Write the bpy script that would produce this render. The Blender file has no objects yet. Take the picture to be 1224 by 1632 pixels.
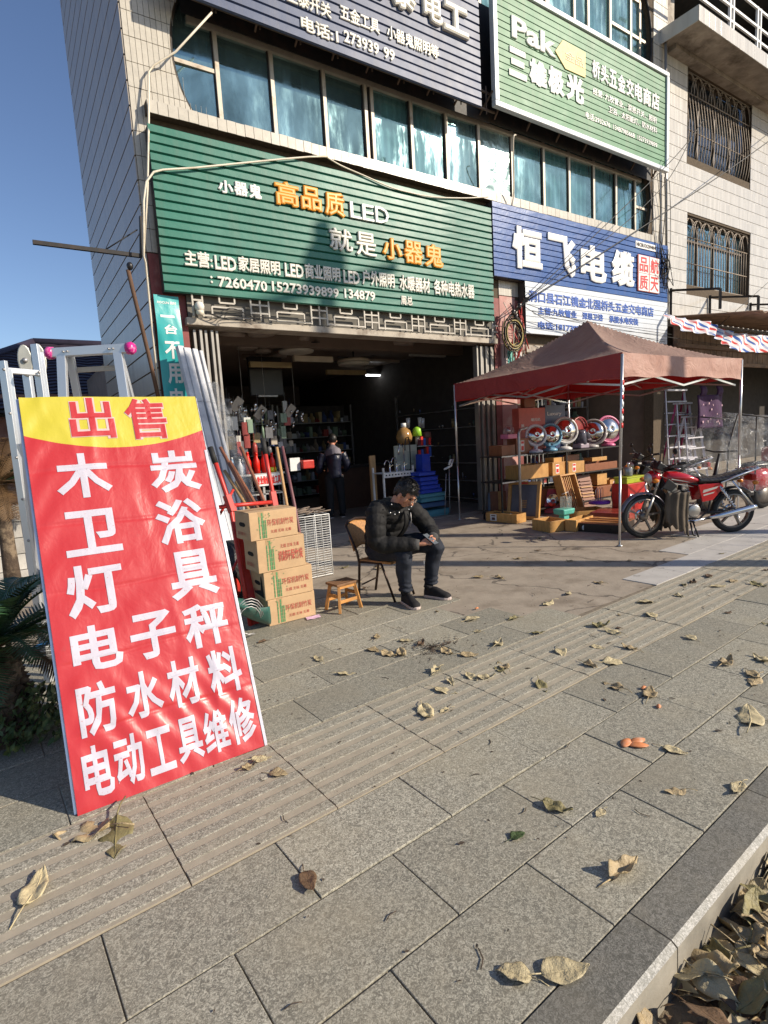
import bpy, bmesh, math, random
from mathutils import Vector as V, Matrix, Euler, noise
random.seed(7)
rnd=random.random
def ru(a,b): return a+(b-a)*random.random()
sc=bpy.context.scene
C=sc.collection
# ------------------------------------------------------------------ camera, sky, sun, exposure
HCAM=1.5
F_PX=885.2
yaw,pit,rol=0.585195,0.131243,0.058677
cyw,syw=math.cos(yaw),math.sin(yaw); cpt,spt=math.cos(pit),math.sin(pit)
FWD=V((syw*cpt,cyw*cpt,-spt)); r0=V((cyw,-syw,0)); d0=FWD.cross(r0)
RGT=math.cos(rol)*r0+math.sin(rol)*d0; DWN=-math.sin(rol)*r0+math.cos(rol)*d0
cam=bpy.data.cameras.new('camera'); camo=bpy.data.objects.new('camera',cam); C.objects.link(camo)
m=Matrix((RGT,-DWN,-FWD)).transposed().to_4x4(); m.translation=V((0,0,HCAM)); camo.matrix_world=m
cam.sensor_width=36; cam.sensor_height=36; cam.lens=F_PX/1632*36; cam.clip_start=.05; cam.clip_end=600
sc.camera=camo
def ray(x,y): return (x-612)/F_PX*RGT+(y-816)/F_PX*DWN+FWD
def G(x,y,z=0.):
    v=ray(x,y); t=(z-HCAM)/v.z; return V((v.x*t,v.y*t,z))
def W(x,y,Y):
    v=ray(x,y); t=Y/v.y; return V((v.x*t,Y,v.z*t+HCAM))
def P3(x,y,X0,Y0):
    v=ray(x,y); n=V((X0,Y0,0)).normalized(); t=math.hypot(X0,Y0)/v.dot(n); return v*t+V((0,0,HCAM))
SUN_AZ=math.atan2(.66,-.75); SUN_EL=math.radians(28.5)
world=bpy.data.worlds.new("World"); sc.world=world; world.use_nodes=True
wn=world.node_tree.nodes; wl=world.node_tree.links
sky=wn.new('ShaderNodeTexSky'); sky.sky_type='NISHITA'; sky.sun_disc=False
sky.sun_elevation=SUN_EL; sky.sun_rotation=SUN_AZ; sky.altitude=100; sky.air_density=1.0; sky.dust_density=.6; sky.ozone_density=3.0
hs_n=wn.new('ShaderNodeHueSaturation'); hs_n.inputs['Saturation'].default_value=1.02; hs_n.inputs['Hue'].default_value=.507; wl.new(sky.outputs[0],hs_n.inputs['Color']); wl.new(hs_n.outputs[0],wn['Background'].inputs[0]); wn['Background'].inputs[1].default_value=.098
sun=bpy.data.lights.new('sun','SUN'); sun.energy=4.3; sun.angle=math.radians(.55); sun.color=(1,.885,.73)
suno=bpy.data.objects.new('sun',sun); C.objects.link(suno)
SD=V((math.sin(SUN_AZ)*math.cos(SUN_EL),math.cos(SUN_AZ)*math.cos(SUN_EL),math.sin(SUN_EL)))
suno.rotation_euler=SD.to_track_quat('Z','Y').to_euler(); suno.location=(8,-6,14)
sc.view_settings.view_transform='Standard'; sc.view_settings.look='None'; sc.view_settings.gamma=1; sc.view_settings.exposure=.5
sc.view_settings.use_curve_mapping=False
sc.render.engine='CYCLES'; sc.cycles.max_bounces=6; sc.cycles.transparent_max_bounces=12
# ------------------------------------------------------------------ helpers
class MB:
    def __init__(s): s.v=[];s.f=[];s.m=[];s.cur=0;s.sm=[];s.smooth=False
    def add(s,vs,fs,smooth=None):
        o=len(s.v); s.v+=[V(p) for p in vs]; s.f+=[tuple(i+o for i in f) for f in fs]
        s.m+=[s.cur]*len(fs); s.sm+=[s.smooth if smooth is None else smooth]*len(fs); return s
    def box(s,c,sz,rz=0,R=None,tp=1.):
        x,y,z=sz[0]/2,sz[1]/2,sz[2]/2; M=R if R is not None else Matrix.Rotation(rz,3,'Z'); c=V(c)
        vs=[c+M@V(p) for p in ((-x,-y,-z),(x,-y,-z),(x,y,-z),(-x,y,-z),(-x*tp,-y*tp,z),(x*tp,-y*tp,z),(x*tp,y*tp,z),(-x*tp,y*tp,z))]
        return s.add(vs,[(3,2,1,0),(4,5,6,7),(0,1,5,4),(1,2,6,5),(2,3,7,6),(3,0,4,7)],False)
    def bb(s,a,b):
        return s.box([(a[i]+b[i])/2 for i in range(3)],[abs(b[i]-a[i]) for i in range(3)])
    def tube(s,pts,r,n=8,cap=True,closed=False,flat=1.):
        pts=[V(p) for p in pts]; k=len(pts); rr=r if isinstance(r,(list,tuple)) else [r]*k
        vs=[];up=None
        for i,p in enumerate(pts):
            a=pts[i-1] if (i>0 or closed) else p; b=pts[(i+1)%k] if (i<k-1 or closed) else p
            t=(b-a)
            t=t.normalized() if t.length>1e-9 else V((0,0,1))
            if up is None:
                up=V((0,0,1)) if abs(t.z)<.9 else V((1,0,0))
            x=t.cross(up)
            if x.length<1e-6: x=t.orthogonal()
            x.normalize(); y=x.cross(t).normalized(); up=y
            for j in range(n):
                an=2*math.pi*j/n; vs.append(p+rr[i]*(math.cos(an)*x+math.sin(an)*y*flat))
        fs=[]
        for i in range(k if closed else k-1):
            for j in range(n):
                a=i*n+j;b=i*n+(j+1)%n;c2=((i+1)%k)*n+(j+1)%n;d=((i+1)%k)*n+j; fs.append((a,b,c2,d))
        if cap and not closed: fs+= [tuple(range(n))[::-1],tuple((k-1)*n+j for j in range(n))]
        return s.add(vs,fs,True)
    def bar(s,a,b,w,h=None,up=(0,0,1)):
        a=V(a);b=V(b);h=h or w;t=(b-a).normalized();u=V(up)
        x=t.cross(u)
        if x.length<1e-4: x=t.orthogonal()
        x.normalize();y=x.cross(t).normalized()
        R=Matrix((x,t,y)).transposed()
        return s.box((a+b)/2,(w,(b-a).length,h),R=R)
    def lathe(s,prof,n=16,c=(0,0,0),R=None,sy=1.,cap=True):
        if prof[0]==prof[-1]: cap=False
        c=V(c);R=R or Matrix.Identity(3);vs=[];k=len(prof)
        for r,z in prof:
            for j in range(n):
                a=2*math.pi*j/n; vs.append(c+R@V((r*math.cos(a),r*math.sin(a)*sy,z)))
        fs=[(i*n+j,i*n+(j+1)%n,(i+1)*n+(j+1)%n,(i+1)*n+j) for i in range(k-1) for j in range(n)]
        if cap and prof[0][0]>1e-5: fs.append(tuple(range(n))[::-1])
        if cap and prof[-1][0]>1e-5: fs.append(tuple((k-1)*n+j for j in range(n)))
        return s.add(vs,fs,True)
    def prism(s,out,a,b,f):
        # out: 2d points; f(x,y,t)->3d with t=a or b
        n=len(out); vs=[f(x,y,a) for x,y in out]+[f(x,y,b) for x,y in out]
        fs=[tuple(range(n)),tuple(range(2*n-1,n-1,-1))]+[(i,n+i,n+(i+1)%n,(i+1)%n) for i in range(n)]
        return s.add(vs,fs,False)
    def sheet(s,f,nu,nv,smooth=True):
        vs=[f(i/nu,j/nv) for j in range(nv+1) for i in range(nu+1)]
        fs=[(j*(nu+1)+i,j*(nu+1)+i+1,(j+1)*(nu+1)+i+1,(j+1)*(nu+1)+i) for j in range(nv) for i in range(nu)]
        return s.add(vs,fs,smooth)
    def ball(s,c,r,n=10,sx=1,sy=1,sz=1,R=None):
        pr=[(max(1e-6,r*math.sin(math.pi*i/n)),-r*math.cos(math.pi*i/n)) for i in range(n+1)]
        R=(R or Matrix.Identity(3))@Matrix.Diagonal((sx,sy,sz)); return s.lathe(pr,max(8,n),c,R)
def root_of(o):
    while o.parent: o=o.parent
    return o
def tag(o,label=None,cat=None,group=None,kind=None):
    if label: o['label']=label
    if cat: o['category']=cat
    if group: o['group']=group
    if kind: o['kind']=kind
    return o
RM={}
def thing(name,label,cat,loc=(0,0,0),rz=0,group=None,kind=None):
    o=bpy.data.objects.new(name,None); C.objects.link(o); o.location=loc; o.rotation_euler=(0,0,rz); o.empty_display_size=.2
    tag(o,label,cat,group,kind); RM[o.name]=Matrix.Translation(V(loc))@Matrix.Rotation(rz,4,'Z'); return o
def part(name,mb,mats,parent=None,w=True,bev=0,loc=None,solid=0,sub=0,label=None,kind=None):
    """mesh object. w: coordinates are world ones; converted to the frame of the thing"""
    me=bpy.data.meshes.new(name)
    vs=mb.v
    if parent is not None and w:
        Mi=RM[root_of(parent).name].inverted(); vs=[Mi@p for p in vs]
    elif parent is None and loc is not None and w:
        l=V(loc); vs=[p-l for p in vs]
    me.from_pydata([tuple(p) for p in vs],[],mb.f)
    if not isinstance(mats,(list,tuple)): mats=[mats]
    for x in mats: me.materials.append(x)
    me.polygons.foreach_set('material_index',mb.m); me.polygons.foreach_set('use_smooth',mb.sm); me.update()
    o=bpy.data.objects.new(name,me); C.objects.link(o)
    if parent is not None: o.parent=parent
    elif loc is not None: o.location=loc; RM[o.name]=Matrix.Translation(V(loc))
    else: RM[o.name]=Matrix.Identity(4)
    if solid: md=o.modifiers.new('s','SOLIDIFY'); md.thickness=solid; md.offset=0
    if sub: md=o.modifiers.new('u','SUBSURF'); md.levels=sub; md.render_levels=sub
    if bev:
        md=o.modifiers.new('b','BEVEL'); md.width=bev; md.segments=2; md.limit_method='ANGLE'; md.angle_limit=math.radians(40)
    if label: o['label']=label
    if kind: o['kind']=kind
    return o
def inst(o,parent=None,M=None,name=None):
    """copy sharing mesh; M: local matrix"""
    c=o.copy(); C.objects.link(c); c.parent=parent if parent is not None else o.parent
    if M is not None: c.matrix_local=M
    return c
def copy_tree(o,parent=None,loc=None,rz=None,label=None):
    c=o.copy(); C.objects.link(c)
    if parent is not None: c.parent=parent
    if loc is not None: c.location=loc
    if rz is not None: c.rotation_euler=(0,0,rz)
    if label: c['label']=label
    if parent is None: RM[c.name]=Matrix.Translation(c.location)@Matrix.Rotation(c.rotation_euler.z,4,'Z')
    for ch in KIDS(o): copy_tree(ch,c)
    return c
def KIDS(o): return [x for x in o.children]
# ---- text
TC={}
def glyphs(s,bold=.0,spacing=1.):
    """front faces and sides of the lettering; strokes are thickened by a bevel round the outline.
    vertex z is 0 at the wall, .75 at the shoulder, 1 at the face"""
    k=(s,bold,spacing)
    if k in TC: return TC[k]
    cu=bpy.data.curves.new('t','FONT'); cu.body=s; cu.resolution_u=2; cu.space_character=spacing
    bv=max(bold,.004); cu.bevel_depth=bv; cu.bevel_resolution=0; cu.extrude=bv
    o=bpy.data.objects.new('t',cu); C.objects.link(o)
    bpy.context.view_layer.update(); dg=bpy.context.evaluated_depsgraph_get()
    me=bpy.data.meshes.new_from_object(o.evaluated_get(dg))
    C.objects.unlink(o); bpy.data.objects.remove(o)
    vs=[]
    for v in me.vertices:
        z=v.co.z/bv; vs.append(V((v.co.x,v.co.y,0 if z<-.5 else (.75 if z<1.5 else 1.))))
        if z<-1.5: vs[-1].z=-1
    fs=[tuple(p.vertices) for p in me.polygons]
    fs=[f for f in fs if not any(vs[i].z<0 for i in f)]
    bpy.data.meshes.remove(me)
    used=sorted(set(i for f in fs for i in f)); mp={u:i for i,u in enumerate(used)}
    vs=[vs[u] for u in used]; fs=[tuple(mp[i] for i in f) for f in fs]
    TC[k]=(vs,fs); return TC[k]
def text(name,s,mat,parent,org,right,up,w,h,depth=0.,bold=.02,spacing=1.,conform=None,off=0.,label=None):
    """text fitted to a box w x h whose lower left is org; depth = thickness towards the viewer"""
    vs,fs=glyphs(s,bold,spacing)
    if not depth: fs=[f for f in fs if all(vs[i].z>.5 for i in f)]
    x0=min(v.x for v in vs);x1=max(v.x for v in vs);y0=min(v.y for v in vs);y1=max(v.y for v in vs)
    right=V(right).normalized();up=V(up).normalized();nrm=right.cross(up); org=V(org)
    sx=w/(x1-x0); sy=h/(y1-y0); d_=depth or .0008
    mb=MB()
    def P(v):
        a=(v.x-x0)*sx;b=(v.y-y0)*sy;d=v.z*d_
        if conform: return conform(a,b,d)
        return org+right*a+up*b+nrm*(d+off)
    mb.add([P(v) for v in vs],fs,False)
    return part(name,mb,mat,parent,label=label)
# ------------------------------------------------------------------ materials
MT={}
def nodes(name):
    m=bpy.data.materials.new(name); m.use_nodes=True; nt=m.node_tree; return m,nt,nt.nodes['Principled BSDF']
def mth(nt,op,a,b=None,c=None):
    n=nt.nodes.new('ShaderNodeMath'); n.operation=op
    for i,x in enumerate((a,b,c)):
        if x is None: continue
        if isinstance(x,(int,float)): n.inputs[i].default_value=x
        else: nt.links.new(x,n.inputs[i])
    return n.outputs[0]
def mix(nt,f,a,b,mode='MIX'):
    n=nt.nodes.new('ShaderNodeMix'); n.data_type='RGBA'; n.blend_type=mode
    for i,x in ((0,f),(6,a),(7,b)):
        if isinstance(x,(int,float)): n.inputs[i].default_value=x
        elif isinstance(x,tuple): n.inputs[i].default_value=(*x,1)
        else: nt.links.new(x,n.inputs[i])
    return n.outputs[2]
def pos(nt,obj=False,scale=None):
    if obj: o=nt.nodes.new('ShaderNodeTexCoord').outputs['Object']
    else: o=nt.nodes.new('ShaderNodeNewGeometry').outputs['Position']
    if scale:
        mp=nt.nodes.new('ShaderNodeMapping'); mp.inputs[3].default_value=scale; nt.links.new(o,mp.inputs[0]); o=mp.outputs[0]
    return o
def nz(nt,co,scale,detail=4,rough=.6,dist=0):
    n=nt.nodes.new('ShaderNodeTexNoise'); n.inputs['Scale'].default_value=scale; n.inputs['Detail'].default_value=detail
    n.inputs['Roughness'].default_value=rough; n.inputs['Distortion'].default_value=dist
    nt.links.new(co,n.inputs['Vector']); return n.outputs[0]
def ramp(nt,x,lo,hi):
    n=nt.nodes.new('ShaderNodeMapRange'); n.inputs[1].default_value=lo; n.inputs[2].default_value=hi; nt.links.new(x,n.inputs[0]); return n.outputs[0]
def bump(nt,h,strength,dist,b,prev=None):
    n=nt.nodes.new('ShaderNodeBump'); n.inputs['Strength'].default_value=strength; n.inputs['Distance'].default_value=dist
    nt.links.new(h,n.inputs['Height'])
    if prev is not None: nt.links.new(prev,n.inputs['Normal'])
    if b is not None: nt.links.new(n.outputs[0],b.inputs['Normal'])
    return n.outputs[0]
def mat(name,col,rough=.6,metal=0,var=.15,vs=6.,bmp=0,bs=60.,col2=None,c2s=2.,c2lo=.5,c2hi=.7,rand=0,spec=.5,scale=None,coat=0,trans=0,sheen=0,obj=False,ior=1.45,streak=0):
    if name in MT: return MT[name]
    m,nt,b=nodes(name); co=pos(nt,obj,scale)
    c=tuple(col); out=None
    n1=nz(nt,co,vs)
    lo=tuple(x*(1-var) for x in c); hi=tuple(min(1,x*(1+var)) for x in c)
    out=mix(nt,ramp(nt,n1,.3,.7),lo,hi)
    if col2 is not None:
        out=mix(nt,ramp(nt,nz(nt,co,c2s,5,.65),c2lo,c2hi),out,tuple(col2))
    if streak:
        s_=ramp(nt,nz(nt,pos(nt,False,(7,7,.7)),1.,5,.7),.5,.8); out=mix(nt,mth(nt,'MULTIPLY',s_,streak),out,(.20,.17,.13))
        s2=ramp(nt,nz(nt,pos(nt,False,(.7,.7,.5)),1.,3,.6),.4,.7); out=mix(nt,mth(nt,'MULTIPLY',s2,streak*.5),out,tuple(min(1,x*1.5+.05) for x in c))
    if rand:
        oi=nt.nodes.new('ShaderNodeObjectInfo').outputs['Random']
        out=mix(nt,mth(nt,'MULTIPLY',oi,rand),out,tuple(x*.35 for x in c))
    nt.links.new(out,b.inputs['Base Color'])
    b.inputs['Metallic'].default_value=metal; b.inputs['Specular IOR Level'].default_value=spec; b.inputs['IOR'].default_value=ior
    rr=mth(nt,'ADD',mth(nt,'MULTIPLY',nz(nt,co,min(vs*3,30)),.12),rough-.06); nt.links.new(rr,b.inputs['Roughness'])
    if coat: b.inputs['Coat Weight'].default_value=coat; b.inputs['Coat Roughness'].default_value=.08
    if trans: b.inputs['Transmission Weight'].default_value=trans
    if sheen: b.inputs['Sheen Weight'].default_value=sheen
    if bmp: bump(nt,nz(nt,co,bs,5,.6),1,bmp,b)
    MT[name]=m; return m
def emis(name,col,st):
    m,nt,b=nodes(name); b.inputs['Emission Color'].default_value=(*col,1); b.inputs['Emission Strength'].default_value=st; b.inputs['Base Color'].default_value=(.8,.8,.8,1); return m
# ------------------------------------------------------------------ ground and pavement
PH=0.060125
def UV(u,v,z=0.): return V((u*math.cos(PH)-v*math.sin(PH),u*math.sin(PH)+v*math.cos(PH),z))
def stone_mat(name,c1,c2,rand=.38,bm=.0012,sc_=1.):
    m,nt,b=nodes(name); co=pos(nt)
    n1=nz(nt,co,72*sc_,6,.74,1.6); n2=nz(nt,co,2.2,4,.6); n3=nz(nt,co,240,3,.6)
    c=mix(nt,ramp(nt,n1,.43,.585),c1,c2)
    c=mix(nt,mth(nt,'MULTIPLY',ramp(nt,n3,.42,.6),.5),c,tuple(x*.45 for x in c1))
    c=mix(nt,mth(nt,'MULTIPLY',ramp(nt,n2,.45,.8),.5),c,tuple(.5*(a+b_)*k for a,b_,k in zip(c1,c2,(1.08,1.0,.86))))
    oi=nt.nodes.new('ShaderNodeObjectInfo').outputs['Random']
    c=mix(nt,mth(nt,'MULTIPLY',oi,rand),c,tuple(x*.55 for x in c1))
    d=ramp(nt,nz(nt,co,5,6,.7),.5,.8); c=mix(nt,mth(nt,'MULTIPLY',d,.30),c,(.33,.285,.20))
    d2=ramp(nt,nz(nt,co,1.1,3,.55),.52,.72); c=mix(nt,mth(nt,'MULTIPLY',d2,.30),c,(.16,.145,.115))
    vo=nt.nodes.new('ShaderNodeTexVoronoi'); vo.inputs['Scale'].default_value=2.3; nt.links.new(co,vo.inputs['Vector']); sp=mth(nt,'LESS_THAN',vo.outputs[0],.035); c=mix(nt,mth(nt,'MULTIPLY',sp,.5),c,(.08,.07,.055))
    nt.links.new(c,b.inputs['Base Color']); b.inputs['Roughness'].default_value=.72; b.inputs['Specular IOR Level'].default_value=.35
    bump(nt,n1,1,bm,b)
    return m
M_stone=stone_mat('granite',(.195,.183,.145),(.62,.585,.465))
M_tact=stone_mat('tactile_granite',(.205,.19,.15),(.57,.535,.425),.12)
M_rib=mat('tactile_rib',(.36,.315,.235),.85,var=.12,vs=12,bmp=.0012,bs=160)
M_kerb=stone_mat('kerb_granite',(.125,.12,.10),(.30,.285,.245),.3)
M_kedge=stone_mat('kerb_cut_edge',(.34,.33,.29),(.62,.60,.55),.1,.002)
M_kface=mat('kerb_face_stone',(.29,.265,.215),.8,var=.25,vs=7,bmp=.001,bs=80)
M_joint=mat('joint_sand',(.20,.165,.12),.95,var=.3,vs=25,bmp=.003,bs=120)
M_conc=mat('old_concrete',(.315,.265,.205),.85,var=.14,vs=5,bmp=.003,bs=45,col2=(.21,.17,.125),c2s=2.4,c2lo=.5,c2hi=.68)
M_dirt=mat('gutter_dirt',(.23,.185,.13),.95,var=.3,vs=14,bmp=.008,bs=60)
M_pale=mat('pale_slab',(.44,.42,.385),.75,var=.1,vs=5,bmp=.0012,bs=90)
# ground sheet to the horizon with the kerb step
mb=MB()
us=[-150,-40,-6,-2,0,1,2,3,4,6,10,20,60,150]
vs_=[.80,.9,2.5,4.5,6,9,14,30,150]
def gz(u,v): return -.035
mb.sheet(lambda a,b:UV(us[round(a*(len(us)-1))],vs_[round(b*(len(vs_)-1))],-.009),len(us)-1,len(vs_)-1,False)
tag(part('ground',mb,M_joint,loc=(0,0,0)),kind='structure')
mb=MB()
def gut(a,b):
    u=-8+a*60; v=.70-b*9
    z=-.15+.02*noise.noise(V((u*1.3,v*1.3,0)))+.008*noise.noise(V((u*6,v*6,3)))
    return UV(u,v,z)
mb.sheet(gut,240,50); tag(part('gutter_ground',mb,M_dirt,loc=(0,0,0)),kind='structure')
# far road side beyond the frame
mb=MB(); mb.bb((-60,-60,-.3),(90,-8.2,-.17)); tag(part('road',mb,mat('asphalt',(.055,.053,.05),.85,bmp=.003,bs=90),loc=(0,0,0)),kind='structure')
# concrete apron (uneven edge where the stones stop)
ntc=M_conc.node_tree; bc=ntc.nodes['Principled BSDF']; cc0=bc.inputs['Base Color'].links[0].from_socket
vc=ntc.nodes.new('ShaderNodeTexVoronoi'); vc.feature='DISTANCE_TO_EDGE'; vc.inputs['Scale'].default_value=.55
wv=ntc.nodes.new('ShaderNodeVectorMath'); wv.operation='ADD'; nn_=ntc.nodes.new('ShaderNodeTexNoise'); nn_.inputs['Scale'].default_value=2.5; nn_.inputs['Detail'].default_value=5
pc_=pos(ntc); ntc.links.new(pc_,nn_.inputs['Vector']); ntc.links.new(pc_,wv.inputs[0]); vs2=ntc.nodes.new('ShaderNodeVectorMath'); vs2.operation='SCALE'; vs2.inputs[3].default_value=.5; ntc.links.new(nn_.outputs[1],vs2.inputs[0]); ntc.links.new(vs2.outputs[0],wv.inputs[1]); ntc.links.new(wv.outputs[0],vc.inputs['Vector'])
ck=mth(ntc,'LESS_THAN',vc.outputs[0],.006); ntc.links.new(mix(ntc,mth(ntc,'MULTIPLY',ck,.7),cc0,(.06,.05,.04)),bc.inputs['Base Color'])
mb=MB()
def conc(a,b):
    u=-14+a*64; v=2.55+b*13.4
    z=-.0055+.002*noise.noise(V((u*.8,v*.8,0)))+.0008*noise.noise(V((u*5,v*5,0)))
    return UV(u,v,z)
mb.sheet(conc,300,90); tag(part('concrete_apron',mb,M_conc,loc=(0,0,0)),kind='structure')
pav=thing('pavement',None,None,(0,0,0),PH,kind='structure')
def stone_proto(name,l,w,h,mat_,rib=False):
    mb=MB(); g=.0045
    mb.box((0,0,-h/2),(l-g,w-g,h))
    mats=[mat_]
    if rib:
        mats=[mat_,M_tact]
        mb.cur=1
        k=7; pw=w/k
        for i in range(k):
            vc=-w/2+(i+.5)*pw
            mb.prism([(-pw*.31,0),(pw*.31,0),(pw*.25,.0022),(-pw*.25,.0022)],-l/2+.004,l/2-.004,lambda x,y,t,vc=vc:V((t,vc+x,y)))
    o=part(name,mb,mats,pav,w=False,bev=.0025 if not rib else 0); o['kind']='' ; del o['kind']
    return o
cnt=0
def lay(proto,u,v,first=[set()]):
    global cnt
    dz=ru(-.0022,.0022); M=Matrix.Translation(V((u,v,dz)))@Matrix.Rotation(ru(-.0035,.0035),4,'X')@Matrix.Rotation(ru(-.0025,.0025),4,'Y')@Matrix.Rotation(ru(-.002,.002),4,'Z')
    cnt+=1
    if proto.name not in first[0]: first[0].add(proto.name); proto.matrix_local=M
    else: inst(proto,pav,M)
L=.605
ps=stone_proto('paving_stone',L,.345,.035,M_stone)
pt=stone_proto('tactile_paving',L,.655,.035,M_rib,True)
pk=None
rows=[(.822,1.155,.19),(1.158,1.50,.47),(1.503,1.845,.17)]
for v0,v1,u0 in rows:
    pr=stone_proto('paving_stone',L,v1-v0,.035,M_stone); n=16 if v0<1.2 else 18
    for k in range(-2,n):
        lay(pr,u0+L*(k+.5),(v0+v1)/2)
far=MB()
for v0,v1,u0 in rows:
    for k in range(18,60): far.box((u0+L*(k+.5),(v0+v1)/2,-.0175),(L-.007,v1-v0-.007,.035))
# guiding strip: two slabs wide
for k in range(-2,19):
    for vc in (2.1785,): lay(pt,.46-L+L*(k+.5),vc)
for v0,v1,u0,umax in ((2.512,2.855,.18,3.9),(2.858,3.20,.47,3.75),(3.203,3.548,.16,3.45),(3.551,3.895,.47,3.3),(3.898,4.242,.17,2.9),(4.245,4.59,.47,2.6),(4.593,4.94,.17,1.5)):
    pr=stone_proto('paving_stone',L,v1-v0-.002,.035,M_stone)
    for k in range(-3,12):
        uc=u0+L*(k+.5)
        if uc<umax and not (v0>3.0 and uc>2.9 and rnd()<.25): lay(pr,uc,(v0+v1)/2)
pr=stone_proto('paving_stone',L,.343,.035,M_pale)
for k in range(0,12):
    lay(pr,5.02+L*(k+.5),2.6835)
    if k>1: lay(pr,5.02+L*(k+.5)+.2,3.03)
    if k>3: lay(pr,5.02+L*(k+.5),3.377)
for k in range(12,40):
    for j in range(3): far.box((5.02+L*(k+.5),2.6835+.3465*j,-.0175),(L-.007,.34,.035))
for k in range(19,60):
    for vc in (2.02,2.345): far.box((.46-L+L*(k+.5),vc,-.0175),(L-.007,.32,.035))
tag(part('distant_paving',far,M_stone,pav,w=False),kind='stuff')
# kerb stones
for k in range(-1,9):
    l=.905 if k else .905
    u0=1.4765+.905*(k-1)
    mb=MB(); x0=u0+.003; x1=u0+l-.003
    prof=[(.817,.0),(.690,.0),(.672,-.012),(.668,-.3),(.817,-.3)]
    mb.add([UV(x,p[0],p[1]) for x in (x0,x1) for p in prof],[(0,1,6,5)],False)
    o5=len(mb.v)
    mb.cur=1; mb.add([UV(x,p[0],p[1]+.0) for x in (x0,x1) for p in prof],[(1,2,7,6)],False)
    mb.cur=2; mb.add([UV(x,p[0],p[1]) for x in (x0,x1) for p in prof],[(2,3,8,7),(0,4,3,2,1),(5,6,7,8,9)],False)
    part('kerb_stone',mb,[M_kerb,M_kedge,M_kface],pav)
mb=MB()
for k in range(9,60):
    u0=1.4765+.905*(k-1); mb.prism([(.817,0),(.69,0),(.672,-.012),(.668,-.3),(.817,-.3)],u0+.003,u0+.9,lambda x,y,t:UV(t,x,y))
tag(part('distant_kerb',mb,M_kerb,pav),kind='stuff')
# ------------------------------------------------------------------ tiles and walls
XL,XR,YF=1.77,13.78,7.8
def tile_mat(name,axis,c1,c2,pitch=.0675,glz=.25,line=.35,rnd_=.12,off=0,grime=.35):
    m,nt,b=nodes(name); p=pos(nt)
    sx=nt.nodes.new('ShaderNodeSeparateXYZ'); nt.links.new(p,sx.inputs[0]); a=sx.outputs[axis]; z=sx.outputs[2]
    q=mth(nt,'DIVIDE',mth(nt,'ADD',a,off),pitch); fr=mth(nt,'FRACT',q); cell=mth(nt,'FLOOR',q); row=mth(nt,'FLOOR',mth(nt,'DIVIDE',z,.2875))
    g=mth(nt,'LESS_THAN',mth(nt,'MINIMUM',fr,mth(nt,'SUBTRACT',1,fr)),.045)
    wn_=nt.nodes.new('ShaderNodeTexWhiteNoise'); wn_.noise_dimensions='2D'
    cb=nt.nodes.new('ShaderNodeCombineXYZ'); nt.links.new(cell,cb.inputs[0]); nt.links.new(row,cb.inputs[1]); nt.links.new(cb.outputs[0],wn_.inputs[0])
    c=mix(nt,wn_.outputs[0],c1,c2)
    d=ramp(nt,nz(nt,pos(nt,scale=(3,3,.45)),2.2,6,.7),.42,.75); c=mix(nt,mth(nt,'MULTIPLY',d,grime),c,(.22,.17,.11))
    c=mix(nt,mth(nt,'MULTIPLY',g,line),c,(.12,.09,.065))
    nt.links.new(c,b.inputs['Base Color']); b.inputs['Roughness'].default_value=glz; 
    inv=mth(nt,'SUBTRACT',1,g); nb=bump(nt,inv,.8,.003,None)
    # each tile lies a touch differently
    tl=mth(nt,'MULTIPLY',mth(nt,'SUBTRACT',wn_.outputs[0],.5),mth(nt,'SUBTRACT',fr,.5))
    bump(nt,mth(nt,'ADD',tl,mth(nt,'MULTIPLY',nz(nt,p,9,2),.3)),.6,.004,b,nb)
    return m
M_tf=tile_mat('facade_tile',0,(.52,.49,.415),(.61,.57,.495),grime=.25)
M_ts=tile_mat('side_tile',1,(.36,.31,.25),(.43,.375,.30),grime=.35,glz=.3,line=.06)  # same tile as the facade, its colour lowered for the wall's shade
M_tn=tile_mat('neighbour_tile',0,(.53,.505,.45),(.62,.59,.53),pitch=.066,glz=.22,line=.5,grime=.2)
M_tile=mat('single_tile',(.54,.50,.42),.28,var=.08,vs=9,bmp=.0012,bs=12,rand=.12,col2=(.48,.40,.29),c2s=1.6,c2lo=.6,c2hi=.8)
M_grout=mat('grout',(.10,.075,.05),.95,var=.25,vs=20)
M_maroon=mat('maroon_paint',(.23,.055,.05),.6,var=.2,vs=4,bmp=.001,bs=60,col2=(.30,.13,.11),c2s=3)
M_pink=mat('faded_pink_wall',(.50,.27,.235),.8,var=.12,vs=5,bmp=.001,bs=60,col2=(.62,.48,.42),c2s=3.5)
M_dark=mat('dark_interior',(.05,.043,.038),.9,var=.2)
M_frame=mat('aluminium_window_frame',(.44,.39,.32),.5,metal=.25,var=.12,vs=6,col2=(.22,.16,.10),c2s=3,c2lo=.6,c2hi=.75)
M_alu=mat('aluminium',(.70,.71,.72),.33,metal=.9,var=.08,vs=20,bmp=.0003,bs=200)
M_steel=mat('grey_steel',(.42,.41,.40),.45,metal=.7,var=.15,col2=(.2,.15,.11),c2s=7,c2lo=.58,c2hi=.75)
M_black=mat('black_painted_steel',(.018,.016,.015),.6,var=.2,metal=.0,col2=(.04,.025,.018),c2s=6)
M_cable=mat('black_cable',(.018,.017,.016),.55,var=.2)
M_pvc=mat('cream_pvc_pipe',(.70,.63,.50),.42,var=.12,vs=3,col2=(.45,.37,.26),c2s=2,c2lo=.55,c2hi=.8)
M_beam=mat('grimy_concrete_beam',(.44,.39,.32),.85,var=.15,vs=4,bmp=.002,bs=60,col2=(.17,.13,.1),c2s=3,c2lo=.5,c2hi=.7)
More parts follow.
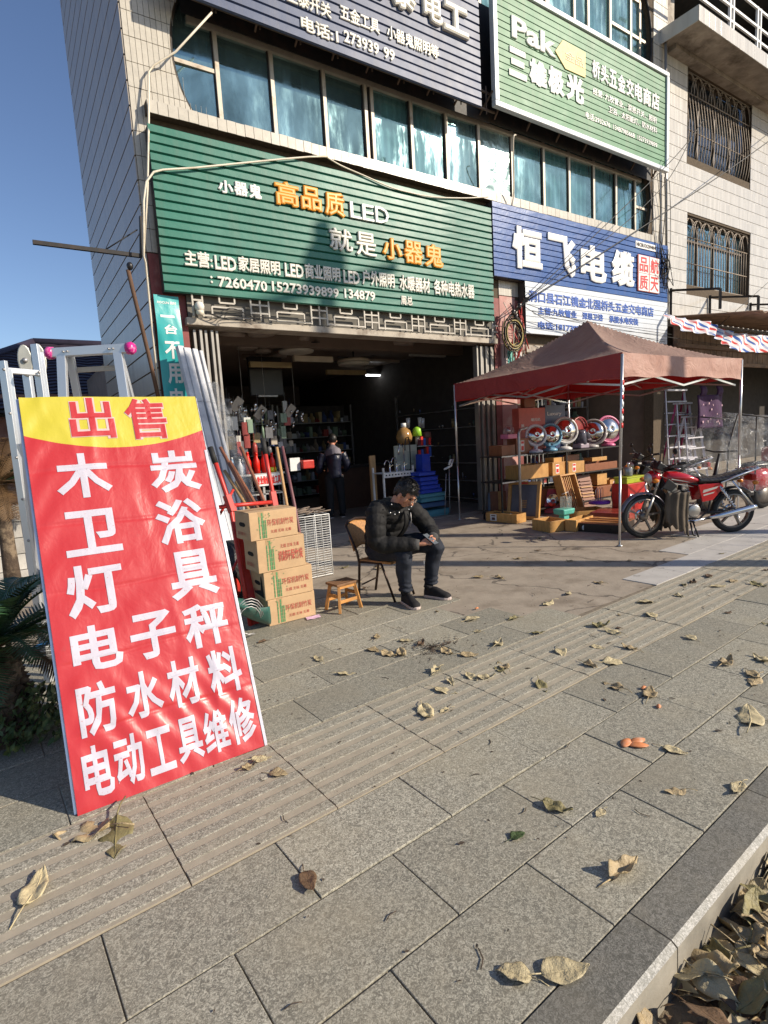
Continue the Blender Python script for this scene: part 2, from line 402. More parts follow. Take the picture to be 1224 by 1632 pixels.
bld=thing('shop_building','long two-storey shop building in cream tiles with round-ended band windows and open shopfront','shop building',(XL,YF,0))
mb=MB()
mb.bb((XL,YF,0),(2.2,YF+.25,5.66))
mb.bb((2.2,YF,3.2),(7.9,YF+.25,5.66)); mb.bb((7.9,YF,0),(8.62,YF+.25,5.66)); mb.bb((8.62,YF,3.12),(13.3,YF+.25,5.66)); mb.bb((13.3,YF,0),(XR,YF+.25,5.66))
mb.bb((XL,YF,7.5),(XR,YF+.25,8.95))
mb.bb((XL+.001,YF+.25,0),(XL+.22,12.2,11.4)); mb.bb((XR-.2,YF+.25,0),(XR-.02,17,11.4)); mb.bb((XL+.2,YF,11.1),(XR,12.2,11.4))
part('wall',mb,M_grout,bld)
# ground-storey piers painted
mb=MB(); mb.bb((XL+.01,YF-.012,0),(2.2,YF-.002,4.02)); part('painted_pier',mb,M_maroon,bld)
mb=MB(); mb.bb((7.9,YF-.012,0),(8.05,YF-.002,4.0)); mb.bb((8.47,YF-.013,0),(8.62,YF-.002,4.0)); part('painted_pier',mb,M_maroon,bld)
mb=MB(); mb.bb((8.05,YF-.02,0),(8.47,YF-.002,4.05)); part('painted_pier',mb,M_pink,bld)
# round-ended window openings
def arcL(z,zc,rz,rx,x0):
    t=max(-1,min(1,(z-zc)/rz)); return x0-rx*math.sqrt(1-t*t)
def endpiece(zc,z0,z1,side):
    xs=2.9 if side<0 else 12.62; e=XL+.001 if side<0 else XR-.001
    out=[(e,z0),(xs,z0)]
    for i in range(13):
        z=z0+(z1-z0)*i/12; x=arcL(z,zc,(z1-z0)/2,.56,0); out.append((xs+(x if side<0 else -x),z))
    out+=[(xs,z1),(e,z1)]
    mb=MB(); mb.prism(out,YF,YF+.25,lambda x,y,t:V((x,t,y))); part('wall',mb,M_grout,bld)
    mb=MB()
    pts=[V((xs+(arcL(z0+(z1-z0)*i/16,zc,(z1-z0)/2,.56,0))*(1 if side<0 else -1),YF+.03,z0+(z1-z0)*i/16)) for i in range(17)]
    mb.tube(pts,.03,6); part('arch_trim',mb,M_black,bld)
for zc,z0,z1 in ((6.58,5.66,7.5),(9.98,8.95,11.1)):
    endpiece(zc,z0,z1,-1); endpiece(zc,z0,z1,1)
# individual tiles on the front, left of the window
def tile_x(z,z0,z1,zc): return 2.9+arcL(z,zc,(z1-z0)/2,.56,0)-.012
TW,TH=.0675,.2875
proto=None; nt_=0
def tile_obj(out):
    mb=MB(); mb.prism(out,YF-.013,YF-.002,lambda x,y,t:V((x,t,y))); return part('wall_tile',mb,M_tile,bld)
sq=None
for r in range(0,8):
    za=5.69+r*TH-.005; 
    for c in range(17):
        xa=XL+.004+c*TW; xb=xa+TW-.005; z0=za+.004; z1=za+TH-.004
        lim=[tile_x(z0+(z1-z0)*i/5,5.66,7.5,6.58) for i in range(6)] if z1<7.5 else [9]*6
        if za>7.3 and xa>2.9: continue
        if min(lim)>=xb:
            if sq is None: sq=tile_obj([(xa,z0),(xb,z0),(xb,z1),(xa,z1)]); base=(xa,z0)
            else: inst(sq,bld,Matrix.Translation(V((xa-base[0],ru(-.0012,.0012),z0-base[1]))))
        elif max(lim)>xa+.008:
            out=[(xa,z0)]+[(min(xb,max(xa+.002,l)),z0+(z1-z0)*i/5) for i,l in enumerate(lim)]+[(xa,z1)]
            tile_obj(out)
for r in range(0,6):      # strip beside the big sign
    za=4.03+r*TH
    for c in range(3):
        xa=XL+.004+c*TW; inst(sq,bld,Matrix.Translation(V((xa-base[0],ru(-.0012,.0012),za+.004-base[1]))))
# tiled right end and band above, in courses
def courses(x0,x1,z0,z1,axis,fixed,mat_,name='tile_course',parent=None,s=-1,skip=None,h=TH,gap=.006):
    n=int(round((z1-z0)/h))
    for i in range(n):
        a=z0+i*h+gap; b=z0+(i+1)*h-gap
        segs=[(x0,x1)]
        if skip:
            for (sx0,sx1,sz0,sz1) in skip:
                if b>sz0 and a<sz1:
                    ns=[]
                    for p,q in segs:
                        if sx0>p: ns.append((p,min(q,sx0)))
                        if sx1<q: ns.append((max(p,sx1),q))
                    segs=[t for t in ns if t[1]-t[0]>.02]
        mb=MB()
        for p,q in segs:
            if axis==0: mb.bb((p,fixed,a),(q,fixed+s*.014,b))
            else: mb.bb((fixed,p,a),(fixed+s*.014,q,b))
        if mb.v: part(name,mb,mat_,parent or bld)
courses(13.2,XR-.01,5.69,11.1,0,YF-.002,M_tf)
courses(8.05,8.62,4.06,4.6,0,YF-.003,M_tf)
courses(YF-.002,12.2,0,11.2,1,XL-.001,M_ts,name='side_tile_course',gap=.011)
# window sill ledge with its own tiles
mb=MB(); mb.bb((1.93,7.665,5.66),(13.2,YF+.1,5.80)); part('window_ledge',mb,M_grout,bld)
lt=None
for k in range(90):
    x=1.935+k*.125
    if lt is None:
        mb=MB(); mb.bb((x,7.65,5.655),(x+.119,7.663,5.805)); lt=part('ledge_tile',mb,M_tile,bld)
    else: inst(lt,bld,Matrix.Translation(V((x-1.935,ru(-.003,.003),ru(-.003,.003)))))
# window frames, panes, curtains
M_cur=mat('teal_curtain',(.22,.60,.62),.75,var=.25,vs=2.5,bmp=.002,bs=30)
M_cur2=mat('pale_curtain',(.48,.62,.62),.7,var=.25,vs=2.5)
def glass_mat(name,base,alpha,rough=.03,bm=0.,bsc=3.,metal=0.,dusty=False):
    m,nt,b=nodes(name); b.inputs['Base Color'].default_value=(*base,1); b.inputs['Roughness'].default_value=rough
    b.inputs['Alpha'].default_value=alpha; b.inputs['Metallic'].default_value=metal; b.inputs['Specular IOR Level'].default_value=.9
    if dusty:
        d=ramp(nt,nz(nt,pos(nt,scale=(1.1,1,.8)),1.2,5,.6,.5),.35,.75); c=mix(nt,d,tuple(x*.55 for x in base),tuple(min(1,x*1.35+.05) for x in base)); nt.links.new(c,b.inputs['Base Color'])  # cloud-like reflections painted into the pane colour as noise, along with dust
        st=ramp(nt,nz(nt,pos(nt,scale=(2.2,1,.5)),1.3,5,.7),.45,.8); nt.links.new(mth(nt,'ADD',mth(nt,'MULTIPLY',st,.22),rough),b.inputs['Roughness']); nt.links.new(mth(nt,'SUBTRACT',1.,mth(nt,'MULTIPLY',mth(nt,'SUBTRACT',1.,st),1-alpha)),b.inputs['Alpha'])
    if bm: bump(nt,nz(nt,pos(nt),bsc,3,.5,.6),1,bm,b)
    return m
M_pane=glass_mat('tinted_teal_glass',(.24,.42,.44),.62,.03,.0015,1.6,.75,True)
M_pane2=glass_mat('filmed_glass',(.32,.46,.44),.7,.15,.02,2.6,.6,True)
M_panedark=glass_mat('dark_glass',(.012,.02,.028),.85,.03,.002,2)
mullX=[2.96,3.76,4.60,5.34,5.46,6.24,7.0,7.77,8.63,9.53,10.32,11.14,11.94,12.67]
mb=MB(); mb.bb((2.32,7.90,5.80),(13.16,7.96,5.85)); mb.bb((2.6,7.885,7.02),(12.9,7.955,7.10)); mb.bb((2.32,7.905,6.50),(2.96,7.95,6.55)); mb.bb((12.67,7.905,6.45),(13.18,7.95,6.5)); part('window_frame',mb,M_frame,bld)
for i,x in enumerate(mullX):
    mb=MB(); mb.bb((x-.03,7.89,5.80),(x+.03,7.96,7.46)); mm_=part('mullion',mb,M_frame,bld,bev=.004); mb=MB(); mb.bb((x-.05,7.915,5.86),(x-.032,7.95,7.44)); part('gasket',mb,M_black,mm_)
xs=[2.3]+mullX+[13.2]
for i in range(len(xs)-1):
    a,b=xs[i]+.03,xs[i+1]-.03
    if b-a<.1: continue
    mb=MB(); t=ru(-.012,.012); t2=ru(-.006,.006)
    mb.add([(a,7.935+t,5.85),(b,7.935-t,5.85),(b,7.935-t+t2,7.45),(a,7.935+t+t2,7.45)],[(0,1,2,3)],False)
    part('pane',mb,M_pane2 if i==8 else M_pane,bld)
    if i not in (0,1):
        mb=MB(); ph=rnd()*9; u1=b if i not in (3,) else a+.6*(b-a)
        mb.sheet(lambda p,q:V((a+(b-a)*p,8.03+.022*math.sin(p*34+ph+.8*math.sin(q*3+ph))+.03*noise.noise(V((p*4+i*7,q*2,0))),5.82+1.6*q)),50,6)
        if i in (2,3): continue
        part('curtain',mb,M_cur if i in (5,6,9,10,11,12,13) else M_cur2,bld)
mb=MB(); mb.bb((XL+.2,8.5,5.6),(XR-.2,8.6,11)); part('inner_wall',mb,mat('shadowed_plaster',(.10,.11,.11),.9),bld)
# upper storey window: frame, mullions, panes
ux=[2.9,3.9,4.9,5.9,6.9,7.9,8.8,9.7,10.55,11.0,11.75,12.5]
mb=MB(); mb.bb((2.32,7.9,8.97),(13.16,7.96,9.03)); mb.bb((2.6,7.9,10.75),(12.9,7.96,10.81)); mb.bb((11.8,7.9,10.0),(13.1,7.95,10.06)); part('window_frame',mb,M_frame,bld)
for x in ux+[12.85]:
    mb=MB(); mb.bb((x-.03,7.89,8.98),(x+.03,7.96,11.08)); part('mullion',mb,M_frame,bld)
for a,b in zip(ux,ux[1:]+[13.2]):
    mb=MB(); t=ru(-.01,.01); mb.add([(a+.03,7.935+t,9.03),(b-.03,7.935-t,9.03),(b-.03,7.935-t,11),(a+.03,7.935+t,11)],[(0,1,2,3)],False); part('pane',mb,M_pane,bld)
    mb=MB(); ph=rnd()*9
    mb.sheet(lambda p,q:V((a+(b-a)*p,8.03+.02*math.sin(p*34+ph)+.03*noise.noise(V((p*4+a*7,q*2,0))),9+2*q)),40,3); part('curtain',mb,M_cur,bld)
# lintel beam, fretwork grille above the door
za=W(543,527,YF-.06).z
mb=MB(); mb.bb((2.16,YF-.12,3.14),(7.88,YF+.2,3.235)); part('door_beam',mb,M_beam,bld,bev=.008)
fr=thing('fretwork_grille','white metal fretwork grille of nested rectangles between green signboard and shop beam','grille',(2.2,YF-.14,3.24))
def fret(x0):
    w=.93;h=.31;mb=MB();y=YF-.14;z=3.245
    def hb(a,b,zz): mb.bb((x0+a,y-.01,z+zz-.011),(x0+b,y+.01,z+zz+.011))
    def vb(a,z0,z1): mb.bb((x0+a-.011,y-.012,z+z0),(x0+a+.011,y+.012,z+z1))
    vb(0,0,h);vb(.13,0,h);vb(.8,0,h);
    hb(.13,.8,.02);hb(.13,.8,h-.02)
    vb(.25,.0,.14);vb(.68,.0,.14);hb(.25,.68,.14);vb(.36,.2,h);vb(.57,.2,h);hb(.36,.57,.2)
    hb(0,.13,.1);hb(0,.13,.21);hb(.8,.93,.1);hb(.8,.93,.21)
    return mb
for k in range(6): part('fret_panel',fret(2.25+k*.935),mat('white_painted_grille',(.48,.44,.37),.5,var=.2,col2=(.26,.20,.15),c2s=5,c2lo=.55,c2hi=.75),fr)
mb=MB(); mb.bb((2.2,YF-.06,3.24),(7.9,YF-.05,3.56)); part('grille_backing',mb,mat('grille_backing',(.14,.13,.11),.8),fr)
# interior of the shop
room=thing('shop_interior','dark hardware shop interior behind the open shopfront','shop interior',(2.2,8.05,0))
M_wallin=mat('grimy_plaster',(.20,.155,.125),.9,var=.15,vs=3)
M_ceil=mat('brown_ceiling',(.20,.15,.115),.85,var=.12,vs=2)
mb=MB(); mb.bb((2.0,17,0),(13.5,17.2,3.5)); mb.bb((1.99,8.05,0),(2.0,17,3.5)); mb.bb((13.45,8.05,0),(13.55,17,3.5)); part('wall',mb,M_wallin,room)
mb=MB(); mb.bb((8.2,8.06,0),(8.3,17,3.5)); part('wall',mb,M_dark,room)
mb=MB(); mb.bb((1.99,8.05,3.36),(13.5,17,3.5)); part('ceiling',mb,M_ceil,room)
mb=MB()
for y in (9.0,): mb.bb((2.0,y,3.16),(8.2,y+.22,3.36))
part('ceiling_beam',mb,M_ceil,room)
mb=MB(); mb.bb((2.0,7.85,-.03),(13.5,17,.012)); part('floor',mb,mat('shop_floor',(.24,.205,.17),.5,var=.2,vs=3,bmp=.001,bs=40),room)
# folded shutters at both sides of the door
def folded(x0,x1,y0,n,z1,label,lean=0):
    t=thing('folding_shutter',label,'shutter',((x0+x1)/2,y0,0))
    for i in range(n):
        x=x0+(x1-x0)*(i+.5)/n; mb=MB()
        mb.bb((x-.02,y0-.03-.03*(i%2),.02),(x+.016,y0+.08-.02*(i%2),z1)); part('shutter_leaf',mb,mat('dull_shutter_metal',(.30,.28,.25),.45,metal=.5,var=.2,vs=3),t,bev=.003)
    return t
folded(2.24,2.62,YF+.02,5,3.1,'folded grey shutter leaves behind the wrapped rolls at left of the doorway')
folded(7.42,7.88,YF+.02,7,3.1,'folded grey shutter leaves at the right of the doorway beside the tent')
# --------------------------------------------------------------- neighbour building
nb=thing('neighbour_building','cream tiled building at the right with barred windows and a balcony above','building',(XR+.02,YF,0))
win=[(14.80,18.2,4.93,6.62),(14.74,18.1,7.98,9.97)]
mb=MB(); x0=XR+.02;x1=26
for a,b,c,d in [(x0,14.8,3.3,10.05),(18.2,x1,3.3,10.05)]: mb.bb((a,YF+.04,c),(b,YF+.3,d))
for c,d in ((3.3,4.93),(6.62,7.98),(9.97,10.3)): mb.bb((14.8,YF+.04,c),(18.2,YF+.3,d))
mb.bb((x0,YF+.3,0),(x0+.2,16,12)); mb.bb((25.8,YF+.3,0),(26,16,12))
part('wall',mb,M_grout,nb)
courses(x0+.02,26,3.85,10.05,0,YF+.038,M_tn,parent=nb,skip=win,h=.2818)
mb=MB(); mb.bb((13.5,6.95,10.08),(26,YF+.3,10.16)); mb.bb((XR+.03,YF-.2,9.98),(26,YF+.04,10.08)); part('balcony_slab',mb,mat('stained_concrete_soffit',(.33,.285,.235),.9,var=.3,vs=2.5,bmp=.006,bs=14,col2=(.13,.105,.08),c2s=1.5,c2lo=.48,c2hi=.66),nb)
mb=MB(); mb.bb((13.48,6.93,10.05),(26,6.948,10.36)); mb.bb((13.48,6.93,10.05),(13.498,YF,10.36)); part('balcony_fascia',mb,M_tn,nb)
M_rail=mat('white_railing',(.78,.78,.76),.35,var=.06)
rl=MB()
for z in (10.55,10.85,11.25): rl.bb((13.5,6.96,z-.025),(26,7.0,z+.025))
part('railing',rl,M_rail,nb)
for k in range(9):
    mb=MB(); x=14.9+k*1.35; mb.bb((x,6.955,10.36),(x+.05,7.005,11.28)); mb.bb((x+.16,6.955,10.36),(x+.21,7.005,11.28)); part('railing_post',mb,M_rail,nb)
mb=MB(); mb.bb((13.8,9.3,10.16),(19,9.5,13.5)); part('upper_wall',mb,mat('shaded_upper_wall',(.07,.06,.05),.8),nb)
mb=MB(); mb.bb((XR,7.9,10.16),(14.25,9.3,13)); part('upper_wall',mb,M_beam,nb)
mb=MB(); mb.box((19,8.6,12.7),(9,2.6,.12),R=Matrix.Rotation(math.radians(-13),3,'Y')); mb.box((22,8.2,12.2),(9,2.0,.3),R=Matrix.Rotation(math.radians(14),3,'Y')); part('eave',mb,M_black,nb)
M_bar=mat('rusty_window_bar',(.30,.25,.20),.6,metal=.4,var=.3,vs=9)
for wi,(a,b,c,d) in enumerate(win):
    mb=MB()
    for z in (c,d-.05): mb.bb((a,YF+.2,z),(b,YF+.26,z+.05))
    mb.bb((a,YF+.2,d-.55),(b,YF+.25,d-.5))
    fw=part('window_frame',mb,mat('brown_window_frame',(.12,.09,.065),.5,var=.2),nb)
    n=4
    for k in range(n+1):
        x=a+(b-a)*k/n; mb=MB(); mb.bb((x-.03,YF+.195,c+.05),(x+.03,YF+.262,d-.05)); part('mullion',mb,MT['brown_window_frame'],fw)
    for k in range(n):
        xa=a+(b-a)*k/n+.03; xb=a+(b-a)*(k+1)/n-.03
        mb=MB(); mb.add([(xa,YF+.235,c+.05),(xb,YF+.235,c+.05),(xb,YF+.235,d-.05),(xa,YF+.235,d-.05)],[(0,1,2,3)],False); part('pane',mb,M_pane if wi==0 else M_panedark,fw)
    mb=MB(); mb.sheet(lambda p,q:V((a+(b-a)*p,YF+.34+.02*math.sin(p*90),c+(d-c)*q)),120,2); part('curtain',mb,mat('blue_curtain',(.16,.24,.55),.8,var=.2) if wi==0 else mat('grey_curtain',(.30,.27,.23),.8,var=.3),nb)
    mb=MB(); mb.bb((a-.05,YF+.42,c-.1),(b+.05,YF+.5,d+.1)); part('room_back',mb,M_dark,nb)
    g=thing('window_grille',('wrought iron grille over the blue curtained lower window' if wi==0 else 'wrought iron grille over the grey upper window below the balcony'),'window grille',(a,YF+.1,c))
    for k in range(24):
        x=a+.07+(b-a-.14)*k/23; mb=MB(); pts=[(x,YF+.1,c),(x,YF+.1,(c+d)/2),(x,YF+.1,d-.5)]
        if wi==1: pts=[(x,YF+.1-.12*math.sin(i/8*math.pi)*(1-i/12),c+(d-c-.5)*i/8) for i in range(9)]
        mb.tube(pts,.011,5); part('bar',mb,M_bar,g)
    for z in (c+.02,c+(d-c)*.33,d-.5,d-.02):
        mb=MB(); mb.tube([(a,YF+.09,z),(b,YF+.09,z)],.014,5); part('rail',mb,M_bar,g)
    for k in range(8):
        xc=a+(b-a)*(k+.5)/8; r=(b-a)/16
        for s_ in (1,1.7):
            mb=MB(); mb.tube([(xc+r*s_*math.cos(t*math.pi/10),YF+.08,d-.5+.45*math.sin(t*math.pi/10)) for t in range(11)],.011,5); part('scroll',mb,M_bar,g)
# lower canopy / shed roof of the neighbour, brown fascia
aw=thing('shop_awning','brown timber and sheet awning over the neighbouring shop at the right','awning',(XR+.1,YF,3.3))
mb=MB()
M_rust=mat('brown_sheet',(.235,.15,.10),.75,var=.25,vs=4,bmp=.004,bs=30,col2=(.10,.065,.045),c2s=2.5)
mb.sheet(lambda p,q:V((13.8+12*p,7.8-2.1*q,4.05-.30*q+.02*math.sin(p*250))),500,2,False)
part('awning_roof',mb,M_rust,aw,solid=.02)
mb=MB()
for k in range(40): mb.bb((13.82+k*.3,7.60,2.95),(14.1+k*.3,7.62+.01*(k%2),3.85))
part('fascia_board',mb,M_rust,aw)
for z in (2.9,3.3): 
    mb=MB(); mb.bb((13.8,7.5,z),(25,7.58,z+.09)); part('fascia_beam',mb,M_rust,aw)
mb=MB(); mb.bb((13.8,9.8,0),(26,10,3.4)); mb.bb((13.8,7.84,3.3),(26,9.8,3.4)); part('back_wall',mb,M_dark,aw)
for x in (14.0,15.9,18.2):
    mb=MB(); mb.bar((x,7.78,4.1),(x,7.78,4.75),.05); mb.bar((x,7.78,4.7),(x-.05,6.6,4.45),.05); mb.bar((x-.05,6.6,4.45),(x-.05,6.6,4.0),.05); part('bracket',mb,M_black,aw)
# far low house behind the ladders
M_rtile=mat('dark_purple_roof_tile',(.052,.040,.060),.5,var=.25,vs=4,rand=.3)
hs=thing('tiled_house','low house with dark purple tiled roof behind the ladders','house',(0,20,0))
y0,y1=17.0,21.5; z0,z1=2.75,5.15
mb=MB(); mb.bb((-12,17.6,0),(9,17.8,3.2)); part('wall',mb,mat('far_brick_wall',(.33,.16,.12),.9,var=.2,vs=8,col2=(.45,.33,.27)),hs)
mb=MB(); mb.bb((-12,y0+.3,z0-.12),(9,y1,z0-.02)); mb.add([(1.1-4.4*.95,y0-.1,z0-.06),(9,y0-.1,z0-.06),(9,y1,z1-.06),(1.1,y1,z1-.06),(1.1-4.4*.95,y1+4,z0-.06)],[(0,1,2,3),(0,3,4)],False); part('roof_deck',mb,M_dark,hs)
nr=22
for i in range(nr):
    t=i/nr; t2=(i+1.25)/nr; mb=MB()
    ya,yb=y0+(y1-y0)*t,y0+(y1-y0)*t2; zA,zB=z0+(z1-z0)*t+.05,z0+(z1-z0)*t2+.0
    xs_=1.1-(y1-ya)*.95
    def f(p,q): return V((xs_+(8-xs_)*p,ya+(yb-ya)*q,zA+(zB-zA)*q+.035*abs(math.sin((xs_+(8-xs_)*p)/.30*math.pi/2))))
    mb.sheet(f,200,1,False); part('roof_tile_course',mb,M_rtile,hs,solid=.03)
mb=MB(); mb.tube([(1.1,y1,z1+.08),(8,y1,z1+.08)],.13,8); mb.tube([(1.1,y1,z1+.08),(1.1-4.4*.95,y0,z0+.06)],.12,8); part('roof_ridge',mb,M_rtile,hs)
# ------------------------------------------------------------------ signboards
M_green=mat('green_sign_sheet',(.022,.150,.105),.4,var=.08,vs=1.2,col2=(.035,.19,.14),c2s=3,c2lo=.45,c2hi=.8,spec=.45,bmp=.0035,bs=3,streak=.22)
M_blue=mat('blue_sign_sheet',(.010,.070,.26),.32,var=.1,vs=1.2,col2=(.02,.095,.30),c2s=3,c2lo=.5,c2hi=.8,bmp=.006,bs=3,streak=.2)
M_navy=mat('dusty_navy_sign_sheet',(.05,.075,.15),.5,var=.1,vs=1.2,col2=(.085,.105,.18),c2s=3,c2lo=.5,c2hi=.8,bmp=.003,bs=3,streak=.3)
M_pgreen=mat('leaf_green_sign_sheet',(.05,.19,.085),.5,var=.1,vs=1.2,col2=(.09,.24,.13),c2s=2,c2lo=.5,c2hi=.8,spec=.4,bmp=.006,bs=3,streak=.35)
M_white=mat('white_sign_sheet',(.60,.635,.67),.35,var=.05,streak=.2,vs=2,col2=(.55,.56,.56),c2s=3,c2lo=.6,c2hi=.8,bmp=.001,bs=4)
M_let=mat('cream_acrylic_letter',(.70,.67,.58),.4,var=.08,vs=6,streak=.15)
M_letw=mat('white_acrylic_letter',(.78,.77,.73),.35,var=.06,vs=6,streak=.12)
M_org=mat('orange_acrylic_letter',(.80,.33,.04),.35,var=.08,vs=6)
M_letb=mat('blue_lettering',(.03,.10,.40),.4,var=.1)
M_red=mat('red_lettering',(.60,.03,.025),.4,var=.1)
M_back=mat('sign_back',(.06,.05,.045),.8,var=.2)
M_teal=mat('turquoise_banner_cloth',(.03,.36,.36),.35,var=.1,vs=3,bmp=.004,bs=9)
def slats(t,x0,x1,z0,z1,y,n,mats,split=None,gr=.18,dp=.022):
    """horizontal folded-metal slats, each its own part"""
    h=(z1-z0)/n; first={}
    for i in range(n):
        za=z0+i*h; m_=mats[0] if split is None or za+h*.5>split else mats[1]
        key=m_.name
        if key not in first:
            mb=MB()
            nx=14
            prof=[(0,dp),(gr*.5,-.004),(gr*.7,-.012),(1-gr,-.012),(1-gr*.7,-.008),(1-gr*.5,dp-.002),(1.,dp+.002)]
            vs=[];fs=[]
            for k in range(nx+1):
                x=x0+(x1-x0)*k/nx
                for p,d in prof: vs.append((x,y+d+.0022*noise.noise(V((x*1.7,p*2,n))),za+p*h))
            q=len(prof)
            for k in range(nx):
                for j in range(q-1): fs.append((k*q+j,(k+1)*q+j,(k+1)*q+j+1,k*q+j+1))
            mb.add(vs,fs,False); o=part('sign_slat',mb,m_,t); first[key]=(o,za); o0=o
        else:
            inst(first[key][0],t,Matrix.Translation(V((ru(-.002,.002),ru(-.0025,.0025),za-first[key][1])))@Matrix.Rotation(ru(-.0004,.0004),4,'Y'))
def crop(ox,oy,s): return lambda x,y:(ox+x/s,oy+y/s)
def tpx(name,s,mat_,par,cr,bl,tl,br,Y,depth=.02,off=.014,bold=.02,z=None,**k):
    a=W(*cr(*bl),Y); b=W(*cr(*tl),Y); c=W(*cr(*br),Y)
    return text(name,s,mat_,par,(a.x,Y-off,(a.z+c.z)/2),(1,0,0),(0,0,1),c.x-a.x,b.z-a.z,depth,bold,**k)
# big green
Yg=7.62
a=W(239,200,Yg);b=W(783,328,Yg);c=W(258,466,Yg);d=W(786,511,Yg)
gx0,gx1,gz0,gz1=(a.x+c.x)/2,(b.x+d.x)/2,(c.z+d.z)/2,(a.z+b.z)/2
s1=thing('signboard','large dark green slatted shop sign with orange raised characters above the doorway','sign',(gx0,Yg,gz0))
slats(s1,gx0,gx1,gz0,gz1,Yg,18,[M_green])
mb=MB(); mb.bb((gx0+.01,Yg+.03,gz0+.01),(gx1-.01,YF-.02,gz1-.01)); part('back_box',mb,M_back,s1)
c3=crop(200,200,2.04)
for i,ch in enumerate('高品质'):
    xs=[(485,563),(569,636),(645,712)][i]; ys=[(262,180),(276,196),(296,212)][i]
    tpx('character',ch,M_org,s1,c3,(xs[0],ys[0]-3),(xs[0],ys[1]),(xs[1],ys[0]+10),Yg,.035,bold=.045)
for i,ch in enumerate('LED'):
    xs=[(728,765),(768,805),(810,853)][i]; tpx('character',ch,M_letw,s1,c3,(xs[0],302+i*8),(xs[0],250+i*8),(xs[1],308+i*8),Yg,.03,bold=.0)
for i,ch in enumerate('就是'):
    xs=[(662,737),(747,815)][i]; ys=[(408,332),(425,345)][i]; tpx('character',ch,M_let,s1,c3,(xs[0],ys[0]-2),(xs[0],ys[1]),(xs[1],ys[0]+8),Yg,.03,bold=.022)
for i,ch in enumerate('小器鬼'):
    xs=[(832,897),(902,965),(968,1030)][i]; ys=[(438,364),(450,374),(462,384)][i]
    tpx('character',ch,M_org,s1,c3,(xs[0],ys[0]-2),(xs[0],ys[1]),(xs[1],ys[0]+6),Yg,.035,bold=.045)
for i,ch in enumerate('小器鬼'):
    xs=[(300,350),(352,398),(400,442)][i]; ys=[(222,178),(230,184),(240,190)][i]
    tpx('character',ch,M_letw,s1,c3,(xs[0],ys[0]-2),(xs[0],ys[1]),(xs[1],ys[0]+5),Yg,.02,bold=.045)
# row of small raised letters, word by word
for s_,xa,xb,ya,yb,hh in (('主营:',192,283,460,466,52),('LED',290,360,470,477,46),('家居照明',366,502,478,489,50),('LED',517,578,492,500,44),('商业照明',583,697,500,511,50),('LED',707,760,513,520,42),('户外照明',768,873,520,531,50),('水暖器材',888,988,535,549,50),('各种电热水器',1000,1132,550,566,50)):
    tpx('lettering',s_,M_let,s1,c3,(xa,ya),(xa,ya-hh),(xb,yb),Yg,.02,bold=.035)
for s_,xa,xb,ya,yb,hh in ((':',275,283,514,515,24),('7260470',300,460,528,541,36),('15273939899',475,692,542,562,34),('134879',710,810,564,572,32),('周总',893,932,584,589,32)):
    tpx('lettering',s_,M_let,s1,c3,(xa,ya),(xa,ya-hh),(xb,yb),Yg,.015,bold=.03)
# blue and white
Yb=7.60
a=W(783.5,319,Yb);b=W(1063,392,Yb);c=W(838,530,Yb);d=W(1063,550,Yb)
bx0=a.x;bx1=(b.x+d.x)/2;bz0=(c.z+d.z)/2;bz1=(a.z+b.z)/2; bmid=(W(790,443,Yb).z+W(1061,485,Yb).z)/2
s2=thing('signboard','blue over white slatted sign with big white characters and red seal above the tent','sign',(bx0,Yb,bz0))
nb_=21; hb=(bz1-bz0)/nb_; nlow=round((bmid-bz0)/hb)
slats(s2,bx0,bx1,bz0+nlow*hb,bz1,Yb,nb_-nlow,[M_blue],gr=.10,dp=.012); slats(s2,c.x,bx1,bz0,bz0+nlow*hb,Yb,nlow,[M_white],gr=.06,dp=.006)
mb=MB(); mb.bb((bx0+.01,Yb+.03,bz0+nlow*hb),(bx1-.01,YF-.02,bz1-.01)); mb.bb((c.x+.01,Yb+.03,bz0+.01),(bx1-.01,YF-.021,bz0+nlow*hb)); part('back_box',mb,M_back,s2)
c4=crop(760,300,2.638)
for ch,xa,xb,yb,yt,dy in (('恒',145,270,338,158,14),('飞',296,410,365,190,14),('电',432,540,390,234,14),('缆',562,656,410,256,12)):
    tpx('character',ch,M_letw,s2,c4,(xa,yb-2),(xa,yt),(xb,yb+dy),Yb,.035,bold=.04)
    for o_ in ():pass
se=W(*c4(670,432),Yb); st=W(*c4(670,278),Yb); sr=W(*c4(760,452),Yb); sw=sr.x-se.x; sh=st.z-se.z
mb=MB(); mb.bb((se.x,Yb-.045,se.z),(sr.x,Yb-.014,st.z)); part('seal_plate',mb,mat('faded_red_seal',(.62,.16,.12),.4),s2,bev=.02)
for i,ch in enumerate('品质航天'):
    x=se.x+.04*sw+(i//2)*.5*sw; z=se.z+.52*sh-(i%2)*.49*sh
    mb=MB(); mb.bb((x-.01,Yb-.048,z-.01),(x+.44*sw,Yb-.046,z+.46*sh)); part('seal_cell',mb,M_letw,s2)
    text('character',ch,M_red,s2,(x+.02*sw,Yb-.05,z+.02*sh),(1,0,0),(0,0,1),.38*sw,.40*sh,.004,.02)
tg=W(*c4(668,243),Yb);tt=W(*c4(668,227),Yb);tr=W(*c4(747,262),Yb)
mb=MB(); mb.bb((tg.x-.03,Yb-.02,tg.z-.03),(tr.x+.03,Yb-.013,tt.z+.03)); part('tag_plate',mb,M_letw,s2)
text('lettering','NECSR:XXZ094804',M_back,s2,(tg.x,Yb-.021,tg.z),(1,0,0),(0,0,1),tr.x-tg.x,tt.z-tg.z,.003,.03)
tpx('lettering','洞口县石江镇金北强桥头五金交电商店',M_letb,s2,c4,(215,474),(215,424),(740,545),Yb,.008,bold=.025)
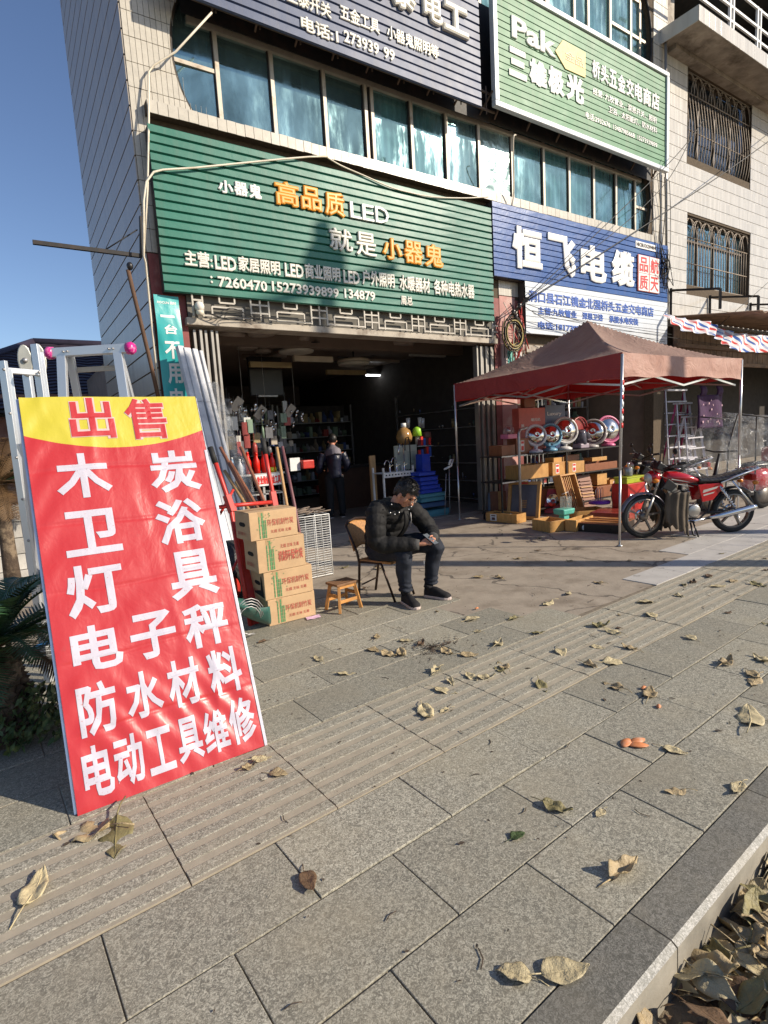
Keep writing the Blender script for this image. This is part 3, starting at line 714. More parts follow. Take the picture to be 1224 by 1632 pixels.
tpx('lettering','主营:九牧管业',M_letb,s2,c4,(255,532),(255,499),(417,548),Yb,.01,bold=.03)
tpx('lettering','深思卫浴',M_letb,s2,c4,(440,552),(438,522),(528,560),Yb,.01,bold=.03)
tpx('lettering','承接水电安装',M_letb,s2,c4,(553,566),(553,535),(676,578),Yb,.01,bold=.03)
tpx('lettering','电话:1817397479',M_letb,s2,c4,(255,592),(255,560),(478,610),Yb,.01,bold=.03)
# upper navy, on brackets
Yn=7.42
a=W(310,0,Yn);b=W(767,170,Yn); nx0=a.x-.35; nx1=b.x; nz0=(a.z+b.z)/2
s3=thing('signboard','dusty navy slatted sign with cream lettering, topmost left and leaning out on brackets','sign',(nx0,Yn,nz0))
slats(s3,nx0,nx1,nz0,nz0+2.4,Yn,19,[M_navy],gr=.15,dp=.016)
mb=MB(); mb.bb((nx0+.01,Yn+.03,nz0+.02),(nx1-.01,Yn+.06,nz0+2.4)); part('back_sheet',mb,M_back,s3)
c1=crop(0,0,2); c2=crop(612,0,2)
def raw(name,s,m_,par,p0,ptop,p1,Y,depth,bold,**k):
    a=W(*p0,Y);b=W(*ptop,Y);c=W(*p1,Y); return text(name,s,m_,par,(a.x,Y-.014,(a.z+c.z)/2),(1,0,0),(0,0,1),c.x-a.x,b.z-a.z,depth,bold,**k)
raw('lettering','正泰开关',M_let,s3,(456,10),(456,-16),(527,29),Yn,.02,.035)
raw('lettering','五金工具',M_let,s3,(541,34),(541,9),(604,56),Yn,.02,.035)
raw('lettering','小器鬼照明等',M_let,s3,(615,60),(615,37),(698,100),Yn,.02,.035)
raw('lettering','电话:1',M_let,s3,(479,54),(479,30),(538,68),Yn,.02,.035)
raw('lettering','273939',M_let,s3,(547,70),(547,50),(603,90),Yn,.02,.035)
raw('lettering','99',M_let,s3,(610,92),(610,73),(628,103),Yn,.02,.035)
raw('character','电',M_let,s3,(672,32),(672,-14),(703,48),Yn,.06,.05)
raw('character','工',M_let,s3,(704,52),(704,5),(744,64),Yn,.06,.05)
raw('character','泰',M_let,s3,(620,12),(620,-38),(661,26),Yn,.06,.05)
raw('character','正',M_let,s3,(570,-14),(570,-64),(608,0),Yn,.06,.05)
# steel lattice behind and below it
mb=MB()
mb.bb((2.5,YF-.02,7.03),(7.95,YF-.01,7.5)); part('backing_board',mb,M_black,s3)
for z in (7.12,7.40):
    mb=MB(); mb.bb((2.6,7.60,z-.015),(7.9,7.63,z+.015)); part('bracket_rail',mb,mat('rusty_bracket',(.16,.11,.08),.6,metal=.3,var=.3),s3)
for k in range(9):
    x=2.9+k*.6; mb=MB(); mb.bar((x,7.45,7.35),(x,7.79,7.12),.025); mb.bar((x,7.61,7.05),(x,7.61,7.5),.02); part('bracket_strut',mb,MT['rusty_bracket'],s3)
# upper green with white frame
Yu=7.45
a=W(783,0,Yu);b=W(790,165,Yu);c=W(1061,272,Yu);d=W(1058,120,Yu)
ux0,ux1,uz0,uz1=b.x,c.x,(b.z+c.z)/2,d.z+.02
s4=thing('signboard','leaf green slatted sign in a white frame with yellow tag, topmost right','sign',(ux0,Yu,uz0))
slats(s4,ux0+.05,ux1-.05,uz0+.05,uz1-.05,Yu,17,[M_pgreen],gr=.09,dp=.010)
for p,q in (((ux0-.05,Yu-.05,uz0-.05),(ux1+.05,Yu+.05,uz0+.04)),((ux0-.05,Yu-.05,uz1-.04),(ux1+.05,Yu+.05,uz1+.05)),((ux0-.05,Yu-.052,uz0+.04),(ux0+.05,Yu+.05,uz1-.04)),((ux1-.05,Yu-.052,uz0+.04),(ux1+.05,Yu+.05,uz1-.04))):
    mb=MB(); mb.bb(p,q); part('frame_bar',mb,M_white,s4,bev=.012)
mb=MB(); mb.bb((ux0,Yu+.03,uz0),(ux1,Yu+.06,uz1)); part('back_sheet',mb,M_back,s4)
for k in range(7):
    x=ux0+.3+k*.85; mb=MB(); mb.bar((x,Yu+.06,uz0+.3),(x,7.79,uz0-.02),.03); part('bracket_strut',mb,MT['rusty_bracket'],s4)
tpx('lettering','Pak',M_letw,s4,c2,(403,118),(403,48),(545,193),Yu,.03,bold=.032)
for ch,xa,xb,yb,yt,dy in (('三',396,452,243,150,18),('雄',460,515,270,188,14),('极',520,572,298,212,14),('光',578,634,322,236,14)):
    tpx('character',ch,M_letw,s4,c2,(xa,yb),(xa,yt),(xb,yb+dy),Yu,.02,bold=.05)
def wpt(cr,x,y,Y): return W(*cr(x,y),Y)
pts=[wpt(c2,*q,Yu) for q in ((542,165),(566,130),(638,170),(638,250),(575,222))]
mb=MB(); mb.prism([(p.x,p.z) for p in pts],Yu-.03,Yu-.013,lambda x,y,t:V((x,t,y))); part('yellow_tag',mb,mat('yellow_tag',(.52,.42,.10),.5),s4)
tpx('lettering','金品',mat('gold_text',(.30,.20,.05),.4),s4,c2,(573,192),(573,160),(632,222),Yu,.004,off=.031,bold=.01)
for i,ch in enumerate('桥头五金交电商店'):
    xa=660+i*27; tpx('character',ch,M_letw,s4,c2,(xa,248+i*14.2),(xa,190+i*14.5),(xa+24.5,260+i*14.2),Yu,.02,bold=.035)
tpx('lettering','经营: 九牧管业、深思开关、照明',M_letw,s4,c2,(663,307),(663,284),(866,392),Yu,.008,bold=.02)
tpx('lettering','卫浴、太阳能灯、防水材料',M_letw,s4,c2,(713,358),(713,336),(868,430),Yu,.008,bold=.02)
tpx('lettering','电话:2932676  13487985668  15273939899',M_letw,s4,c2,(640,383),(640,361),(868,470),Yu,.008,bold=.02)
# turquoise hanging banner on the left pier
tb=thing('hanging_banner','narrow turquoise banner with white characters hanging on the left pier','banner',(1.93,7.66,1.5))
def bann(p,q,d=0.):
    return V((1.775+.315*p,7.70-.02*math.sin(q*9+p*2)-.012*noise.noise(V((p*3,q*7,0)))-d,1.5+1.99*q))
mb=MB(); mb.sheet(lambda p,q:bann(p,q),16,60); part('cloth',mb,M_teal,tb)
def tt_(s,u0,u1,v0,v1,bold=.03,nm='character'):
    text(nm,s,M_letw,tb,(0,0,0),(1,0,0),(0,0,1),u1-u0,v1-v0,0,bold,conform=lambda a,b,d:bann(u0+a,v0+b,.003+d))
tt_('AOCUN 奥村',.10,.88,.945,.965,.02,'lettering'); tt_('一',.18,.74,.86,.875); tt_('台',.28,.8,.755,.815); tt_('不',.22,.85,.60,.71); tt_('用',.25,.85,.44,.57); tt_('电',.25,.85,.28,.41); tt_('缆',.25,.85,.12,.25)
# ------------------------------------------------------------------ left foreground
def D(x,y,dep): return ray(x,y)*dep+V((0,0,HCAM))
# red sale banner on a leaning frame
BO=V((.058,2.556,0.0)); BR=V((.847,.008,0)); BU=V((.016,.70,1.80))
BH=BU.length; BW=BR.length; BN=BR.cross(BU).normalized()   # towards the viewer
def buv(x,y):
    v=ray(x,y); o=V((0,0,HCAM)); t=(BO-o).dot(BN)/v.dot(BN); p=o+v*t-BO
    return p.dot(BR)/BW**2, p.dot(BU)/BH**2
def wr(u,v):
    p=V((u*1.0,v*2.2,0)); d=0
    d+=.0035*math.sin((u*.9+v*.35)*38+5*noise.noise(V((u*2,v*2,12))))*max(0,noise.noise(V((u*1.5,v*2.2,21)))+.15)
    d+=.004*math.sin((v*2.1-u*.5)*30+4*noise.noise(V((u*3,v*3,14))))*math.exp(-u*7)
    d+=.007*noise.noise(p*2.2)
    r=noise.noise(V((u*7+v*2,v*5-u*3,1.3))); d+=.0045*(1-abs(r)*2.2)*max(0,noise.noise(V((u*2,v*3,9)))+.35)
    for c in (.163,.325,.49,.655,.80): d-=.0035*math.exp(-((v-c-.004*math.sin(u*7+c*30))/.0045)**2)
    cr=noise.noise(V((u*26,v*9+u*4,4.))); d+=.0011*(1-abs(cr)*2)*(0.3+max(0,noise.noise(V((u*3,v*6,2)))))
    s=(u*.75-v*1.9+.5); d+=.0045*math.sin(s*26+3*noise.noise(V((u*3,v*3,5))))*max(0,1-abs(v-.40)*3.6)*max(0,1-u*1.3)
    s2=(u*1.1+v*1.6); d+=.003*math.sin(s2*40+4*noise.noise(V((u*3,v*3,8))))*max(0,1-abs(v-.13)*5)
    e=min(u,1-u); d*=min(1,.25+e*9); return d
def bpt(u,v,off=0.): return BO+BR*u+BU*v+BN*(wr(u,v)+off)
ban=thing('sale_banner','tall red and yellow vinyl sale banner stretched on a leaning frame in the left foreground','banner',(.48,2.56,0))
def vin(name,col,al=0):
    m,nt,b=nodes(name); co=pos(nt)
    b.inputs['Base Color'].default_value=(*col,1); b.inputs['Roughness'].default_value=.33; b.inputs['Specular IOR Level'].default_value=.5
    h1=nz(nt,pos(nt,scale=(42,42,9)),1,2,.45,.6); h2=nz(nt,co,7,3,.5,1.2)
    n1=bump(nt,h1,.3,.002,None); n2=bump(nt,h2,.32,.008,b,n1)
    f=ramp(nt,nz(nt,co,1.6,4,.6),.35,.75); cb=mix(nt,mth(nt,'MULTIPLY',f,.3),col,tuple(min(1,x*1.15+.05) for x in col)); s_=ramp(nt,nz(nt,pos(nt,scale=(3,3,1)),6,6,.75),.62,.85); cb=mix(nt,mth(nt,'MULTIPLY',s_,.35),cb,(.22,.15,.12)); nt.links.new(cb,b.inputs['Base Color'])
    if al:
        w=ramp(nt,nz(nt,co,120,2,.5),.68,.72); c=mix(nt,w,col,(.45,.25,.25)); nt.links.new(c,b.inputs['Base Color'])
    return m
M_vr=vin('red_vinyl',(.43,.022,.026)); M_vy=vin('yellow_vinyl',(.50,.43,.035)); M_vw=vin('white_vinyl',(.50,.475,.54),1); M_vp=vin('pink_vinyl',(.60,.40,.38))
lB=buv(90/2.266,600+214/2.266); rB=buv(717/2.266,600+200/2.266); cB=buv(400/2.266,600+260/2.266)
def vB(u): 
    l=lB[1]+(rB[1]-lB[1])*u; return l-(.5*(lB[1]+rB[1])-cB[1])*(1-(2*u-1)**2)
mb=MB()
mb.sheet(lambda u,q:bpt(u,vB(u)*q),90,230)
mb.cur=1; mb.sheet(lambda u,q:bpt(u,vB(u)+(1-vB(u))*q),90,40)
mb.cur=2; mb.sheet(lambda a,q:bpt(.987+.0155*a,q*.83,.0035),2,160)
mb.cur=0; mb.sheet(lambda a,q:BO+BR*(0-.003)+BU*q+BN*(-.035*(1-a))+BN*wr(0,q)*a,1,60); mb.sheet(lambda q,a:BO+BR*q-BU*.001+BN*(-.035*(1-a))+BN*wr(q,0)*a,60,1); mb.sheet(lambda a,q:BO+BR*1.003+BU*q+BN*(-.035*(a))+BN*wr(1,q)*(1-a),1,60)
part('vinyl_sheet',mb,[M_vr,M_vy,M_vw],ban)
def btext(ch,u0,u1,v0,v1,mt,bold,off,name='character',grow=0):
    vs,fs=glyphs(ch,bold); fs=[f for f in fs if all(vs[i].z>.5 for i in f)]
    x0=min(v.x for v in vs);x1=max(v.x for v in vs);y0=min(v.y for v in vs);y1=max(v.y for v in vs)
    u0-=grow/BW;u1+=grow/BW;v0-=grow/BH;v1+=grow/BH
    bm=bmesh.new(); bv=[bm.verts.new((u0+(v.x-x0)/(x1-x0)*(u1-u0),v0+(v.y-y0)/(y1-y0)*(v1-v0),v.z*.001)) for v in vs]
    for f in fs:
        try: bm.faces.new([bv[i] for i in f])
        except Exception: pass
    for lo,hi,st,ax in ((u0,u1,1/90,0),(v0,v1,1/120,1)):
        t=math.ceil(lo/st)*st
        while t<hi:
            co=(t,0,0) if ax==0 else (0,t,0); no=(1,0,0) if ax==0 else (0,1,0)
            bmesh.ops.bisect_plane(bm,geom=bm.verts[:]+bm.edges[:]+bm.faces[:],plane_co=co,plane_no=no); t+=st
    bmesh.ops.delete(bm,geom=[v for v in bm.verts if not v.link_faces],context='VERTS')
    bm.verts.index_update()
    mb=MB(); mb.add([bpt(v.co.x,v.co.y,off+v.co.z) for v in bm.verts],[tuple(v.index for v in f.verts) for f in bm.faces],True); bm.free()
    part(name,mb,mt,ban)
chars=[('出',232,395,82,228,1),('售',438,586,85,230,1),('木',180,390,278,445,0),('炭',523,712,270,425,0),('卫',213,427,482,650,0),('浴',550,735,445,612,0),('灯',222,445,676,870,0),('具',595,780,630,810,0),('电',245,440,895,1068,0),('子',460,635,850,1025,0),('秤',655,823,820,985,0),('防',272,425,1100,1300,0),('水',445,588,1063,1240,0),('材',597,725,1020,1200,0),('料',745,873,983,1158,0),('电',293,412,1325,1525,0),('动',408,523,1290,1485,0),('工',527,632,1265,1440,0),('具',633,735,1228,1400,0),('维',730,828,1205,1370,0),('修',823,925,1160,1335,0)]
for ch,xa,xb,ya,yb,k in chars:
    s_=2.266; xm=(xa+xb)/2; ym=(ya+yb)/2
    u0=buv(xa/s_,600+ym/s_)[0]; u1=buv(xb/s_,600+ym/s_)[0]; v1=buv(xm/s_,600+ya/s_)[1]; v0=buv(xm/s_,600+yb/s_)[1]
    if k: btext(ch,u0,u1,v0,v1,M_vp,.055,.0012,grow=.003,name='character_outline'); btext(ch,u0,u1,v0,v1,M_vr,.018,.0030)
    else: btext(ch,u0+.004,u1-.004,v0+.002,v1-.002,M_vw,.028,.0016)
for a,b in ((bpt(0,.0,-.03),bpt(0,1,-.03)),(bpt(1,0,-.03),bpt(1,1,-.03)),(bpt(0,.005,-.03),bpt(1,.005,-.03)),(bpt(0,.995,-.03),bpt(1,.995,-.03)),(bpt(0,.5,-.04),bpt(1,.5,-.04))):
    mb=MB(); mb.bar(a,b,.022,.022); part('frame_bar',mb,M_alu,ban)
mb=MB(); mb.bar(bpt(.5,.55,-.05),V((.5,3.45,.01)),.02,.02); part('back_strut',mb,M_alu,ban)
# ladders
M_alu2=mat('bright_aluminium',(.70,.72,.74),.36,metal=.7,var=.05,vs=3)
M_mag=mat('magenta_plastic',(.55,.02,.22),.3,var=.1,vs=90,col2=(.75,.35,.5),c2s=60)
A=D(22,700,3.55); B=D(76,700,3.75); A.z=B.z=0
lt1=thing('folding_ladder','silver folding ladder with oval hinge plates standing at the far left behind the banner','ladder',(A.x,A.y,0))
topz=D(5,578,3.55).z
for P_,zt in ((A,topz),(B,D(62,552,3.75).z)):
    mb=MB(); mb.bar((P_.x,P_.y,0),(P_.x,P_.y,zt),.026,.05); mb.bar((P_.x+.02,P_.y-.005,0),(P_.x+.016,P_.y-.005,zt-.05),.005,.056); part('rail',mb,M_alu2,lt1,bev=.005)
for py in (592,660,730,797,865,935):
    z=D(15,py,3.55).z; mb=MB(); mb.bar((A.x,A.y,z),(B.x,B.y,z),.036,.036); part('rung',mb,M_alu2,lt1,bev=.004)
    for P_ in (A,B): 
        mb=MB(); mb.tube([(P_.x-.0,P_.y-.05,z),(P_.x,P_.y-.036,z)],.009,8); part('rivet',mb,M_steel,lt1)
Cc=D(44,600,3.95); Cc.z=0
mb=MB(); mb.bar((Cc.x,Cc.y,0),(Cc.x,Cc.y,D(40,555,3.95).z),.035,.06); part('rail',mb,M_alu2,lt1,bev=.005)
for px,py,dp in ((40,575,3.9),(62,575,3.72)):
    c_=D(px,py,dp); mb=MB(); dr=V((c_.x,c_.y,0)).normalized()
    out=[(.045*math.cos(t*math.pi/8),.11*math.sin(t*math.pi/8)) for t in range(16)]
    sd=V((dr.y,-dr.x,0)); mb.prism(out,-.02,.02,lambda x,y,t:c_+sd*x+V((0,0,y))+dr*t); part('hinge_plate',mb,mat('dull_cast_metal',(.38,.38,.34),.5,metal=.6),lt1,bev=.006)
    mb=MB(); mb.tube([c_-dr*.035,c_+dr*.03],.018,10); part('hinge_pin',mb,M_steel,lt1)
P1=D(99,556,3.45);P2=D(189,562,3.45)
P1.z=P2.z=(P1.z+P2.z)/2
lt2=thing('step_ladder','silver step ladder with magenta end caps standing behind the top of the banner','ladder',((P1.x+P2.x)/2,(P1.y+P2.y)/2,0))
hv=(P2-P1).normalized(); nv=V((-hv.y,hv.x,0))
mb=MB(); mb.bar(P1-hv*.06,P2+hv*.06,.05,.055); part('top_bar',mb,M_alu2,lt2,bev=.004)
for s_,P_ in ((-1,P1),(1,P2)):
    mb=MB(); q=P_+hv*s_*.085; mb.tube([q-hv*s_*.03,q,q+hv*s_*.02],[.036,.04,.026],12); part('end_cap',mb,M_mag,lt2)
    bt=P_+hv*s_*.13-nv*.12; bt.z=0; mb=MB(); mb.bar(bt,P_-nv*.01,.055,.028,up=(nv.x,nv.y,0)); part('front_leg',mb,M_alu2,lt2,bev=.003)
    bt=P_+hv*s_*.09+nv*.5; bt.z=0; mb=MB(); mb.bar(bt,P_+nv*.04-hv*s_*.02,.045,.028,up=(nv.x,nv.y,0)); part('rear_leg',mb,M_alu2,lt2,bev=.003)
    for dx in (-.045,-.02):
        mb=MB(); q=P_+hv*s_*dx*-1*-1-nv*.035; mb.tube([q,q+nv*.01],.006,6); part('rivet',mb,M_steel,lt2)
for k in range(1,6):
    f=k/6; z=P1.z*(1-f); a=P1-hv*.11*f-nv*.28*f; b=P2+hv*.11*f-nv*.28*f; a.z=b.z=z
    if k: mb=MB(); mb.box((a+b)/2,((b-a).length,.075,.025),rz=math.atan2(hv.y,hv.x)); part('step',mb,M_alu2,lt2)
mb=MB(); a=P1+nv*.08-V((0,0,.10)); b=P2+nv*.08-V((0,0,.10)); mb.bar(a,b,.02,.03); part('brace',mb,M_frame,lt2)
# ---- plants at the left
M_frond=mat('dark_cycad_leaf',(.035,.085,.028),.38,var=.4,vs=9,col2=(.14,.19,.05),c2s=6,c2lo=.52,c2hi=.72,rand=.2,sheen=0)
M_dry=mat('dry_palm_leaf',(.15,.085,.035),.7,var=.35,vs=9,col2=(.14,.08,.035),c2s=5,rand=.4)
M_bark=mat('scaly_bark',(.085,.06,.042),.95,var=.35,vs=14,bmp=.012,bs=28,col2=(.20,.15,.10),c2s=9,c2lo=.5,c2hi=.62)
M_weed=mat('weed_leaf',(.06,.10,.03),.55,var=.4,vs=30,col2=(.20,.22,.06),c2s=12,c2lo=.5,c2hi=.68)
def frond(c,az,el,ln,droop,mt,par,w=.16,n=34,name='frond'):
    mb=MB(); d=V((math.cos(az)*math.cos(el),math.sin(az)*math.cos(el),math.sin(el))); p=V(c); pts=[p.copy()]; st=ln/14
    for i in range(14):
        d=(d+V((0,0,-droop*(i+1)/14))).normalized(); p=p+d*st; pts.append(p.copy())
    mb.tube(pts,[.011*(1-i/16) for i in range(15)],5)
    for i in range(n):
        f=.10+.88*i/n; k=f*14; a=int(k); q=pts[a].lerp(pts[min(14,a+1)],k-a); t=(pts[min(14,a+1)]-pts[a]).normalized()
        sd=t.cross(V((0,0,1))).normalized(); upv=sd.cross(t)
        l=w*math.sin(math.pi*min(1,f*.85+.15))**.6*ru(.85,1.1)
        for s_ in (-1,1):
            dr=(sd*s_+t*.62+upv*.22).normalized(); e=q+dr*l+V((0,0,-.18*l)); wv=t*.0075
            mb.add([q-wv,q+wv,q.lerp(e,.6)+wv*.9+upv*.004,e,q.lerp(e,.6)-wv*.6],[(0,1,2,3,4)],False)
    return part(name,mb,mt,par)
cy_=G(18,1172); cyc=thing('cycad','sago palm with stout scaly trunk at the left edge beside the banner','palm',(cy_.x-.03,cy_.y,0))
cx_,cyy=cy_.x-.03,cy_.y
mb=MB(); mb.lathe([(.17,-.03),(.135,.08),(.115,.2),(.12,.32),(.13,.4),(.09,.48)],18,(cx_,cyy,0))
for k in range(170):
    a=k*2.399; z=.02+.44*k/170; r=.125+.02*math.sin(z*12)
    q=V((cx_+r*math.cos(a),cyy+r*math.sin(a),z)); o=V((math.cos(a),math.sin(a),.5)).normalized(); s_=V((-math.sin(a),math.cos(a),0))*.022
    mb.add([q-s_,q+s_,q+o*.045+V((0,0,.01)),q+V((0,0,.045))],[(0,1,2),(1,3,2),(3,0,2)],False)
part('trunk',mb,M_bark,cyc)
for k in range(34):
    az=k*2.399+ru(-.15,.15); el=[.25,.65,1.05][k%3]+ru(-.15,.1)
    frond((cx_,cyy,.50),az,el,ru(.5,.78),ru(.16,.26),M_frond if k%6 else M_dry,cyc)
q0=D(8,840,6.2); tr=thing('palm_tree','dark trunked palm with dry brown fronds behind the silver ladder','palm',(q0.x,q0.y,0))
mb=MB(); mb.lathe([(.09,0),(.075,.5),(.07,1.0),(.08,1.25)],14,(q0.x,q0.y,0)); part('trunk',mb,M_bark,tr)
for k in range(26): frond((q0.x,q0.y,1.25),k*2.399,ru(-.2,1.2),ru(.45,.75),ru(.12,.3),M_dry if k%4 else M_frond,tr,w=.24,n=26)
sh=thing('weedy_shrub','small yellow-green leafy weeds growing at the foot of the sago palm','shrub',(cx_+.2,cyy-.1,0))
mb=MB()
for k in range(900):
    a=rnd()*6.28; r=rnd()**.6; c0=V((cx_+.12+.26*r*math.cos(a),cyy-.06+.26*r*math.sin(a),.02+.26*rnd()*(1-r*r*.6)))
    n_=V((ru(-1,1),ru(-1,.4),ru(.2,1))).normalized(); x=n_.orthogonal().normalized(); y=n_.cross(x); s_=ru(.012,.024)
    mb.add([c0-x*s_*1.3,c0-y*s_*.7-x*s_*.3,c0+x*s_*1.4,c0+y*s_*.7-x*s_*.3],[(0,1,2,3)],False)
part('foliage',mb,M_weed,sh,kind='stuff')
mb=MB()
for k in range(14):
    a=rnd()*6.28; mb.tube([(cx_+.12,cyy-.06,0),(cx_+.12+.1*math.cos(a),cyy-.06+.1*math.sin(a),.1),(cx_+.12+.2*math.cos(a),cyy-.06+.2*math.sin(a),.2)],.004,4)
part('stems',mb,M_bark,sh)
# blue plastic scoop and low wall
p0=D(42,1040,3.55);p1=D(84,1026,3.5)
bs_=thing('plastic_scoop','bright blue plastic scoop stuck among the sago fronds at the banner edge','scoop',(p0.x,p0.y,p0.z))
mb=MB(); d_=(p1-p0); u_=V((0,0,1)).cross(d_).normalized()
mb.sheet(lambda a,b:p0+d_*a*1.8+u_*(b-.5)*.13+V((0,0,.02*(2*b-1)**2)),12,6); part('blade',mb,mat('blue_plastic',(.02,.22,.52),.3),bs_,solid=.004)
mb=MB(); mb.tube([p0+d_*1.7,p0+d_*3.3],.012,8); part('handle',mb,MT['blue_plastic'],bs_)
w0=D(0,835,8.2); lw=thing('low_block_wall','low wall of pale concrete blocks behind the ladder','wall',(w0.x,w0.y,0))
bk=None
for r in range(5):
    for c in range(8):
        x=-1.8+c*.41+(r%2)*.2; mb=MB()
        if bk is None: mb.bb((x,7.9,.0),(x+.395,8.05,.185)); bk=part('block',mb,mat('pale_block',(.52,.50,.46),.9,var=.2,vs=6,bmp=.003,bs=40,rand=.4),lw); b0=(x)
        else: inst(bk,lw,Matrix.Translation(V((x-b0,ru(-.004,.004),r*.195))))
# wrapped long rolls leaning on the left pier
rl_=thing('wrapped_profiles','bundle of long wrapped aluminium profiles leaning beside the turquoise banner','profiles',(2.2,7.1,0))
M_wrap=mat('grey_white_wrap',(.50,.51,.53),.45,var=.12,vs=5,bmp=.004,bs=9,col2=(.36,.37,.40),c2s=4)
for k,(xo,w_,h_) in enumerate(((0,.085,2.82),(.09,.10,2.80),(.20,.075,2.79),(.285,.05,2.77))):
    mb=MB(); a=V((2.18+xo,6.78+.02*k,0)); b=V((1.98+xo*.9,7.50,h_)); 
    n_=4; pts=[a.lerp(b,i/n_)+V((.006*noise.noise(V((k,i*.5,0))),.02*math.sin(i/n_*3.14),0)) for i in range(n_+1)]
    for i in range(n_): mb.bar(pts[i],pts[i+1],w_,.07)
    part('profile',mb,M_wrap,rl_,bev=.008)
ps_=thing('plastic_sleeve','crumpled clear plastic sleeve hanging on the wrapped profiles at the doorway','plastic sleeve',(2.45,7.2,.8))
M_film,ntf,bf=nodes('clear_plastic_film'); bf.inputs['Base Color'].default_value=(.42,.44,.46,1); bf.inputs['Roughness'].default_value=.14; bump(ntf,nz(ntf,pos(ntf),9,4,.6,1.6),1,.05,bf); af=ramp(ntf,nz(ntf,pos(ntf),5,5,.65,1.5),.45,.75); ntf.links.new(mth(ntf,'ADD',mth(ntf,'MULTIPLY',af,.42),.12),bf.inputs['Alpha'])
mb=MB(); mb.sheet(lambda a,b:V((2.29+.16*b*0+.11*math.cos(a*6.28)*(.7+.5*noise.noise(V((a*2,b*5,1))))+.26*(1-b),7.32-.42*(1-b)+.08*math.sin(a*6.28)*(.8+.5*noise.noise(V((a*2,b*6,3)))),.75+1.6*b)),20,40); part('film',mb,M_film,ps_)
# ------------------------------------------------------------------ cartons, barrow, stool
M_card=mat('corrugated_cardboard',(.50,.335,.185),.8,var=.08,vs=9,col2=(.42,.27,.15),c2s=3,c2lo=.5,c2hi=.75,bmp=.0006,bs=160)
M_tape=mat('brown_packing_tape',(.42,.28,.15),.2,var=.05)
M_bam=mat('green_print',(.10,.25,.10),.7,var=.2); M_rp=mat('red_print',(.42,.09,.06),.7,var=.2,vs=40)
M_hole=mat('black_hole',(.008,.007,.006),.9)
def carton(px,py0,z0,w,d,h,rz,label,style,x0=None):
    o=G(px,py0) if x0 is None else V(x0); t=thing('carton',label,'box',(o.x,o.y,z0),rz,'charcoal cartons stacked by the barrow')
    R=lambda x,y,z:(RM[t.name]@V((x,y,z)))
    mb=MB(); g=.004
    n=6
    mb.box(R(w/2,d/2,h/2),(w,d,h-.003),rz=rz)
    part('box_body',mb,M_card,t,bev=.004)
    mb=MB()
    for s_ in (0,1):
        y0=g+s_*(d/2); mb.add([R(0,y0,h),R(w,y0,h),R(w,y0+d/2-g,h+.004),R(0,y0+d/2-g,h+.004)] if not s_ else [R(0,y0,h+.005),R(w,y0,h+.006),R(w,y0+d/2-g,h),R(0,y0+d/2-g,h)],[(0,1,2,3)],False)
    part('lid_flap',mb,M_card,t,solid=.003)
    mb=MB(); mb.add([R(-.001,d/2-.03,h+.0062),R(w+.001,d/2-.03,h+.0062),R(w+.001,d/2+.03,h+.0065),R(-.001,d/2+.03,h+.0065)],[(0,1,2,3)],False)
    mb.add([R(w*.18,-.0015,h),R(w*.30,-.0015,h),R(w*.30,-.0015,h-.05),R(w*.19,-.0015,h-.045)],[(0,1,2,3)],False); part('tape',mb,M_tape,t)
    rt=(RM[t.name].to_3x3()@V((1,0,0)))
    # bamboo print
    mb=MB()
    for k,(bx,bw,bt) in enumerate(((.085,.005,.80),(.112,.0075,.9),(.140,.005,.7),(.126,.003,.6))):
        zz=.06*h; 
        while zz<bt*h:
            l=h*.13; mb.add([R(bx*w/.43-bw,-.003,zz),R(bx*w/.43+bw,-.003,zz),R(bx*w/.43+bw*.9,-.003,zz+l*.92),R(bx*w/.43-bw*.9,-.003,zz+l*.92)],[(0,1,2,3)],False); zz+=l
    for k in range(16):
        c=V((ru(.05,.19)*w/.43,0,ru(.35,.95)*h)); a=ru(-.6,3.7); dx,dz=math.cos(a)*.022,math.sin(a)*.014
        mb.add([R(c.x,-.0035,c.z),R(c.x+dx*.5-dz*.2,-.0035,c.z+dz*.5+dx*.15),R(c.x+dx,-.0035,c.z+dz),R(c.x+dx*.5+dz*.2,-.0035,c.z+dz*.5-dx*.15)],[(0,1,2,3)],False)
    part('bamboo_print',mb,M_bam,t)
    if style: 
        text('lettering','机制环保竹炭',M_rp,t,R(w*.42,-.003,h*.26),rt,(0,0,1),w*.53,h*.34,0,.02); text('lettering','无烟 无味 无毒',M_rp,t,R(w*.48,-.003,h*.68),rt,(0,0,1),w*.4,h*.12,0,.005)
    else:
        text('lettering','环保机制竹炭',M_rp,t,R(w*.36,-.003,h*.46),rt,(0,0,1),w*.56,h*.24,0,.004); text('lettering','无烟 无味 无毒',M_rp,t,R(w*.42,-.003,h*.2),rt,(0,0,1),w*.44,h*.12,0,.004)
    lf=RM[t.name].to_3x3()@V((0,-1,0))
    mb=MB(); out=[(d*.5+.04*math.cos(k*math.pi/8)+(.022 if math.cos(k*math.pi/8)>0 else -.022),h*.56+.018*math.sin(k*math.pi/8)) for k in range(16)]
    mb.prism(out,-.003,-.001,lambda y,z,x:R(x,y,z)); part('hand_hole',mb,M_hole,t)
    text('side_print','易碎 防潮 向上',M_rp,t,R(-.003,d*.85,h*.16),lf,(0,0,1),d*.6,h*.14,0,.01)
    return t
o4=G(430,999)
carton(0,0,0,.435,.29,.222,.02,'charcoal carton at the bottom of the stack, standing on the paving',0,(o4.x,o4.y,0))
carton(0,0,.224,.44,.30,.236,.0,'charcoal carton third from the top with a torn dark corner at its side',0,(o4.x-.015,o4.y+.0,0))
carton(0,0,.462,.43,.28,.272,.03,'charcoal carton second from the top with the boldest red lettering',1,(o4.x-.055,o4.y-.01,0))
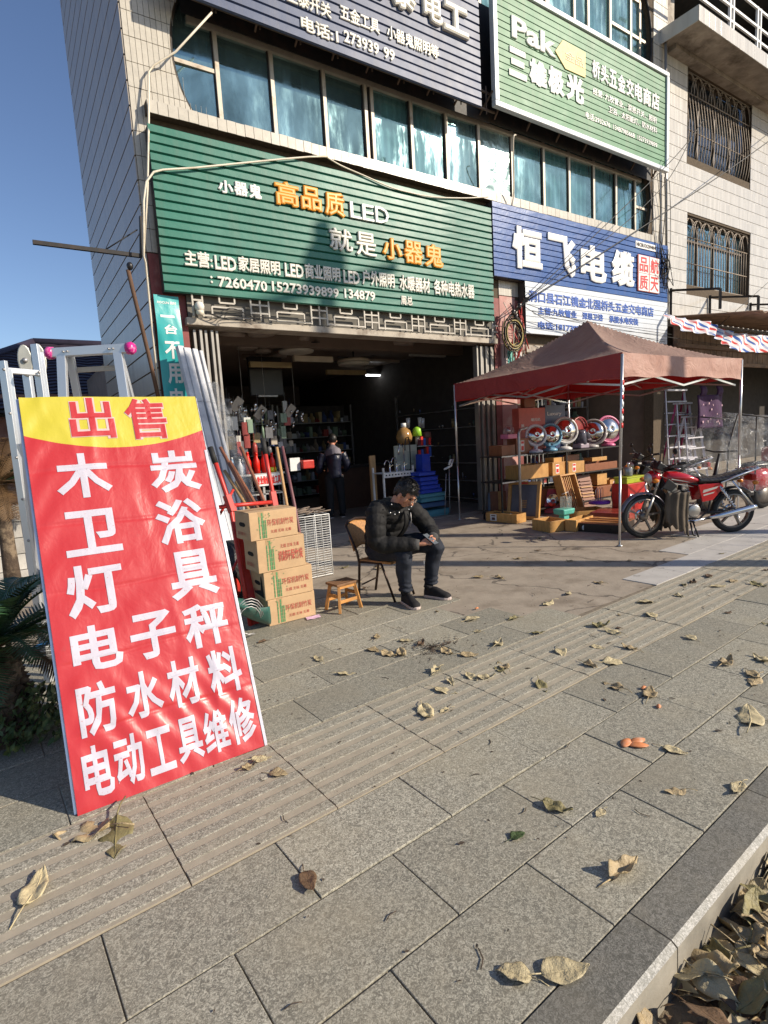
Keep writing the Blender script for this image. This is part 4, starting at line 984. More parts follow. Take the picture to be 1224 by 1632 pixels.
carton(0,0,.737,.425,.30,.232,.05,'charcoal carton on top of the stack with a creased lid',0,(o4.x-.10,o4.y-.015,0))
tc=[o for o in bpy.data.objects if o.name=='carton.001'][0]; R3=lambda x,y,z:RM[tc.name]@V((x,y,z))
mb=MB(); mb.add([R3(-.005,.02,.02),R3(-.005,.05,.2),R3(-.006,.06,.2),R3(-.006,.075,.08),R3(-.006,.22,.05),R3(-.006,.22,.035)],[(0,1,2,3),(0,3,4,5)],False); part('torn_gap',mb,M_hole,tc)
# upright wheelbarrow
M_redp=mat('red_painted_tube',(.50,.035,.025),.38,var=.15,vs=9,col2=(.30,.05,.03),c2s=9,c2lo=.6,c2hi=.75)
M_rub=mat('black_rubber',(.02,.019,.018),.7,var=.2,bmp=.0006,bs=120)
wb=thing('wheelbarrow','red framed wheelbarrow with green tray tipped upright against the cartons','wheelbarrow',(1.55,4.65,0))
def poly(name,pts,r,mt,par,n=10):
    mb=MB(); mb.tube(pts,r,n); return part(name,mb,mt,par)
dl=4.95
L1=D(338,722,dl);L2=D(367,806,dl-.05);L3=D(400,1000,dl-.25)
R1=D(420,708,dl+.35);R2=D(437,800,dl+.3);R3_=D(455,960,dl+.25)
for a,b,c_,lab in ((L1,L2,L3,0),(R1,R2,R3_,0)):
    poly('handle_tube',[a,a.lerp(b,.5)+V((0,0,.0)),b,b.lerp(c_,.5),c_],.021,M_redp,wb)
    u=(a-b).normalized(); g_=poly('grip',[a-u*.10,a+u*.055],.025,M_rub,wb); mb=MB(); mb.bar(b-u*.06,b+u*.10,.055,.055); part('socket',mb,M_redp,wb,bev=.004)
poly('cross_bar',[D(300,815,dl),L2,R2],.019,M_redp,wb)
mb=MB(); mb.add([L2,L2+V((.05,0,0)),L3+V((.09,0,.0)),L3-V((.02,0,0))],[(0,1,2,3)],False); part('side_plate',mb,M_redp,wb,solid=.006)
poly('strut',[D(345,830,dl),D(372,780,dl+.1)],.012,M_redp,wb); poly('strut',[D(362,925,dl-.2),D(385,880,dl-.1)],.012,M_redp,wb)
wc=D(362,905,5.1)
Rw=Matrix.Rotation(math.radians(90),3,'X')@Matrix.Rotation(.5,3,'Y')
mb=MB(); mb.lathe([(.13,-.03),(.165,-.035),(.19,-.02),(.195,0),(.19,.02),(.165,.035),(.13,.03),(.13,-.03)],24,(wc.x,wc.y,.2),Rw); part('tyre',mb,M_rub,wb)
mb=MB(); mb.lathe([(.0001,-.03),(.13,-.02),(.13,.02),(.0001,.03)],20,(wc.x,wc.y,.2),Rw); part('wheel_disc',mb,M_redp,wb)
# tray: green shell leaning at the foot
tc0=D(415,985,4.35)
def tray(a,b):
    x=(a-.5)*2; y=b
    p0=D(388,1045,4.05).lerp(D(430,1020,4.2),y); 
    return V((1.17+.42*b+.05*math.sin(a*3.14),4.02+.34*a+.12*b,.02+.20*x*x*(.4+.6*b)+.30*(1-b)**1.3))
mb=MB(); mb.sheet(tray,14,14); part('tray',mb,mat('dark_green_enamel',(.035,.115,.095),.35,var=.2,vs=6,col2=(.10,.12,.10),c2s=8),wb,solid=.005)
for k in range(4): 
    cq=D(398+k*3,985,4.3); r=.10+.012*k
    poly('wire_loop',[cq+V((r*math.cos(t*.45)*.9,.04*k,r*math.sin(t*.45)*1.1-.02)) for t in range(12)],.004,M_steel,wb,5)
lf=None
# tool handles leaning behind
M_wood=mat('worn_red_brown_wood',(.25,.10,.055),.6,var=.25,vs=12,scale=(3,3,.4)); M_woody=mat('yellow_wood_pole',(.42,.25,.11),.6,var=.2,vs=12,scale=(3,3,.4)); M_purp=mat('purple_brown_pole',(.17,.07,.075),.5,var=.2)
cs=crop(300,680,4.535)
for k,(a,b,mt,lab) in enumerate((((232,150),(445,560),M_wood,'long red-brown wooden tool handle leaning right, beside the left barrow grip'),((380,148),(540,535),M_wood,'red-brown wooden tool handle between the two barrow grips'),((262,318),(400,550),M_woody,'short light wooden tool handle crossing low behind the cartons'),((300,250),(468,540),M_wood,'dark short wooden tool handle behind the crossing handles'),((345,400),(430,545),M_woody,'thin orange wooden stick under the crossing handles'),((640,150),(705,560),M_woody,'yellow wooden pole standing right of the right barrow grip'),((680,145),(760,560),M_purp,'purple-brown pole standing rightmost behind the cartons'))):
    A_=D(*cs(*a),5.5+.06*k); B_=D(*cs(*b),5.35+.06*k); d_=(B_-A_); f=(A_.z-.03)/(-d_.z); E_=A_+d_*f
    mb=MB(); mb.tube([A_,A_.lerp(E_,.4)+V((.01,0,0)),E_],[.017,.0175,.018],8); o=part('tool_handle',mb,mt,loc=(E_.x,E_.y,0)); tag(o,lab,'tool handle','tool handles leaning by the door')
# wire cage
cg=thing('wire_cage','white wire cage standing behind the charcoal cartons','wire cage',(2.6,5.7,0))
M_wire=mat('white_coated_wire',(.66,.66,.63),.4,var=.1)
x0,x1,y0,y1,zt=2.30,2.90,5.50,5.86,.70
for z in (0.015,zt):
    mb=MB(); mb.tube([(x0,y0,z),(x1,y0,z),(x1,y1,z),(x0,y1,z)],.006,6,closed=True); part('rim',mb,M_wire,cg)
for x,y in ((x0,y0),(x1,y0),(x1,y1),(x0,y1)):
    mb=MB(); mb.tube([(x,y,0),(x,y,zt)],.006,6); part('corner_wire',mb,M_wire,cg)
for k in range(25):
    z=.04+k*.0265; mb=MB(); mb.tube([(x0,y0,z),(x1,y0,z),(x1,y1,z),(x0,y1,z)],.0028,4,closed=True); part('wire',mb,M_wire,cg)
for k in range(5):
    x=x0+(x1-x0)*(k+1)/6; mb=MB(); mb.tube([(x,y0-.004,0),(x,y0-.004,zt),(x,y1,zt)],.003,4); part('wire',mb,M_wire,cg)
mb=MB(); 
for k in range(26):
    c_=V((ru(2.3,2.8),ru(5.55,5.85),.71+.04*rnd())); a=ru(-.5,.9); l=ru(.12,.3); mb.tube([c_,c_+V((l*math.cos(a),l*math.sin(a)*.5,ru(-.0,.03)))],ru(.004,.01),5)
tag(part('scrap_sticks',mb,mat('grey_twigs',(.17,.13,.10),.8,var=.3),loc=(2.55,5.7,.7)),'heap of grey scrap sticks lying on the wire cage','scrap wood')
tag(part('black_sacks',MB().ball((1.75,5.55,.28),.30,12,1,.8,.95),mat('black_plastic_sack',(.03,.03,.033),.35,bmp=.02,bs=9),loc=(1.75,5.55,0)),'dark plastic sack slumped behind the barrow wheel','sack')
# stool
st=thing('wooden_stool','small four-legged orange wooden stool beside the seated man','stool',(2.34,4.29,0))
M_st=mat('varnished_pine',(.52,.25,.075),.4,var=.15,vs=10,scale=(1,6,1),col2=(.40,.17,.05),c2s=6); M_st2=mat('worn_stool_top',(.20,.10,.045),.5,var=.3,vs=12,scale=(1,6,1))
rzs=.12; Rz=Matrix.Rotation(rzs,3,'Z'); c0=V((2.345,4.29,0))
hs_=.245
for k in range(4):
    mb=MB(); mb.box(c0+Rz@V((0,-.0675+.045*k,hs_)),(.235,.0435,.02),rz=rzs); part('seat_board',mb,M_st2,st,bev=.002)
for sx in (-1,1):
    for sy in (-1,1):
        mb=MB(); mb.bar(c0+Rz@V((sx*.118,sy*.105,0)),c0+Rz@V((sx*.085,sy*.065,hs_-.01)),.024,.03); part('leg',mb,M_st,st,bev=.002)
for sy in (-1,1):
    mb=MB(); mb.bar(c0+Rz@V((-.10,sy*.083,.095)),c0+Rz@V((.10,sy*.083,.095)),.016,.028); part('stretcher',mb,M_st,st,bev=.001)
    mb=MB(); mb.bar(c0+Rz@V((-.095,sy*.07,.222)),c0+Rz@V((.095,sy*.07,.222)),.016,.03); part('apron',mb,M_st,st,bev=.001)
    mb=MB(); mb.bar(c0+Rz@V((sy*.1,-.085,.14)),c0+Rz@V((sy*.1,.085,.14)),.016,.028); part('stretcher',mb,M_st,st,bev=.001)
mb=MB(); q=G(496,986); mb.sheet(lambda a,b:V((q.x-.05+.13*a+.02*b,q.y-.03+.08*b,.006+.006*noise.noise(V((a*3,b*3,0))))),8,8); tag(part('paper',mb,mat('pink_paper',(.66,.45,.60),.7),loc=(q.x,q.y,0)),'pink paper scrap lying at the foot of the cartons','paper')
# ------------------------------------------------------------------ people
def fuse(name,mb,mt,parent,vox=.009,smooth=6,fn=None,dec=None,label=None):
    """merge overlapping tubes and balls into one continuous skin"""
    me=bpy.data.meshes.new('tmp'); me.from_pydata([tuple(p) for p in mb.v],[],mb.f); me.update()
    o=bpy.data.objects.new('tmp',me); C.objects.link(o)
    md=o.modifiers.new('r','REMESH'); md.mode='VOXEL'; md.voxel_size=vox
    md=o.modifiers.new('s','SMOOTH'); md.iterations=smooth; md.factor=.5
    bpy.context.view_layer.update(); m2=bpy.data.meshes.new_from_object(o.evaluated_get(bpy.context.evaluated_depsgraph_get()))
    C.objects.unlink(o); bpy.data.objects.remove(o)
    vs=[v.co.copy() for v in m2.vertices]; ns=[v.normal.copy() for v in m2.vertices]; fs=[tuple(p.vertices) for p in m2.polygons]
    if fn: vs=[v+n*fn(v) for v,n in zip(vs,ns)]
    bpy.data.meshes.remove(m2)
    r=MB(); r.add(vs,fs,True); return part(name,r,mt,parent,label=label)
def puff(mb,pts,rad,n=14,seg=.075,amp=.10,flat=1.,per=9):
    """tube whose radius swells between seams"""
    P=[];R=[]; 
    L=[0]; pts=[V(p) for p in pts]
    for a,b in zip(pts,pts[1:]): L.append(L[-1]+(b-a).length)
    N=max(12,int(L[-1]/seg*per)); 
    for i in range(N+1):
        s_=L[-1]*i/N; k=0
        while k<len(L)-2 and s_>L[k+1]: k+=1
        f=(s_-L[k])/(L[k+1]-L[k]); 
        # catmull-rom
        p0=pts[max(0,k-1)];p1=pts[k];p2=pts[k+1];p3=pts[min(len(pts)-1,k+2)]
        q=.5*((2*p1)+(p2-p0)*f+(2*p0-5*p1+4*p2-p3)*f*f+(3*p1-p0-3*p2+p3)*f**3)
        r=rad[k]+(rad[k+1]-rad[k])*f
        r*=1+amp*(abs(math.sin(math.pi*s_/seg))**.5-.6) if amp else 1
        P.append(q);R.append(r)
    mb.tube(P,R,n,flat=flat); return mb
def finger(mb,pts,r):
    mb.tube(pts,[r,r*.97,r*.9,r*.72][:len(pts)],7); 
    for p,k in zip(pts,(1.02,1.0,.92,.74)): mb.ball(p,r*k,6)
M_skin=mat('skin',(.50,.235,.145),.48,var=.1,vs=30,col2=(.55,.21,.14),c2s=14,spec=.4)
M_hair=mat('black_hair',(.014,.012,.011),.45,var=.3,vs=60,bmp=.002,bs=220)
M_jack=mat('black_padded_cloth',(.0115,.011,.0108),.72,var=.15,vs=12,bmp=.003,bs=30,spec=.3)
M_jean=mat('dark_navy_denim',(.009,.0125,.022),.8,var=.25,vs=18,bmp=.0012,bs=120,col2=(.024,.030,.046),c2s=7,c2lo=.5,c2hi=.75)
M_shoe=mat('black_canvas',(.012,.011,.012),.85,bmp=.0006,bs=200); M_sole=mat('pale_rubber_sole',(.55,.45,.40),.6,var=.1)
ch_=thing('folding_chair','folding chair with dark bent-tube frame and cane seat under the seated man','chair',(2.86,4.35,0))
M_tub=mat('dark_bronze_tube',(.045,.028,.022),.35,metal=.5,var=.2); M_cane=mat('orange_wicker',(.42,.20,.065),.6,var=.3,vs=60,bmp=.003,bs=120)
A_,B_,C_,D_=V((2.633,4.492,0)),V((2.90,4.61,0)),V((2.788,4.108,0)),V((3.073,4.197,0))
fd=V((.38,-.92,0)).normalized(); sd_=V((.92,.38,0)).normalized()
sc_=V((2.84,4.33,.375)); hw=.17
for s_,rear,front in ((-1,A_,C_),(1,B_,D_)):
    top=sc_+sd_*s_*hw-fd*.30; top.z=.70; sr=sc_+sd_*s_*hw-fd*.19
    mb=MB(); mb.tube([top+V((0,0,0)),sr+V((0,0,.08)),sr+fd*.02-V((0,0,.02)),rear],.0125,8); part('back_frame',mb,M_tub,ch_)
    mb=MB(); mb.tube([sc_+sd_*s_*(hw-.0)-fd*.15-V((0,0,.012)),sc_+sd_*s_*(hw-.0)+fd*.08-V((0,0,.012)),front],.0115,8); part('front_leg',mb,M_tub,ch_)
tl=[sc_+sd_*s_*hw-fd*.30 for s_ in (-1,1)]
for p in tl: p.z=.70
mb=MB(); mb.tube([tl[0],tl[0]+V((0,0,.035))+sd_*.03,tl[0].lerp(tl[1],.5)-fd*.02+V((0,0,.05)),tl[1]+V((0,0,.035))-sd_*.03,tl[1]],.013,8); part('top_rail',mb,M_tub,ch_)
mb=MB(); mb.sheet(lambda a,b:tl[0].lerp(tl[1],a)*1.0+V((0,0,.03*math.sin(a*3.14)-.24*b))+fd*(.075*b-.03*math.sin(a*3.14)),16,10); part('backrest',mb,M_cane,ch_,solid=.01)
mb=MB(); mb.sheet(lambda a,b:sc_+sd_*(a-.5)*2*hw+fd*(b-.5)*.38+V((0,0,-.008*math.sin(a*3.14))),12,12); part('seat',mb,M_cane,ch_,solid=.022)
for b0 in (A_.lerp(C_,.5),): 
    mb=MB(); mb.tube([A_+V((.03,-.03,.13)),B_+V((-.0,-.03,.13))],.008,6); part('stretcher',mb,M_tub,ch_)
man=thing('person','man in black padded jacket, glasses and dark jeans sitting bent over a phone','person',(2.9,4.1,0))
hipc=V((2.85,4.36,.46)); 
KR,KL=V((2.79,3.94,.475)),V((3.17,3.955,.50)); AR,AL=V((2.83,3.985,.11)),V((3.15,4.03,.11)); HR,HL=V((2.76,4.30,.455)),V((2.96,4.36,.455))
SR,SL=V((2.66,4.13,.875)),V((3.01,4.19,.88)); ER,EL=V((2.62,4.04,.60)),V((3.20,4.06,.625)); WR,WL=V((2.86,3.84,.565)),V((3.045,3.83,.60))
neck=V((2.845,4.08,.93)); hd=V((2.885,3.99,1.00))
hfw=V((.33,-.66,-.68)).normalized(); hsd=V((.93,.37,0)).normalized(); hup=hsd.cross(hfw).normalized()
if hup.z<0: hup=-hup
HM=Matrix((hsd,hfw,hup)).transposed()     # head axes: x his left, y forward, z up
def Hd(x,y,z): return hd+HM@V((x,y,z))
mb=MB()
# skull, jaw, nose, ears
mb.ball(Hd(0,-.012,.025),.088,14,.86,1.06,1.0,HM); mb.ball(Hd(0,.018,-.035),.066,12,.86,.98,1.05,HM); mb.ball(Hd(0,.045,-.085),.032,10,1.1,.9,.8,HM)
for s_ in (-1,1):
    mb.ball(Hd(.045*s_,.042,-.02),.028,8,1,1,1.1,HM); mb.ball(Hd(.082*s_,-.005,-.012),.028,8,.35,.7,1.15,HM)
mb.tube([Hd(0,.083,.012),Hd(0,.094,-.012),Hd(0,.106,-.034),Hd(0,.090,-.043)],[.010,.012,.016,.012],8)
mb.ball(Hd(0,.082,.028),.020,8,2.2,.6,.7,HM); mb.ball(Hd(0,.080,-.062),.014,8,1.7,.8,.55,HM); mb.ball(Hd(0,.079,-.072),.012,8,1.5,.8,.55,HM)
mb.tube([Hd(0,-.03,-.05),neck+V((0,.01,-.02)),V((2.84,4.16,.86))],[.055,.058,.07],12)
# arms and hands
mb.tube([SR,ER,WR],[.05,.043,.03],10); mb.tube([SL,EL,WL],[.05,.043,.03],10); mb.tube([V((2.84,4.20,.86)),V((2.85,4.36,.5))],[.07,.08],12)
ph_c=V((2.965,3.765,.60)) # phone centre
def hand(wr,side):
    # palm beneath the phone, fingers wrapping round it
    to=(ph_c-wr); to.z=0; to.normalize(); across=V((to.y,-to.x,0))*side
    pc=wr+(ph_c-wr)*.5; mb.tube([wr,pc+V((0,0,-.012)),wr+(ph_c-wr)*.82+V((0,0,-.018))],[.027,.036,.034],10,flat=.55)
    base=wr+(ph_c-wr)*.78
    for k in range(4):
        l=[.9,1.,.95,.78][k]; b=base+V((0,0,-.022+.0))-to*.0+across*(.028-.019*k)
        finger(mb,[b,b+to*.026*l+V((0,0,-.006)),b+to*.043*l+V((0,0,.006)),b+to*.045*l+V((0,0,.024))],.0088)
    tb_=wr+(ph_c-wr)*.45-across*.0+V((0,0,.012)); finger(mb,[tb_,tb_+to*.028+across*-.010*side+V((0,0,.018)),tb_+to*.052+V((0,0,.022)),tb_+to*.066+V((0,0,.018))],.0098)
hand(WR,1); hand(WL,-1)
fuse('body',mb,M_skin,man,.0055,3)
# hair cap with fringe
mb=MB(); 
def hairf(v):
    q=HM.transposed()@(v-hd); return .006*noise.noise(q*70)+.003*noise.noise(q*170)
mb.ball(Hd(0,-.018,.042),.099,14,.88,1.05,.98,HM); mb.ball(Hd(0,.035,.085),.045,10,1.35,.9,.7,HM)
mb.ball(Hd(0,-.06,.0),.075,12,1.0,.7,1.1,HM)
for s_ in (-1,1): mb.ball(Hd(.062*s_,.0,.03),.04,8,.6,1.1,1,HM)
hb_=fuse('hair',mb,M_hair,man,.006,2,hairf)
# cut the hair away from the face: face side faces removed
me=hb_.data; bm=bmesh.new(); bm.from_mesh(me); inv=RM[man.name]
dl_=[v for v in bm.verts if (lambda q:(q.y>.035 and q.z<.052+.012*noise.noise(V((q.x*60,0,0)))) or (q.z<-.035 and q.y>-.03) or (q.z<.0 and q.y>.0) )(HM.transposed()@((inv@v.co)-hd))]
bmesh.ops.delete(bm,geom=dl_,context='VERTS'); bm.to_mesh(me); bm.free()
mb=MB()
for k in range(420):
    a=ru(0,6.28); e=ru(.15,1.5); dr=V((math.cos(a)*math.cos(e),math.sin(a)*math.cos(e),math.sin(e)))
    b=Hd(dr.x*.088,-.018+dr.y*.104,.040+dr.z*.098); 
    w=HM@V((-dr.y,dr.x,0)).normalized()*.0035; out=HM@dr; fl=HM@V((0,.6,.1))
    tp=b+(out*.5+fl*.75+V((0,0,-.15))).normalized()*.026
    mb.add([b-w,b+w,b+out*.008+(tp-b)*.5+w*.6,tp,b+out*.008+(tp-b)*.5-w*.6],[(0,1,2,3,4)],True)
part('hair_tufts',mb,M_hair,man,kind='stuff')
for s_ in (-1,1):
    mb=MB(); mb.tube([Hd(s_*.014,.092,.026),Hd(s_*.032,.090,.034),Hd(s_*.050,.078,.030)],[.003,.004,.002],6); part('eyebrow',mb,M_hair,man)
    mb=MB(); mb.ball(Hd(s_*.031,.076,.006),.0125,10,1.25,.8,.55,HM); part('eye',mb,mat('eye_dark',(.03,.02,.018),.2),man)
    mb=MB(); mb.tube([Hd(s_*.033+.022*math.cos(t*.5236),.104-.004*abs(math.cos(t*.5236)),.002+.016*math.sin(t*.5236)) for t in range(12)],.0016,5,closed=True); mb.tube([Hd(s_*.055,.098,.006),Hd(s_*.078,.05,.008),Hd(s_*.084,-.01,.002)],.0018,5)
    part('glasses_rim',mb,mat('thin_gold_wire',(.55,.36,.22),.25,metal=.8),man)
    mb=MB(); mb.lathe([(.0001,0),(.021,0)],12,Hd(s_*.033,.1035,.002),HM@Matrix.Rotation(math.radians(90),3,'X')); mg=glass_mat('spectacle_lens',(.8,.85,.9),.14,.02) if 'spectacle_lens' not in bpy.data.materials else bpy.data.materials['spectacle_lens']; part('lens',mb,mg,man)
mb=MB(); mb.tube([Hd(-.011,.104,.006),Hd(0,.107,.009),Hd(.011,.104,.006)],.0016,5); part('glasses_bridge',mb,MT['thin_gold_wire'],man)
# jacket
mb=MB()
spine=[V((2.86,4.37,.44)),V((2.855,4.35,.58)),V((2.85,4.27,.74)),V((2.84,4.18,.86)),V((2.845,4.13,.93))]
P=[];R=[]
sdj=V((.975,.2,0)).normalized()
for i in range(61):
    t=i/60; k=min(3,int(t*4)); f=t*4-k; q=spine[k].lerp(spine[k+1],f); r=[.165,.172,.185,.17,.095]; rr=r[k]+(r[k+1]-r[k])*f
    rr*=1+.10*(abs(math.sin(math.pi*i/9))**.5-.6); P.append(q);R.append(rr)
n=22; vs=[]
for p,r in zip(P,R):
    for j in range(n):
        a=2*math.pi*j/n; vs.append(p+sdj*math.cos(a)*r*1.16+V((-.2*.8,.975*.8,.35)).normalized()*math.sin(a)*r*.86)
fs=[(i*n+j,i*n+(j+1)%n,(i+1)*n+(j+1)%n,(i+1)*n+j) for i in range(60) for j in range(n)]+[tuple(range(n))[::-1],tuple(60*n+j for j in range(n))]
mb.add(vs,fs,True)
mb.ball(SR+V((.02,.01,-.01)),.098,12); mb.ball(SL+V((-.02,.01,-.01)),.098,12)
puff(mb,[SR+V((0,.01,0)),SR.lerp(ER,.5)+V((-.025,0,0)),ER+V((-.01,.02,-.01)),ER.lerp(WR,.5)+V((0,0,-.01)),WR],[.092,.086,.080,.068,.054],14,.08,.17)
puff(mb,[SL+V((0,.01,0)),SL.lerp(EL,.5)+V((.025,0,0)),EL+V((.01,.02,-.01)),EL.lerp(WL,.5)+V((0,0,-.01)),WL],[.092,.086,.080,.068,.054],14,.08,.17)
# collar standing round the neck
mb.tube([neck+V((.085*math.cos(t*.628),.075*math.sin(t*.628)+.035,-.015+.02*math.sin(t*.628))) for t in range(10)],.032,8,closed=True)
mb.tube([V((2.80,4.12,.90)),V((2.85,4.20,.93)),V((2.93,4.16,.90))],.045,10)
fuse('jacket',mb,M_jack,man,.0085,2,lambda v:.0045*noise.noise(v*22)+.002*noise.noise(v*60))
for w_,e_ in ((WR,ER),(WL,EL)):
    u=(w_-e_).normalized(); mb=MB(); mb.tube([w_-u*.03,w_+u*.03],[.053,.046],14); part('cuff',mb,mat('ribbed_grey_cuff',(.06,.058,.055),.85,bmp=.002,bs=90),man)
fnt=V((.2,-.9,.25)).normalized()
M_snap=mat('silver_snap',(.65,.65,.63),.25,metal=.9)
for q in ((-.17,.0),(-.12,-.02),(-.07,-.01),(.06,.0),(.1,.02),(.13,.055),(-.15,.07)):
    c_=V((2.87,4.0,.845))+sdj*q[0]+V((0,.015*abs(q[0])*8,q[1]+.01)); mb=MB(); mb.lathe([(.0001,.006),(.007,.004),(.008,0)],8,c_+V((0,-.005,0)),Matrix.Rotation(math.radians(90),3,'X')); part('snap_button',mb,M_snap,man)
mb=MB(); mb.sheet(lambda a,b:V((2.90+.05*(a-.5)-.01*b,4.045-.045*math.sin(b*2.6)-.02+.13*(b)*(b),.60+.25*(1-b)*1.0)),4,16); part('placket',mb,M_jack,man,solid=.012)
mb=MB(); mb.tube([V((2.925,3.985,.83)),V((2.93,3.985,.76)),V((2.925,4.0,.70))],.004,6); part('zip_pull',mb,M_steel,man)
# jeans
mb=MB()
mb.ball(V((2.85,4.34,.46)),.165,14,1.15,1,.72)
puff(mb,[HR+V((0,.03,0)),HR.lerp(KR,.55)+V((-.01,0,.025)),KR+V((0,.0,.0)),KR.lerp(AR,.35)+V((0,.015,0)),KR.lerp(AR,.75)+V((0,.01,0)),AR+V((0,0,.02))],[.112,.098,.082,.072,.062,.066],14,.5,0)
puff(mb,[HL+V((0,.03,0)),HL.lerp(KL,.55)+V((.01,0,.025)),KL+V((0,.0,.0)),KL.lerp(AL,.35)+V((0,.015,0)),KL.lerp(AL,.75)+V((0,.01,0)),AL+V((0,0,.02))],[.112,.098,.082,.072,.062,.066],14,.5,0)
def jf(v):
    d=.006*noise.noise(v*14)
    if v.z<.24: d+=.007*math.sin(v.z*150+4*noise.noise(v*9))*max(0,1-abs(v.z-.15)/.09)
    if v.z>.40: d+=.004*noise.noise(V((v.x*30,v.y*10,v.z*30)))
    return d
fuse('jeans',mb,M_jean,man,.0085,2,jf)
def shoe(heel,toe,par):
    u=(toe-heel); u.z=0; L_=u.length; u.normalize(); s_=V((-u.y,u.x,0)); mb=MB()
    prof=[(0,.036,.075),(.06,.040,.085),(.12,.041,.085),(.16,.044,.07),(.20,.048,.052),(.24,.045,.042),(.265,.030,.030)]
    vs=[];n=12
    for x,w,h in prof:
        for j in range(n):
            a=math.pi*j/(n-1); vs.append(heel+u*x*L_/.265+s_*w*math.cos(a)+V((0,0,.022+h*math.sin(a)**.8)))
    k=len(prof); fs=[(i*n+j,i*n+j+1,(i+1)*n+j+1,(i+1)*n+j) for i in range(k-1) for j in range(n-1)]+[tuple(range(n)),tuple((k-1)*n+j for j in range(n))]
    mb.add(vs,fs,True); mb.tube([heel+u*.03+V((0,0,.09)),heel+u*.04+V((0,0,.125))],[.046,.044],12); part('shoe',mb,M_shoe,par)
    mb=MB(); out=[]
    for x,w,h in prof: out.append((x*L_/.265-.004,w+.004))
    out=[(o[0],-o[1]) for o in out]+[(L_+.012,-.012),(L_+.012,.012)]+[(o[0],o[1]) for o in out[::-1]]
    mb.prism(out,.0,.024,lambda x,y,t:heel+u*x+s_*y+V((0,0,t))); part('sole',mb,M_sole,par,bev=.005)
hR=V((2.845,4.04,0)); hL=V((3.11,4.06,0))
shoe(hR,V((2.80,3.79,0)),man); shoe(hL,V((3.20,3.82,0)),man)
pho=thing('smartphone','black smartphone held in both hands by the seated man','phone',tuple(ph_c))
Rp=Matrix((V((.95,.3,0)).normalized(),V((-.25,.80,.55)).normalized(),V((.95,.3,0)).normalized().cross(V((-.25,.80,.55)).normalized()))).transposed()
mb=MB(); mb.box(ph_c+V((0,.0,.006)),(.072,.15,.009),R=Rp); part('phone_body',mb,mat('phone_glass',(.01,.01,.012),.15),pho,bev=.004)
mb=MB(); mb.box(ph_c+V((0,.0,.006))+Rp@V((0,0,.0052)),(.066,.140,.0012),R=Rp); part('screen',mb,mat('phone_screen',(.09,.10,.12),.1),pho)
# man standing in the shop
sp=thing('person','person in dark navy jacket with grey shoulders standing with back turned inside the shop','person',(5.24,9.6,0))
S=V((5.24,9.6,0)); fx=V((.30,.95,0)).normalized(); sx_=V((.95,-.30,0)).normalized()
def Q(x,y,z): return S+sx_*x+fx*y+V((0,0,z))
mb=MB(); mb.ball(Q(.03,.10,1.53),.088,12,.9,1.05,1.15); mb.ball(Q(.03,.17,1.47),.05,8); mb.tube([Q(.02,.07,1.46),Q(0,.02,1.34)],[.05,.06],10)
for s_ in (-1,1):
    mb.ball(Q(.03+s_*.08,.10,1.50),.022,6); mb.tube([Q(s_*.2,0,1.28),Q(s_*.25,.05,1.0),Q(s_*.2,.28,.95)],[.05,.045,.03],8)
    mb.tube([Q(s_*.2,.26,.95),Q(s_*.19,.34,.94)],[.03,.035],8,flat=.5)
    for k in range(4): mb.tube([Q(s_*.19-.027+.018*k,.33,.94),Q(s_*.19-.027+.018*k,.375,.925),Q(s_*.19-.027+.018*k,.40,.90)],[.009,.0085,.007],6)
    mb.tube([Q(s_*.155,.30,.94),Q(s_*.12,.34,.93)],[.011,.008],6); mb.tube([Q(s_*.1,0,.85),Q(s_*.1,0,.1)],[.08,.045],8)
mb.tube([Q(0,0,.82),Q(0,.0,1.32)],[.13,.14],12)
fuse('body',mb,M_skin,sp,.009,3)
mb=MB(); mb.ball(Q(.03,.085,1.555),.097,12,.92,1.02,1.08); fuse('hair',mb,M_hair,sp,.012,2)
M_nav=mat('navy_leather_jacket',(.012,.014,.03),.35,var=.2,bmp=.006,bs=14)
mb=MB(); mb.tube([Q(0,0,.80),Q(0,0,.95),Q(0,.0,1.15),Q(0,.02,1.24)],[.185,.18,.2,.2],18,flat=.72)
for s_ in (-1,1): puff(mb,[Q(s_*.19,.01,1.27),Q(s_*.27,.02,1.05),Q(s_*.27,.1,.95),Q(s_*.21,.27,.95)],[.08,.075,.065,.05],12,.3,0)
fuse('jacket',mb,M_nav,sp,.012,3,lambda v:.006*noise.noise(v*18))
mb=MB(); mb.tube([Q(0,.0,1.22),Q(0,.02,1.32),Q(0,.04,1.38),Q(.01,.06,1.42)],[.235,.215,.12,.075],18,flat=.68); fuse('jacket_yoke',mb,mat('grey_mauve_yoke',(.17,.155,.18),.7),sp,.012,3)
mb=MB(); mb.ball(Q(0,0,.84),.17,12,1,.75,.8)
for s_ in (-1,1): puff(mb,[Q(s_*.09,0,.84),Q(s_*.11,-.01,.48),Q(s_*.12,-.02,.08)],[.105,.08,.065],12,.5,0)
fuse('trousers',mb,mat('black_trousers',(.012,.012,.014),.8),sp,.013,3,lambda v:.005*noise.noise(v*16))
for s_ in (-1,1): shoe(Q(s_*.12,-.06,0),Q(s_*.13,.19,0),sp)
